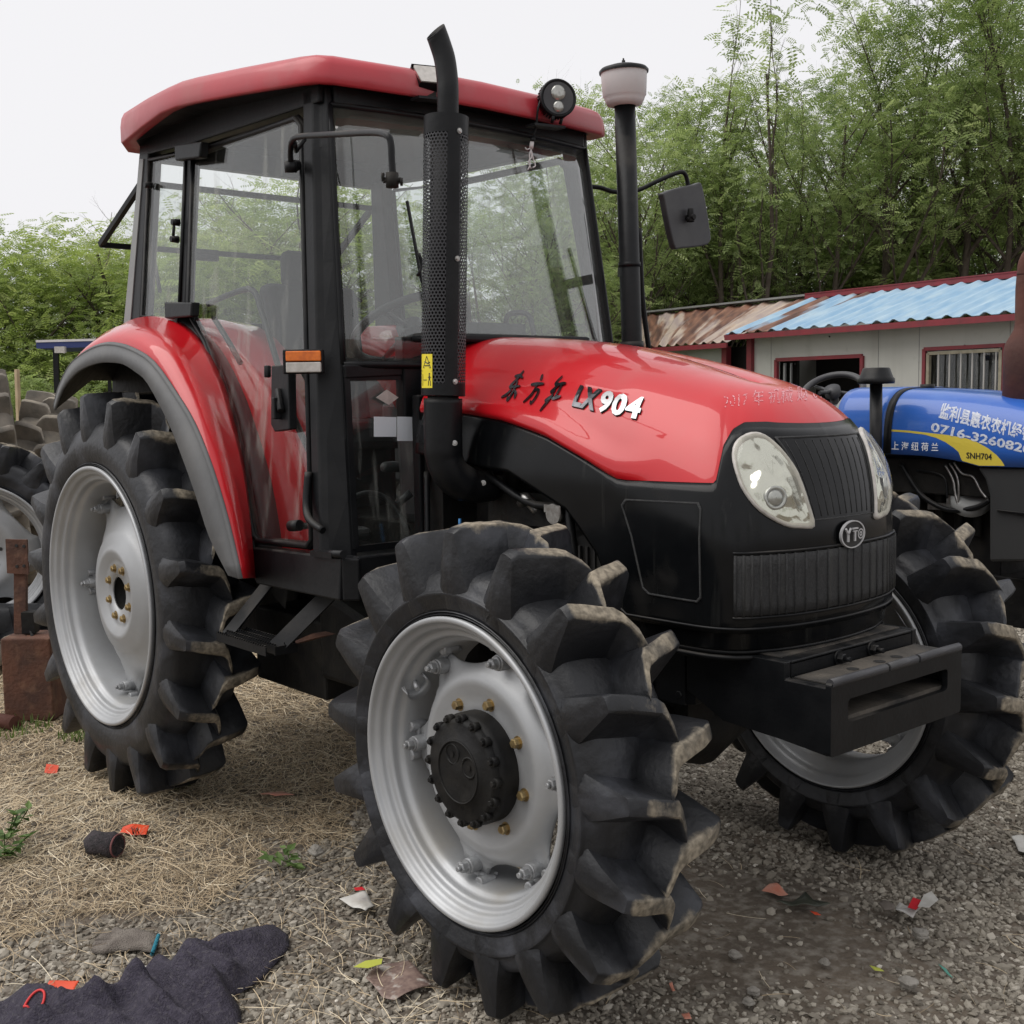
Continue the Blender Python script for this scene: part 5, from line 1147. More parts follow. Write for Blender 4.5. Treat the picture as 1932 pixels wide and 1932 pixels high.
right = [(1105, 24, 265, 'willow', 'pale green willowy tree right behind the upright air intake pipe', 1.1), (1185, 23.5, 190, 'tall_a', 'tree rising over the white cap of the intake pipe', .9),
         (1265, 25.5, 205, 'tall_a', 'bushy tree above the folded mirror arm', .85), (1385, 23.5, 15, 'airy', 'thin tree with bare top twigs and a forked trunk behind the rusty roof', .95),
         (1345, 24.6, 300, 'willow', 'low leafy tree filling the gap right of the side mirror', .9), (1480, 25.5, 165, 'tall_b', 'dark tree over the red ridge end of the shed', .8),
         (1545, 24.0, 90, 'tall_b', 'tall dark tree with crossing stems behind the blue roof', .9), (1640, 23.8, 45, 'tall_a', 'tree with an uneven top edge above the middle of the blue roof', .9),
         (1735, 25.5, -20, 'tall_b', 'tallest dark crown cut by the top of the photo', .9), (1815, 23.6, -30, 'tall_a', 'full leafy tree left of the rusty stack', .9),
         (1905, 24.2, -60, 'tall_b', 'dense dark tree behind the rusty stack', .95), (1995, 23.5, -40, 'tall_a', 'tree cut by the right edge of the photo', 1.0)]
def top_h(py, D): return 1.53 + (753 - py) / 2219 * D
for px, D, H, kd, lb, wd_ in right:
    H = top_h(H, D)
    place_tree('tree', kd, px, D, H, lb, group='trees behind the sheds', wide=wd_)
for px, D, H, kd, lb in ((1150, 34, 260, 'tall_b', 'faint back row tree between the intake pipe and the side mirror'), (1500, 34, 220, 'tall_a', 'faint back row tree over the left end of the blue roof'), (1700, 35, 150, 'tall_b', 'faint back row tree over the middle of the blue roof'), (1880, 34, 100, 'tall_b', 'faint back row tree by the rusty stack')):
    place_tree('tree', kd, px, D, top_h(H, D), lb, group='back row of trees on the right', wide=1.15)
left = [(-70, 19, 480, 'hedge', 'yellow green tree cut by the left edge of the photo'), (20, 20.5, 500, 'hedge2', 'round yellow green tree at the far left over the tyre heap'), (110, 21, 465, 'hedge', 'yellow green tree above the blue canopy'),
        (205, 20, 430, 'hedge2', 'bright green tree touching the open rear window'), (300, 23, 450, 'hedge', 'tree seen through the rear side window of the cab'), (400, 21, 480, 'hedge2', 'leafy tree seen through the left part of the cab door'),
        (500, 22, 370, 'hedge', 'highest tree seen through the cab door glass'), (600, 20, 360, 'hedge2', 'tree behind the front door pillar of the cab'), (700, 22, 400, 'tall_b', 'tree seen left of the exhaust through the windscreen'),
        (800, 21, 430, 'tall_a', 'tree seen right behind the perforated exhaust guard'), (900, 20, 400, 'tall_b', 'tree seen through the middle of the windscreen'), (1010, 20, 400, 'tall_a', 'tree seen through the right part of the windscreen')]
for px, D, H, kd, lb in left: place_tree('tree', kd, px, D, top_h(H, D), lb, group='trees behind the tractor and tyre heap', wide=1.15)
bush_at = ['cut by the left edge', 'left of the wooden stake', 'right of the wooden stake', 'behind the blue canopy', 'behind the rear fender', 'behind the open rear window', 'behind the quarter window', 'behind the cab door', 'behind the front pillar', 'left of the exhaust', 'right of the exhaust', 'behind the steering wheel', 'behind the windscreen corner', 'by the intake pipe', 'left of the rusty shed']
for i, px in enumerate(range(-80, 1320, 95)):
    place_tree('bush', 'bush', px + 12 * math.sin(i * 3), 18.2 + 1.2 * math.sin(i * 2.1), 2.0 + .35 * math.sin(i * 1.7), 'dark undergrowth bush at the foot of the trees, ' + bush_at[i], 'bush', 'undergrowth bushes', wide=1.25)
for i, (px, D, py, lb) in enumerate(((1090, 28, 470, 'behind the intake pipe'), (1190, 27.5, 450, 'above the left part of the rusty roof'), (1290, 28.5, 470, 'below the side mirror'), (1400, 27.5, 440, 'above the join of the two sheds'), (1500, 28.5, 450, 'above the left end of the blue roof'), (1610, 27.5, 420, 'above the middle of the blue roof'), (1720, 28.5, 430, 'above the barred window'), (1830, 27.5, 400, 'left of the rusty stack'), (1940, 28.5, 410, 'behind the rusty stack'))):
    place_tree('shrub', 'bush', px, D, top_h(py, D), 'dense dark shrub between the tree trunks, ' + lb, 'shrub', 'shrubs behind the sheds', wide=1.3)
for i, (x, y, H) in enumerate(((-8, -30, 7), (3, -30, 6.2), (14, -28, 7.4), (24, -20, 6.6), (31, -9, 7.5), (33, 1, 6.5), (33, 11, 7))):
    place_tree('tree', ('tall_a', 'tall_b')[i % 2], 0, 0, H, 'tree behind the viewer, ' + ('farthest left', 'second from the left', 'third from the left', 'middle one', 'third from the right', 'second from the right', 'farthest right')[i] + ' of those reflected in the windscreen', 'tree', 'trees reflected in the windscreen', xy=(x, y), wide=1.2)

# ---- sheds ---------------------------------------------------------------------
M['wall_white'] = mat('off_white_wall_panel', (.42, .42, .385), .6, noise=(1.5, (.36, .36, .33), .7), streak=((.26, .25, .22), 3, .6, .95), dust=((.28, .27, .24), 7, .6, .95, 0))
M['maroon'] = mat('maroon_trim', (.20, .018, .028), .5, noise=(6, (.12, .02, .025), .7))
def roof_mat(name, base, rust_bias):
    m = bpy.data.materials.new(name); m.use_nodes = True; n = m.node_tree.nodes; l = m.node_tree.links; b = n['Principled BSDF']; b.inputs['Roughness'].default_value = .55
    a = n.new('ShaderNodeAttribute'); a.attribute_name = 'rust'; uvn = n.new('ShaderNodeAttribute'); uvn.attribute_name = 'ruv'
    mp = n.new('ShaderNodeMapping'); mp.inputs['Scale'].default_value = (1.0, .22, 1); l.new(uvn.outputs['Vector'], mp.inputs[0])
    z = n.new('ShaderNodeTexNoise'); z.inputs['Scale'].default_value = 2.1; z.inputs['Detail'].default_value = 8; l.new(mp.outputs[0], z.inputs['Vector'])
    ad = n.new('ShaderNodeMath'); ad.operation = 'ADD'; l.new(z.outputs[0], ad.inputs[0]); l.new(a.outputs['Fac'], ad.inputs[1])
    r = n.new('ShaderNodeMapRange'); r.inputs[1].default_value = .78; r.inputs[2].default_value = .84; l.new(ad.outputs[0], r.inputs[0])
    z2 = n.new('ShaderNodeTexNoise'); z2.inputs['Scale'].default_value = 9; l.new(mp.outputs[0], z2.inputs['Vector'])
    cr = n.new('ShaderNodeValToRGB'); cr.color_ramp.elements[0].color = (.07, .03, .022, 1); cr.color_ramp.elements[1].color = (.24, .115, .07, 1); cr.color_ramp.elements[0].position = .35; cr.color_ramp.elements[1].position = .7; l.new(z2.outputs[0], cr.inputs[0])
    cb = n.new('ShaderNodeValToRGB'); cb.color_ramp.elements[0].color = (*base, 1); cb.color_ramp.elements[1].color = (base[0] + .14, base[1] + .12, base[2] + .06, 1); cb.color_ramp.elements[0].position = .35; cb.color_ramp.elements[1].position = .7; l.new(z2.outputs[0], cb.inputs[0])
    x = n.new('ShaderNodeMix'); x.data_type = 'RGBA'; l.new(r.outputs[0], x.inputs[0]); l.new(cb.outputs[0], x.inputs[6]); l.new(cr.outputs[0], x.inputs[7]); l.new(x.outputs[2], b.inputs['Base Color']); return m
M['roof_blue'] = roof_mat('blue_corrugated_sheet', (.20, .34, .48), 0); M['roof_rust'] = roof_mat('rusted_corrugated_sheet', (.30, .24, .22), 0)
Wn = unit((.114, .9935, 0)); Wu = V(-.9935, .114, 0); W0 = V(0, 10.45, 0)    # wall plane through W0
def wp(px, py, back=0): return atp(px, py, W0 + Wn * back, Wn)
def corr_roof(name, e0, e1, r0, r1, ribs, matn, parent, rustf):
    "e0,e1 eave left/right; r0,r1 ridge left/right"
    rows = []; nU = ribs * 8; prof = [0, 0, 0, .5, 1, 1, .5, 0]; up = unit(np.cross(e1 - e0, r0 - e0)); up = up if up[2] > 0 else -up
    vs, at1, at2 = [], [], []
    for j in range(13):
        t = j / 12; row = []
        for i in range(nU + 1):
            u = i / nU; p = (e0 * (1 - u) + e1 * u) * (1 - t) + (r0 * (1 - u) + r1 * u) * t + up * .035 * prof[i % 8]; row.append(p); at1.append(rustf(u, t)); at2.append((u * ribs * .3, t * 2, 0))
        rows.append(row)
    mb = MB(); mb.grid(rows, 0, False); me = bpy.data.meshes.new(name); me.from_pydata(mb.v, [], mb.f); me.materials.append(M[matn])
    a = me.attributes.new('rust', 'FLOAT', 'POINT'); a.data.foreach_set('value', at1); b = me.attributes.new('ruv', 'FLOAT_VECTOR', 'POINT'); b.data.foreach_set('vector', np.array(at2, np.float32).reshape(-1))
    o = bpy.data.objects.new(name, me); C.objects.link(o); o.parent = parent; o.matrix_parent_inverse = PINV[parent.name]; md = o.modifiers.new('s', 'SOLIDIFY'); md.thickness = .006; PINV[o.name] = Matrix(); return o
# white shed with the blue roof
eL, eR = wp(1368, 631, -.30), wp(2080, 577, -.30); eL[2] = eR[2] = (eL[2] + eR[2]) / 2
rL, rR = wp(1530, 561, 1.5), wp(2260, 490, 1.5); rL[2] = rR[2] = (wp(1530, 561, 1.5)[2] + wp(1910, 524, 1.5)[2]) / 2
base = wp(1500, 700); S1 = thing('shed', 'white panel shed with a blue corrugated roof, dark doorway and barred window', 'shed', (base[0], base[1], 0))
def W(u_px, py, back=0): return wp(u_px, py, back)
zE = eL[2] - .03; xL, xR = wp(1421, 680), wp(2080, 650)
dx0, dx1, dz = wp(1466, 690), wp(1628, 690), wp(1550, 675)[2]
wx0, wx1, wz1, wz0 = wp(1745, 690), wp(1897, 690), wp(1820, 655)[2], wp(1820, 655)[2] - .95
U = lambda p: float((p - W0) @ (-Wu)); 
def WP(u, z, b=0): return W0 - Wu * u + V(0, 0, z) + Wn * b
mb = MB()
def wall_piece(u0, u1, z0, z1): mb.prism([WP(u0, z0), WP(u1, z0), WP(u1, z1), WP(u0, z1)], Wn * .06)
uL, uR, ud0, ud1, uw0, uw1 = map(U, (xL, xR, dx0, dx1, wx0, wx1))
for a in ((uL, ud0, -.05, zE), (ud0, ud1, dz, zE), (ud1, uw0, -.05, zE), (uw0, uw1, wz1, zE), (uw0, uw1, -.05, wz0), (uw1, uR, -.05, zE)): wall_piece(*a)
wl = obj('wall', mb, 'wall_white', S1)
mb = MB()
for u in np.arange(uL + .35, uR, .62):
    if not (ud0 < u < ud1 or uw0 < u < uw1): mb.box(WP(u, zE / 2 + .3, -.002), (.006, .004, zE - .6), (-Wu, Wn, (0, 0, 1)))
obj('panel_joint', mb, 'grey_plastic', wl)
mb = MB(); mb.prism([WP(uL, 0, 3.0), WP(uR, 0, 3.0), WP(uR, zE, 3.0), WP(uL, zE, 3.0)], Wn * .06); mb.prism([WP(uL, 0, .06), WP(uL, 0, 3), WP(uL, zE, 3), WP(uL, zE + .5, 1.8), WP(uL, zE, .06)], -Wu * .05); mb.prism([WP(uR, 0, .06), WP(uR, 0, 3), WP(uR, zE, 3), WP(uR, zE + .5, 1.8), WP(uR, zE, .06)], -Wu * .05); obj('rear_wall', mb, 'wall_white', S1)
mb = MB(); mb.box(WP((uL + uR) / 2, .02, 1.5), (uR - uL, 2.9, .03), (-Wu, Wn, (0, 0, 1))); mb.box(WP((ud0 + ud1) / 2, 1.1, 1.3), (ud1 - ud0 + 9, .05, 2.3), (-Wu, Wn, (0, 0, 1))); obj('shade_backing', mb, 'dark_void', S1)  # near-black floor and sheet, added as painted shade behind door and window
mb = MB(); 
for a, b in (((ud0, dz), (ud1, dz)), ((ud0, 0), (ud0, dz)), ((ud1, 0), (ud1, dz))): mb.bar(WP(*a, -.01), WP(*b, -.01), .05, .05, up=Wn)
obj('door_frame', mb, 'maroon', S1)
mb = MB(); mb.bar(WP(ud0 + .10, 0, .05), WP(ud0 + .10, dz - .05, .05), .03, .03, up=Wn); mb.bar(WP(ud0 + .22, 0, .05), WP(ud0 + .22, dz - .05, .05), .015, .03, up=Wn); obj('door_leaf', mb, 'grey_plastic', S1)
mb = MB()
for a, b in (((uw0, wz1), (uw1, wz1)), ((uw0, wz0), (uw0, wz1)), ((uw1, wz0), (uw1, wz1)), ((uw0, wz0), (uw1, wz0))): mb.bar(WP(*a, -.01), WP(*b, -.01), .045, .045, up=Wn)
win = obj('window', mb, 'maroon', S1)
mb = MB(); dd = .055
for a, b in (((uw0 + dd, wz1 - dd), (uw1 - dd, wz1 - dd)), ((uw0 + dd, wz0), (uw0 + dd, wz1 - dd)), ((uw1 - dd, wz0), (uw1 - dd, wz1 - dd))): mb.bar(WP(*a, .0), WP(*b, .0), .04, .05, up=Wn)
obj('window_frame', mb, mat('aged_wood', (.30, .27, .20), .7, noise=(12, (.2, .18, .13), .8)), win)
M['bars'] = mat('pale_bar_steel', (.34, .33, .31), .5)
for k_ in range(1, 7):
    u = uw0 + .05 + (uw1 - uw0 - .1) * k_ / 6.4; mb = MB(); mb.tube([WP(u, wz0, -.015), WP(u, wz1 - .06, -.015)], .011, 8); obj('window_bar', mb, 'bars', win)
mb = MB(); mb.prism([WP(uw0, wz0, .05), WP(uw1, wz0, .05), WP(uw1, wz1, .05), WP(uw0, wz1, .05)], Wn * .004); obj('pane', mb, 'glass', win)
corr_roof('roof', eL, eR, rL, rR, 22, 'roof_blue', S1, lambda u, t: (.34 if .0 < u - t * .02 < .20 else (.20 if u < .26 else -.05)) - (.25 if u < .055 else 0))
mb = MB(); mb.bar(eL + V(0, 0, -.05), eR + V(0, 0, -.05), .03, .075); mb.bar(rL + V(0, 0, .045), rR + V(0, 0, .045), .28, .03); mb.bar(rL + V(0, 0, .01) - Wn * .13, rR + V(0, 0, .01) - Wn * .13, .02, .07); mb.bar(eL + V(0, 0, -.04), rL + V(0, 0, -.04), .04, .05)
obj('roof_trim', mb, 'maroon', S1)
mb = MB()
for u_ in (uL - .02,): mb.box(WP(u_, zE / 2, -.02), (.09, .10, zE), (-Wu, Wn, (0, 0, 1)))
obj('corner_post', mb, 'maroon', S1)
mb = MB(); sc_w = wp(1640, 640)
for px, py in ((1565, 638), (1742, 668), (1820, 655), (1900, 650), (1560, 679), (1628, 678), (1500, 690)): mb.tube([wp(px, py - 3, -.012), wp(px, py - 3, 0)], .012, 8)
obj('wall_screw', mb, 'black', S1)
# rusty shed beside it
e2L, e2R = wp(1190, 662, -.05), wp(1372, 641, -.05); e2L[2] = e2R[2] = (e2L[2] + e2R[2]) / 2
r2L, r2R = wp(1190, 598, 1.7), wp(1532, 563, 1.7); r2L[2] = r2R[2] = (r2L[2] + r2R[2]) / 2
S2 = thing('shed', 'lower old shed with a rusted corrugated roof left of the white shed', 'shed', tuple(wp(1300, 660)[:2]) + (0,))
corr_roof('roof', e2L, e2R, r2L, r2R, 11, 'roof_rust', S2, lambda u, t: .34 if u < .72 else .22)
mb = MB(); mb.bar(e2L + V(0, 0, -.045), e2R + V(0, 0, -.045), .03, .07); obj('eave_board', mb, 'maroon', S2)
mb = MB(); mb.bar(r2L + V(0, 0, .05), r2R + V(0, 0, .05), .26, .03); obj('ridge_cap', mb, 'grey_plastic', S2)
u2a, u2b = U(wp(1185, 660)), U(wp(1352, 660)); z2 = e2L[2] - .05
mb = MB(); mb.prism([WP(u2a, -.05, .2), WP(u2b, -.05, .2), WP(u2b, z2, .2), WP(u2a, z2, .2)], Wn * .06); obj('wall', mb, 'wall_white', S2); mb = MB(); mb.prism([WP(u2a, -.05, 2.8), WP(uL, -.05, 2.8), WP(uL, z2, 2.8), WP(u2a, z2, 2.8)], Wn * .06); obj('wall', mb, 'wall_white', S2)
mb = MB(); mb.box(WP(u2b + .05, z2 / 2, .15), (.10, .10, z2), (-Wu, Wn, (0, 0, 1))); obj('corner_post', mb, 'maroon', S2)
mb = MB(); mb.box(WP((u2b + uL) / 2 + .05, z2 / 2, .45), (uL - u2b + .8, .05, z2), (-Wu, Wn, (0, 0, 1))); obj('shade_backing', mb, 'dark_void', S2)  # near-black sheet added as painted shade in the gap between the sheds

# ================================================================== BLUE TRACTOR
B = thing('tractor', 'blue open tractor with yellow stripe partly hidden behind the red one', 'tractor', (1.5, 2.5, 0))
BY = 2.11
def bs(px, py, y=BY): return at(px, py, y=y)
hb = [(1673, 856), (1744, 860), (1793.5, 867), (1823, 873), (1847, 880), (1932, 882), (2080, 886)]; HBt = [bs(a, b + 0) for a, b in hb]
ht_px = [(1673, 733), (1740, 733), (1803, 736), (1863, 741), (1932, 750), (2080, 780)]
HT = [at(a, b, y=BY + .20) for a, b in ht_px]
def b_top(x): return float(np.interp(x, [p[0] for p in HT], [p[2] for p in HT]))
def b_low(x): return float(np.interp(x, [p[0] for p in HBt], [p[2] for p in HBt]))
def bsec(x, lo, n=14):
    "half section near side to far side"
    top = b_top(x); o = []
    for k_ in range(n + 1):
        th = math.pi * k_ / n; c, s = math.cos(th), math.sin(th)
        o.append(V(x, BY + .34 - .34 * np.sign(c) * abs(c) ** .42, lo + (top - lo) * abs(s) ** .62))
    return o
x0b = HBt[0][0]; x1b = HBt[-1][0]
rows = [bsec(x, b_low(x), 26) for x in np.linspace(x0b, x1b, 40)]
mb = MB(); mb.grid(rows); mb.add(rows[-1], [tuple(range(len(rows[-1])))]); bh = obj('bonnet', mb, 'blue', B, solid=.004)
BH = bvh_of(bh)
rows = [bsec(x, b_low(x0b) + .0, 26) for x in np.linspace(x0b - .27, x0b - .012, 8)]
rows = [[p + V(0, 0, .006) for p in r] for r in rows]
mb = MB(); mb.grid(rows); mb.add(rows[0], [tuple(range(len(rows[0])))]); mb.grid([[p + V(-.0, 0, 0) for p in rows[0]], [p * V(1, 1, 1) + V(-.06, 0, -.07) for p in rows[0]]], 1); cw = obj('rear_cowl', mb, ['blue', 'grey_plastic'], B, solid=.004)
st_rows = [[p + unit(p - V(p[0], BY + .34, 1.2)) * .004 for p in bsec(x, b_low(x0b), 26)] for x in (x0b - .014, x0b + .022)]
mb = MB(); mb.grid(st_rows); obj('bonnet_strap', mb, 'black', B, solid=.004)
def on_blue(poly, name, mt, off, sub=.03):
    pts = [bs(a, b) for a, b in poly]; v = np.array([(p[0], p[2], 0) for p in pts]); v, f = densify(v, [tuple(range(len(v)))], sub)
    mb = MB(); mb.add([drop(BH, V(a[0], BY - .2, a[1]), (0, 1, 0), off) for a in v], f); return obj(name, mb, mt, bh)
low = [(1676, 854), (1744, 858.5), (1793.5, 865.5), (1812, 869)]
on_blue([(1676, 814.5), (1710, 816), (1744, 820), (1766, 826), (1783.6, 834), (1800, 845), (1809, 853), (1814, 866)] + low[::-1][0:], 'blue_decal', 'decal_blue', .0015)
on_blue([(1676, 810), (1715, 812.5), (1754, 817), (1790, 821), (1823, 827), (1845, 835), (1865, 846), (1880, 858), (1890, 869), (1896, 879), (1848, 878.5), (1823, 871.5), (1816, 869.5), (1814, 866), (1809, 853), (1800, 845), (1783.6, 834), (1766, 826), (1744, 820), (1710, 816), (1676, 813.6)], 'yellow_stripe', 'decal_yellow', .0025)
def blue_text(txt, pa, pb, hpx, name, mt, off, bold=.0, wear=0, shear=0):
    v, f = text_flat(txt, 1, shear, bold, res=2); v = v - [v[:, 0].min(), 0, 0]; v = v / [v[:, 0].max(), v[:, 1].max(), 1]; v[:, 2] = 0
    if wear: v, f = densify(v, f, .05)
    P = []
    for a in v:
        x = pa[0] + (pb[0] - pa[0]) * a[0]; y = pa[1] + (pb[1] - pa[1]) * a[0] - hpx * a[1]; q = bs(x, y); P.append(drop(BH, V(q[0], BY - .2, q[2]), (0, 1, 0), off))
    if wear: f = [q for q in f if rng.random() > wear]
    mb = MB(); mb.add(P, f); return obj(name, mb, mt, bh)
blue_text('上 海 纽 荷 兰', (1683, 847), (1771, 850), 14.5, 'white_lettering', 'white_ink', .004, .01)
blue_text('SNH704', (1824, 864.5), (1872, 867.5), 11.5, 'model_lettering', 'ink', .004, .02)
blue_text('监利县惠农农机经销', (1768, 786), (1946, 832), 26, 'sprayed_lettering', 'white_paint', .003, .03, .06)
blue_text('0716-3260820', (1756, 813), (1946, 857), 17, 'sprayed_number', 'white_paint', .0035, .03, .06, .1)
mb = MB(); c = at(1750, 737, y=BY + .32); mb.tube([c - V(0, 0, .03), c + V(0, 0, .0)], .022, 16); mb.tube([c, c + V(0, 0, .03)], .033, 20); obj('filler_cap', mb, 'black', bh)
c0, c1 = at(1653, 880, y=BY - .10), at(1653, 724, y=BY - .10); s_ = ((c1 - CAM) @ FW) / FPX
mb = MB(); mb.tube([c0 - V(0, 0, .25), c1], 11.6 * s_, 20); pc = obj('air_intake_pipe', mb, 'black', B)
mb = MB(); mb.lathe([(.01, -.002), (33 * s_, 0), (34 * s_, 3 * s_), (34 * s_, 9 * s_), (31 * s_, 12 * s_), (25 * s_, 28 * s_), (23 * s_, 30 * s_), (.001, 30 * s_)], c1, (0, 0, 1), 36); obj('intake_cap', mb, 'black', pc)
# steering wheel
c = at(1571, 739, y=BY + .36); s_ = ((c - CAM) @ FW) / FPX; axw = unit(V(.15, -.55, .80)); mb = MB(); Rw = 56 * s_
mb.lathe([(Rw + .017 * math.cos(a), .017 * math.sin(a)) for a in np.linspace(0, 2 * math.pi, 9)], c, axw, 44); r_ = unit(np.cross(axw, (0, 1, 0)))
for a in (20, 140, 260): mb.tube([c, c + Rw * (r_ * math.cos(R_(a)) + V(0, 1, 0) * math.sin(R_(a)))], .010, 8)
mb.lathe([(.04, -.02), (.04, .02), (.001, .025)], c, axw, 16); mb.tube([c, c - axw * .4], .022, 10); sw = obj('steering_wheel', mb, 'leather', B)
mb = MB(); a0_ = math.pi * .5; tp_ = [c + Rw * (r_ * math.cos(t) + V(0, 1, 0) * math.sin(t)) for t in np.linspace(R_(160), R_(166), 3)]; mb.tube(tp_, .0155, 12); obj('tape_mark', mb, 'white_plastic', sw)
# rusty exhaust stack
mb = MB(); c = at(1928, 752, y=BY + .22); s_ = ((c - CAM) @ FW) / FPX; ht = lambda py: at(1928, py, y=BY + .22)[2]
mb.lathe([(.02, c[2] - .1), (35 * s_, c[2] - .1), (35 * s_, ht(665)), (32 * s_, ht(648)), (18 * s_, ht(622)), (16 * s_, ht(610)), (16.5 * s_, ht(545)), (15 * s_, ht(520))], V(c[0], c[1], 0), (0, 0, 1), 32)
pp = V(c[0], c[1], ht(520)); mb.tube(smooth_open([pp, pp + V(.005, 0, .05), pp + V(.03, .0, .09), pp + V(.08, 0, .12)], 4), 15 * s_, 20); obj('exhaust_stack', mb, 'rust_dark', B)
# engine, panels, hoses, wheels
mb = MB(); xa, xb = x0b - .1, HBt[4][0]
mb.box(((xa + xb) / 2, BY + .38, .86), (xb - xa, .34, .74)); mb.box(((xa + xb) / 2 - .2, BY + .34, 1.16), (xb - xa + .5, .5, .16)); mb.box(((xa + xb) / 2, BY + .30, 1.12), (xb - xa - .1, .22, .12)); mb.box((xa + .12, BY + .22, .98), (.16, .20, .30)); mb.box((x0b - .6, BY + .36, .9), (.8, .5, .5))
for k_ in range(4): mb.tube([(xa + .18 + k_ * .09, BY + .18, .90), (xa + .18 + k_ * .09, BY + .16, 1.10)], .022, 10)
be = obj('engine', mb, 'black_grime', B, bevel=.01)
for pts, r, mt in (([(1700, 875), (1722, 912), (1745, 940), (1790, 962), (1840, 958), (1868, 943)], .012, 'black'), ([(1800, 872), (1815, 893), (1836, 900), (1850, 925), (1862, 940)], .006, 'steel'), ([(1784, 878), (1798, 905), (1803, 935), (1812, 965)], .006, 'steel'), ([(1792, 874), (1806, 900), (1809, 930), (1806, 960)], .005, 'steel'), ([(1730, 888), (1765, 893), (1783, 905), (1787, 940)], .005, 'black')):
    mb = MB(); mb.tube(smooth_open([at(a, b, y=BY + .08) for a, b in pts], 5), r, 8); obj('hose', mb, mt, be)
mb = MB(); c = at(1832, 943, y=BY + .14); mb.lathe([(.001, .02), (.02, .02), (.05, .03), (.085, .015), (.085, -.02)], c, unit(V(.3, -.6, .7)), 24); obj('pulley', mb, 'grey_plastic', be)
mb = MB(); mb.box(at(1775, 955, y=BY + .14), (.10, .05, .03)); mb.box(at(1795, 940, y=BY + .12), (.03, .03, .12)); obj('filter_cap', mb, 'steel', be)
mb = MB(); q = [at(a, b, y=BY + .015) for a, b in ((1843, 882), (1858, 905), (1866, 935), (1866, 1060), (2080, 1060), (2080, 884))]; mb.prism(q, (0, .55, 0)); obj('side_panel', mb, mat('matt_dark_panel', (.022, .023, .024), .55, noise=(5, (.035, .035, .035), .6)), B, bevel=.012)
mb = MB(); mb.prism([at(a, b, y=BY - .0) for a, b in ((1878, 962), (1932, 968), (1990, 970), (1990, 973), (1930, 971))], (0, .02, 0)); obj('panel_crease', mb, 'black', B)
mb = MB(); mb.box((x1b + .1, BY + .34, .62), (1.6, .30, .22)); mb.tube([(x1b + .45, BY - .2, .47), (x1b + .45, BY + .9, .47)], .05, 16); mb.box((x1b + .05, BY + .34, .95), (.12, .5, .5)); obj('front_axle', mb, 'black_grime', B, bevel=.006)
def plain_wheel(kind, parent, cx, cy, R_rim, Rt, hw, nl, flip, mats=('rubber', 'mud')):
    d = MB(); d.lathe([(.001, -.02), (.12, -.03), (.2, -.05), (R_rim * .75, -.03), (R_rim - .06, .0)], (0, 0, 0), (0, 1, 0), 48); Wd = obj(kind, shift(d, (cx, cy, Rt - .01), flip), 'silver', parent, solid=.006)
    wear(obj('tyre', shift(tyre_mesh(R_rim, Rt, hw, nl, .1, 1, .6, 5), (cx, cy, Rt - .01), flip), list(mats), Wd, auto=30), (cx, cy, Rt - .01), (0, 1, 0), Rt); obj('rim', shift(rim_mesh(R_rim, hw), (cx, cy, Rt - .01), flip), 'silver', Wd)
plain_wheel('front_wheel', B, x1b + .45, BY + .02 - .30, .30, .48, .12, 18, False); plain_wheel('front_wheel', B, x1b + .45, BY + .98, .30, .48, .12, 18, True)
plain_wheel('rear_wheel', B, x0b - 1.35, BY - .12 - .05, .42, .70, .17, 19, False); plain_wheel('rear_wheel', B, x0b - 1.35, BY + .85, .42, .70, .17, 19, True)
mb = MB(); mb.box((x0b - 1.3, BY + .36, .75), (1.0, .5, .4)); mb.box((x0b - 1.15, BY + .36, 1.0), (.45, .45, .12)); mb.box((x0b - 1.38, BY + .36, 1.2), (.08, .42, .32)); obj('seat', mb, 'fabric_black', B, bevel=.03)

# ================================================================== LEFT EDGE: TYRE HEAP AND STAND
def Pd(px, py, D): return CAM + D * (FW + RT * (px - 966) / FPX + UP * (966 - py) / FPX)
def loose_tyre(name, c, axis, R_rim, Rt, hw, nl, label, cat, mats, rim=False, group=None, seed=3, up=(0, 0, 1)):
    t = thing(name, label, cat, tuple(c), group); a = unit(axis); q = Vector(a).rotation_difference(Vector((0, 1, 0))).inverted() if False else Vector((0, 1, 0)).rotation_difference(Vector(a))
    Mx = np.array(q.to_matrix())
    def S(mb): mb.v = [tuple(Mx @ np.array(p) + c) for p in mb.v]; return mb
    wear(obj('tyre_body', S(tyre_mesh(R_rim, Rt, hw, nl, rng.uniform(0, 1), 1, 1.0, seed)), list(mats), t, auto=30), c, axis, Rt)
    if rim:
        obj('rim', S(rim_mesh(R_rim, hw)), 'silver', t); d = disc_mesh([(.085, -.05), (.17, -.05), (.20, -.062), (.23, -.05), (.28, -.03), (.33, -.03)], scallop(R_rim - .07, .06)); obj('wheel_disc', S(d), 'silver', t, solid=.008)
        mb = MB()
        for k_ in range(8): a_ = R_(45 * k_ + 10); mb.disc((.125 * math.cos(a_), -.056, .125 * math.sin(a_)), (0, 1, 0), .011, 12)
        obj('bolt_hole', S(mb), 'ink', t)
        mb = MB(); mb.lathe([(.001, -.03), (.085, -.03), (.085, -.05)], (0, 0, 0), (0, 1, 0), 24); obj('hub_bore', S(mb), 'ink', t)
    return t
ax_v = unit(V(-FW[0], -FW[1], 0))
c = Pd(-38, 1040, 7.1); c[2] = .655
loose_tyre('spare_wheel', c, unit(FW * V(1, 1, 0) - RT * V(1, 1, 0) * .30), .42, .68, .15, 18, 'spare tractor wheel with silver rim standing at the left edge', 'wheel', ('rubber', 'mud'), True)
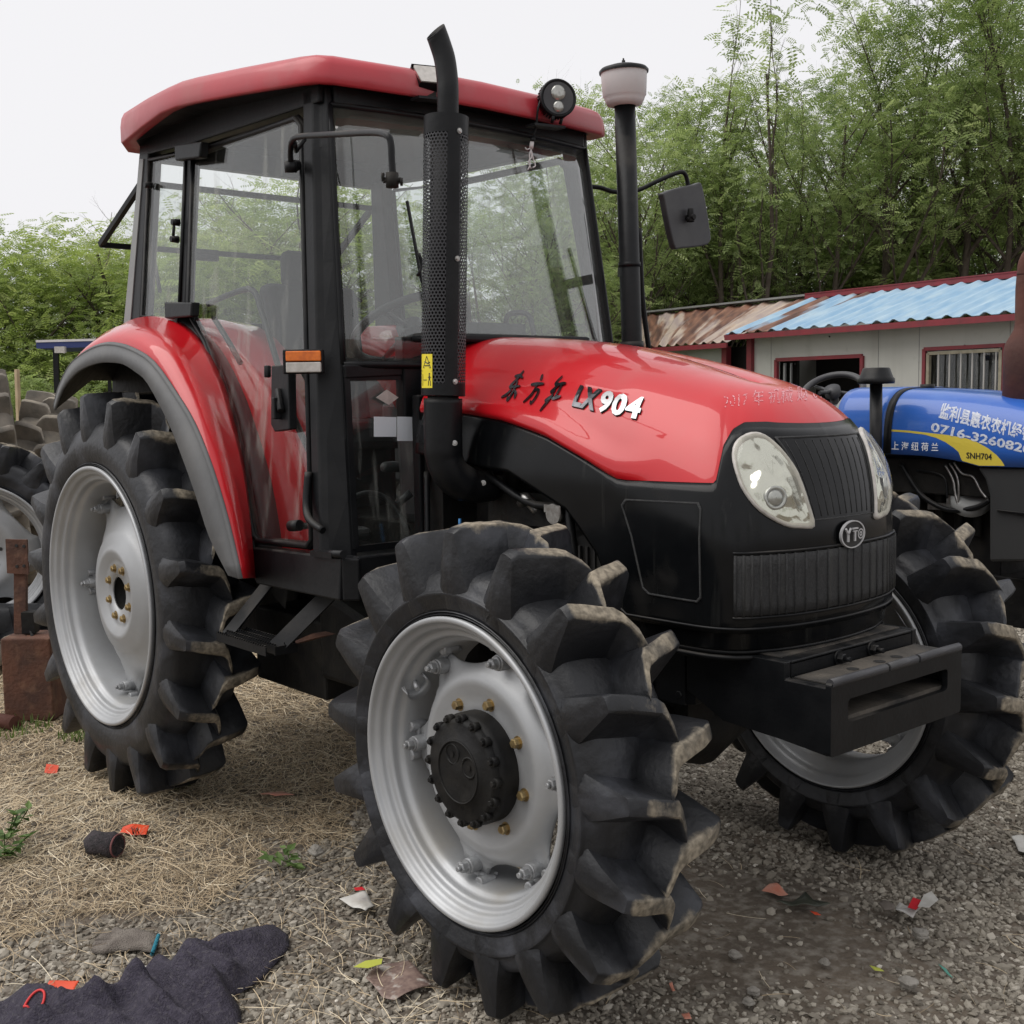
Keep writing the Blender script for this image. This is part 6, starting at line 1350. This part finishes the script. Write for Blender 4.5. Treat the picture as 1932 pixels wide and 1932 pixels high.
loose_tyre('old_tyre', Pd(-10, 905, 8.6), unit(RT * V(1, 1, 0) + FW * V(1, 1, 0) * .42 + V(0, 0, .10)), .50, .80, .19, 17, 'big dusty tractor tyre on the heap with muddy lugs facing the yard', 'tyre', ('rubber_old', 'rubber_old'), seed=8)
loose_tyre('old_tyre', Pd(72, 930, 9.3), unit(RT * V(1, 1, 0) + FW * V(1, 1, 0) * .30 + V(0, 0, -.2)), .50, .80, .19, 17, 'dusty tractor tyre leaning right of the heap behind the rear wheel', 'tyre', ('rubber_old', 'rubber_old'), seed=9)
loose_tyre('old_tyre', Pd(20, 1240, 7.3) * V(1, 1, 0) + V(0, 0, .2), (0, .1, 1), .35, .62, .17, 18, 'dark tractor tyre lying flat below the spare wheel', 'tyre', ('rubber', 'rubber_old'), seed=10)
# rusty stand
pb = at(60, 1352, z=0); D0 = (pb - CAM) @ FW; t = thing('rusty_stand', 'rusty steel stand with a drilled plate on a thin post beside the rear wheel', 'stand', (pb[0], pb[1], 0))
s_ = D0 / FPX; rx = unit(RT * V(1, 1, 0)); fy = unit(FW * V(1, 1, 0)); A3 = (rx, fy, (0, 0, 1)); Q = lambda px, py, b=0: Pd(px, py, D0) + fy * b
mb = MB(); top, bot = Q(60, 1195)[2], 0; cx_ = Q(68, 1270); mb.box(V(cx_[0], cx_[1], top / 2), (92 * s_, .22, top), A3); obj('stand_base', mb, 'rust', t, bevel=.008)
mb = MB(); mb.bar(Q(39.5, 1195), Q(39.5, 1050), .03, 22 * s_, up=rx); obj('stand_post', mb, 'rust', t)
mb = MB(); mb.prism([Q(15, 1016, -.03), Q(55, 1017, -.03), Q(58, 1082, -.03), Q(18, 1080, -.03)], fy * .015); pl = obj('drilled_plate', mb, 'rust', t)
for a, b in ((36, 1028), (50, 1029), (37, 1067), (50, 1066)): mb = MB(); mb.tube([Q(a, b, -.034), Q(a, b, -.03)], 3 * s_, 10); obj('plate_hole', mb, 'ink', pl)
mb = MB(); mb.box(Q(60, 1172, -.02), (24 * s_, .06, 40 * s_), A3); mb.tube(smooth_open([Q(60, 1185, -.03), Q(70, 1195, -.06), Q(66, 1200, -.08), Q(58, 1197, -.06)], 3), .008, 8); tag(obj('clamp', mb, 'black_grime', bevel=.01), 'black clamp with a hook lying on the rusty stand', 'clamp')
mb = MB(); p = at(10, 1362, z=.035); mb.tube([p + V(-.3, -.05, 0) + rx * -.1, p + rx * .06 - fy * .03], [.035, .035], 20); tag(obj('steel_pipe', mb, 'rust_dark'), 'short rusty pipe end on the ground at the left edge', 'pipe')
# wooden stake and the canopy behind the heap
mb = MB(); a, b = Pd(28, 760, 10.2), Pd(32, 697, 10.2); mb.bar(a * V(1, 1, 0), b, .045, .03); tag(obj('wooden_stake', mb, mat('pale_wood', (.42, .33, .21), .8, noise=(9, (.3, .22, .13), .7)), bevel=.004), 'pale wooden stake sticking up behind the tyre heap', 'stake')
D1 = 13.5; cn = thing('canopy', 'distant blue edged machine canopy with a square lamp behind the tyre heap', 'canopy', tuple(Pd(150, 760, D1)[:2]) + (0,))
mb = MB(); a, b = Pd(98, 655, D1), Pd(215, 652, D1); mb.bar(a, b, .9, .07); ca = obj('canopy_roof', mb, mat('navy_paint', (.02, .035, .14), .5), cn)
mb = MB(); mb.bar(a + V(0, 0, .045), b + V(0, 0, .045), .92, .025); obj('canopy_top', mb, 'white_plastic', ca)
mb = MB(); mb.box(Pd(114, 660, D1 - .5), (26 * D1 / FPX * .7, .06, .07), A3); obj('canopy_lamp', mb, 'clear_lens', ca)
for px, d_ in ((107, -.4), (103, .35), (205, 0)): mb = MB(); mb.bar(Pd(px, 660, D1 + d_), Pd(px - 6, 660, D1 + d_) * V(1, 1, 0), .035, .035); obj('canopy_leg', mb, 'black', cn)

# ================================================================== LITTER
def gz(p): return float(ground_z(p[0], p[1]))
def sheet(name, px_poly, matn, label, cat, lift=.012, wave=.006, sub=.012, thick=.0012, seed=0, group=None, tilt=0, mats=None):
    P = px2g(px_poly); v = np.array([(a, b, 0) for a, b in P]); v, f = densify(v, [tuple(range(len(v)))], sub); rr3 = np.random.default_rng(seed); c = v.mean(0)
    z = lift + wave * (lowfreq(v[:, 0], v[:, 1], 38, seed) * 1.5 + .8) + tilt * (v[:, 1] - c[1]) + ground_z(v[:, 0], v[:, 1]); v[:, 2] = z
    mb = MB(); mb.add(v, f, 0, True); o = obj(name, mb, mats or matn, solid=thick); tag(o, label, cat, group); return o, v, f
M['felt'] = mat('dark_purple_felt', (.048, .042, .062), .97, noise=(60, (.028, .024, .038), .9), dust=((.09, .082, .095), 90, .52, .8, 0), bump=(180, 1.0))
# the blanket: folded heap
bl = px2g([(-60, 1905), (0, 1893), (30, 1872), (60, 1862), (95, 1866), (135, 1884), (190, 1886), (225, 1858), (268, 1835), (300, 1829), (345, 1797), (380, 1783), (425, 1768), (480, 1752), (515, 1741), (543, 1760), (545, 1782), (520, 1812), (490, 1845), (458, 1868), (438, 1882), (452, 1902), (455, 1940), (430, 2010), (300, 2040), (-80, 2040)])
v = np.array([(a, b, 0) for a, b in bl]); v, f = densify(v, [tuple(range(len(v)))], .035)
for _ in range(1): v, f = densify(v, f, .018)
edge_d = np.min(np.hypot(v[:, 0:1] - bl[None, :, 0], v[:, 1:2] - bl[None, :, 1]), 1)
def segd(P, x, y):
    m = np.full(len(x), 9.)
    for i in range(len(P)):
        a, b = P[i], P[(i + 1) % len(P)]; t = np.clip(((x - a[0]) * (b[0] - a[0]) + (y - a[1]) * (b[1] - a[1])) / (((b - a) ** 2).sum() + 1e-9), 0, 1); m = np.minimum(m, np.hypot(x - a[0] - t * (b[0] - a[0]), y - a[1] - t * (b[1] - a[1])))
    return m
ed = segd(bl, v[:, 0], v[:, 1]); A_ = np.clip(ed / .05, 0, 1)
def ridge(a, b, wdt, h):
    a, b = at(*a, z=0)[:2], at(*b, z=0)[:2]; x, y = v[:, 0], v[:, 1]; t = np.clip(((x - a[0]) * (b[0] - a[0]) + (y - a[1]) * (b[1] - a[1])) / ((b - a) ** 2).sum(), 0, 1)
    d_ = np.hypot(x - a[0] - t * (b[0] - a[0]), y - a[1] - t * (b[1] - a[1])); return h * np.exp(-(d_ / wdt) ** 2)
z = .014 + .022 * A_ + .016 * A_ * lowfreq(v[:, 0], v[:, 1], 11, 77) + .010 * A_ * np.abs(lowfreq(v[:, 0], v[:, 1], 26, 78))
for r_ in (((340, 1810), (430, 1850), .035, .045), ((300, 1850), (370, 1900), .03, .05), ((240, 1865), (300, 1930), .03, .055), ((420, 1800), (470, 1790), .03, .03), ((360, 1870), (440, 1890), .035, .06), ((200, 1910), (260, 1890), .03, .04), ((80, 1900), (180, 1925), .04, .03), ((400, 1900), (445, 1915), .03, .05)): z = z + ridge(*r_) * A_
rf = random.Random(5)
for _ in range(34):
    p0_, q0_ = rf.uniform(-20, 520), rf.uniform(1770, 1990); z = z + ridge((p0_, q0_), (p0_ + rf.uniform(-90, 90), q0_ + rf.uniform(-28, 28)), rf.uniform(.008, .018), rf.uniform(.010, .028)) * A_
v[:, 2] = z + ground_z(v[:, 0], v[:, 1]); mb = MB(); mb.add(v, f, 0, True); bk = obj('blanket', mb, 'felt', solid=.006); tag(bk, 'crumpled dark purple felt blanket lying on the gravel at the bottom left', 'blanket')
VB = bvh_of(bk)
M['orange'] = mat('orange_packet', (.72, .085, .03), .4, noise=(20, (.58, .06, .03), .6)); M['orange_faded'] = mat('faded_orange_scrap', (.55, .19, .12), .6, noise=(20, (.62, .36, .28), .7))
def packet(px_poly, label, on=None, ink=None, seed=0, mt='orange', name='packet', cat='packet', lift=.018, group=None):
    o, v_, f_ = sheet(name, px_poly, mt, label, cat, lift, .007, .010, .001, seed, group)
    if on is not None:
        hz_ = []
        for vt in o.data.vertices:
            h = on.ray_cast(Vector((vt.co.x, vt.co.y, 2)), Vector((0, 0, -1)))[0]
            hz_.append(h.z if h is not None else 0)
        for vt in o.data.vertices: vt.co.z = float(max(hz_)) + .006 + .8 * (vt.co.z - .018)
    if ink:
        bv_ = bvh_of(o); mb = MB(); a, b, hp, txt = ink; vv_, ff_ = text_flat(txt, 1, 0, .02); vv_ = vv_ / [vv_[:, 0].max(), vv_[:, 1].max(), 1]; P = []
        for q in vv_:
            g = at(a[0] + (b[0] - a[0]) * q[0], a[1] + (b[1] - a[1]) * q[0] - hp * q[1], z=.02); h = bv_.ray_cast(Vector((g[0], g[1], 2)), Vector((0, 0, -1)))[0]; P.append((g[0], g[1], (h.z if h is not None else .03) + .0016))
        mb.add(P, ff_); obj('print', mb, 'ink', o)
    return o
packet([(94, 1858), (150, 1860), (134, 1888), (112, 1884), (86, 1876)], 'orange packet with black print lying on the blanket', VB, ((100, 1873), (120, 1878), 9, '0K'), 1)
packet([(232, 1563), (282, 1559), (276, 1577), (246, 1577), (226, 1572)], 'orange packet with black print beside the rolled dark sock', None, ((248, 1572), (264, 1572), 7, '0K'), 2)
packet([(88, 1446), (112, 1448), (108, 1462), (84, 1463)], 'small crumpled orange wrapper on the straw left of the rear wheel', None, None, 3, name='wrapper', cat='wrapper')
packet([(1437, 1690), (1452, 1678), (1466, 1679), (1487, 1695), (1469, 1700), (1460, 1697)], 'faded orange paper scrap on the gravel before the far front wheel', None, None, 4, 'orange_faded', 'paper_scrap', 'scrap')
packet([(490, 1500), (532, 1495), (556, 1502), (520, 1506)], 'reddish faded scrap in the straw in the tractor shade', None, None, 5, 'orange_faded', 'paper_scrap', 'scrap')
packet([(1528, 1727), (1542, 1730), (1549, 1736), (1538, 1735)], 'tiny red orange scrap on damp gravel', None, None, 6, 'orange', 'paper_scrap', 'scrap')
sheet('plastic_sheet', [(1465, 1720), (1495, 1712), (1520, 1697), (1535, 1712), (1567, 1721), (1520, 1723)], mat('olive_plastic', (.055, .06, .042), .4, noise=(20, (.035, .04, .03), .8)), 'dark olive plastic offcut on damp gravel', 'plastic', .02, .012, .02, .002, 7)
M['paper'] = mat('dirty_white_paper', (.55, .54, .51), .7, noise=(25, (.40, .38, .34), .7)); M['print_red'] = mat('red_print', (.55, .02, .03), .5); M['wrap'] = mat('brown_printed_wrapper', (.24, .17, .14), .55, noise=(70, (.13, .085, .075), .9), dust=((.45, .42, .38), 30, .55, .7, 0)); M['lime'] = mat('lime_print', (.45, .48, .08), .5)
o, _, _ = sheet('carton', [(1688, 1722), (1697, 1715), (1735, 1727), (1722, 1745), (1690, 1734)], 'paper', 'crushed white and red carton on the gravel at the right', 'carton', .03, .012, .012, .002, 9)
for nm, pl_, mt in (('red_band', [(1722, 1724), (1742, 1730), (1728, 1747), (1712, 1742)], 'print_red'), ('carton_flap', [(1742, 1722), (1757, 1716), (1770, 1730), (1752, 1748), (1731, 1744)], 'paper')):
    P = px2g(pl_); v_ = np.array([(a, b, .05 if nm == 'red_band' else .055) for a, b in P]); v_, f_ = densify(v_, [tuple(range(len(v_)))], .02); v_[:, 2] += .006 * lowfreq(v_[:, 0], v_[:, 1], 40, 3); mb = MB(); mb.add(v_, f_); obj(nm, mb, mt, o, solid=.001)
sheet('paper_curl', [(1656, 1720), (1672, 1714), (1688, 1722), (1686, 1731), (1668, 1730)], mat('brown_card', (.16, .135, .115), .7, noise=(20, (.10, .085, .07), .8)), 'curled brown card beside the white and red carton', 'card', .02, .02, .01, .002, 10)
o, _, _ = sheet('wrapper', [(700, 1828), (735, 1812), (770, 1808), (790, 1835), (816, 1857), (790, 1868), (745, 1888), (722, 1880), (705, 1858), (690, 1842)], 'wrap', 'flattened brown printed wrapper in front of the near wheel', 'wrapper', .015, .008, .014, .001, 11)
P = px2g([(667, 1838), (690, 1826), (722, 1822), (720, 1832), (695, 1840)]); v_ = np.array([(a, b, .02) for a, b in P]); mb = MB(); mb.add(v_, [tuple(range(len(v_)))]); obj('lime_corner', mb, 'lime', o, solid=.001)
o, _, _ = sheet('paper_bag', [(640, 1698), (660, 1693), (690, 1690), (706, 1715), (690, 1727), (668, 1718), (655, 1708)], 'paper', 'torn white paper with red print by the near front tyre', 'paper', .016, .014, .012, .0012, 12)
P = px2g([(668, 1702), (684, 1700), (690, 1706), (672, 1708)]); v_ = np.array([(a, b, .046) for a, b in P]); mb = MB(); mb.add(v_, [tuple(range(len(v_)))]); obj('red_print', mb, 'print_red', o)
sheet('leaflet', [(1908, 1578), (1925, 1577), (1960, 1590), (1950, 1615), (1922, 1606)], 'paper', 'pale leaflet with a blue panel cut by the right edge', 'paper', .015, .006, .015, .001, 13)
sheet('paper_scrap', [(672, 1592), (684, 1590), (690, 1598), (680, 1600)], 'paper', 'tiny white scrap left of the near front tyre', 'scrap', .015, .006, .01, .001, 14)
for k_, (pl_, mt, lb) in enumerate(((((1640, 1822), (1660, 1826), (1668, 1834), (1650, 1832)), 'lime', 'small yellow leaf on the gravel'), (((1770, 1815), (1785, 1822), (1798, 1838), (1788, 1832)), mat('teal_plastic', (.10, .30, .24), .5), 'thin teal plastic strip on the gravel'), (((1262, 1855), (1268, 1853), (1274, 1872), (1268, 1873)), 'orange_faded', 'orange cigarette end on the gravel'), (((1285, 1915), (1300, 1912), (1305, 1925), (1292, 1926)), 'orange_faded', 'reddish brown chip at the bottom edge'), (((250, 1818), (282, 1822), (290, 1834), (258, 1836)), 'paper', 'clear crushed plastic ring near the glove'))):
    sheet('litter_scrap', pl_, mt, lb, 'scrap', .014, .004, .01, .001, 20 + k_)
# glove: palm with five fingers, cuff and teal edge
M['glove'] = mat('grimy_cotton', (.20, .175, .15), .95, noise=(30, (.13, .11, .095), .9), bump=(220, .8)); M['teal'] = mat('teal_yarn', (.02, .19, .26), .9, bump=(200, .8))
gl = px2g([(278, 1760), (300, 1768), (292, 1795), (262, 1790), (225, 1792), (196, 1797), (176, 1795), (172, 1788), (196, 1787), (200, 1784), (174, 1784), (176, 1777), (206, 1776), (180, 1772), (190, 1765), (214, 1766), (206, 1757), (222, 1750), (240, 1757), (262, 1752)])
v_ = np.array([(a, b, 0) for a, b in gl]); v_, f_ = densify(v_, [tuple(range(len(v_)))], .012); e_ = segd(gl, v_[:, 0], v_[:, 1]); v_[:, 2] = .014 + .022 * np.sqrt(np.clip(e_ / .03, 0, 1)) + .006 * lowfreq(v_[:, 0], v_[:, 1], 60, 5) + ground_z(v_[:, 0], v_[:, 1]); mb = MB(); mb.add(v_, f_, 0, True)
g_ = obj('work_glove', mb, 'glove', solid=.004); tag(g_, 'dirty grey work glove with a teal cuff on the gravel', 'glove')
a, b = at(298, 1768, z=.03), at(288, 1797, z=.03); mb = MB(); m_ = (a + b) / 2; aa = unit(b - a); L_ = np.linalg.norm(b - a) / 2
mb.tube([m_ + aa * L_ * math.cos(t) + V(0, 0, .016 * math.sin(t)) + rx * .006 * math.sin(t) for t in np.linspace(0, 2 * math.pi, 25)], .0055, 8, caps=False); obj('cuff', mb, 'teal', g_)
# rolled dark sock
c = at(196, 1592, z=.035); mb = MB(); a_ = unit(rx * .9 - fy * .3); 
mb.tube([c - a_ * .075, c - a_ * .05, c, c + a_ * .03, c + a_ * .055], [.012, .036, .042, .040, .036], 20); mb.lathe([(.036, 0), (.030, .006), (.024, .0), (.022, -.02)], c + a_ * .055, a_, 20)
mb.v = [tuple(V(*p) + V(0, 0, .004 * math.sin(p[0] * 90) + .004 * math.sin(p[1] * 110))) for p in mb.v]; so = obj('rolled_sock', mb, mat('charred_knit', (.022, .02, .022), .95, noise=(50, (.05, .04, .045), .9), bump=(150, 1.0))); tag(so, 'rolled dark sock lying on the straw', 'sock')
mb = MB(); mb.lathe([(.038, 0), (.041, .004), (.038, .008), (.034, .004), (.038, 0)], c + a_ * .052, a_, 20); obj('sock_cuff', mb, mat('dusky_pink_knit', (.16, .06, .06), .9), so)
# red cord ring on the blanket
c = at(64, 1880, z=.06); mb = MB(); P = [c + rx * .022 * math.cos(t) + fy * .036 * math.sin(t) + V(0, 0, .006 * math.sin(3 * t)) for t in np.linspace(0, 2 * math.pi, 30)]
for p in P:
    h = VB.ray_cast(Vector((p[0], p[1], 2)), Vector((0, 0, -1)))[0]
    p[2] = (h.z if h is not None else .04) + .008
mb.tube(P, .0032, 8, caps=False); tag(obj('cord_ring', mb, mat('red_cord', (.55, .03, .03), .6)), 'red cord loop lying on the blanket', 'cord')
# loose stones
M['stone'] = mat('pale_stone', (.30, .28, .25), .9, noise=(20, (.20, .185, .16), .8), bump=(60, .8))
def rock(px, py, r, label, seed):
    bm = bmesh.new(); bmesh.ops.create_icosphere(bm, subdivisions=3, radius=1); rr3 = random.Random(seed); ph = [rr3.uniform(0, 6) for _ in range(6)]; me = bpy.data.meshes.new('stone')
    for vt in bm.verts: d_ = vt.co; k_ = 1 + .16 * math.sin(3 * d_.x + ph[0]) * math.sin(3.5 * d_.y + ph[1]) + .10 * math.sin(6 * d_.z + ph[2]) + .05 * math.sin(11 * d_.x + ph[3]) * math.sin(9 * d_.y + ph[4]); vt.co = d_ * k_
    p = at(px, py, z=0)
    for vt in bm.verts: vt.co = Vector((vt.co.x * r * 1.2, vt.co.y * r, vt.co.z * r * .75)) + Vector((p[0], p[1], r * .5))
    bm.to_mesh(me); bm.free(); me.materials.append(M['stone']); o = bpy.data.objects.new('stone', me); C.objects.link(o); PINV[o.name] = Matrix(); return tag(o, label, 'stone', 'loose stones on the yard')
for i, (a, b, r, lb) in enumerate(((596, 1612, .030, 'pale grey stone lying left of the near front tyre'), (1737, 1768, .024, 'round stone against the red and white carton'), (1713, 1860, .026, 'angular stone at the lower right'), (1386, 1806, .020, 'pale triangular stone in the damp patch'), (1556, 1820, .016, 'small stone below the olive plastic'), (1422, 1875, .018, 'very dark stone near the bottom edge'), (1412, 1895, .017, 'pale rounded stone below the dark one'))): rock(a, b, r * .8, lb, i)
# broadleaf weed at the left edge
M['weed'] = tone_mat('weed_leaves', [(0, (.06, .11, .03)), (1, (.16, .24, .08))], .6, .3)
def weed(px, py, h, n, label, seed):
    r4 = random.Random(seed); p = at(px, py, z=0); t = thing('weed', label, 'weed', (p[0], p[1], 0)); mb = MB(); L_ = []
    for s in range(3):
        a = r4.uniform(0, 6.3); q = [p + V(math.cos(a) * .02 * i, math.sin(a) * .02 * i, h * i / 4) for i in range(5)]; mb.tube(q, .002, 5); L_ += [(q[i], r4.uniform(0, 6.3)) for i in range(1, 5) for _ in range(n)]
    obj('stem', mb, 'grass', t); tv = np.array([(0, 0, 0), (.4, .28, .06), (1, 0, -.05), (.4, -.28, .06)], float); NN = len(L_)
    o = inst('leaf', tv, [(0, 1, 2, 3)], [x[0] for x in L_], np.array([x[1] for x in L_]), rng.uniform(-.6, .3, NN), rng.uniform(-.4, .4, NN), np.repeat(rng.uniform(.03, .06, NN)[:, None], 3, 1), 'weed', rng.random(NN)); o.parent = t; o.matrix_parent_inverse = PINV[t.name]
weed(14, 1585, .11, 3, 'young broadleaf weed at the left edge on the straw', 1); weed(548, 1628, .022, 2, 'tiny weed on the edge of the straw near the grey stone', 2); weed(8, 1620, .06, 4, 'low weed by the left edge', 3)
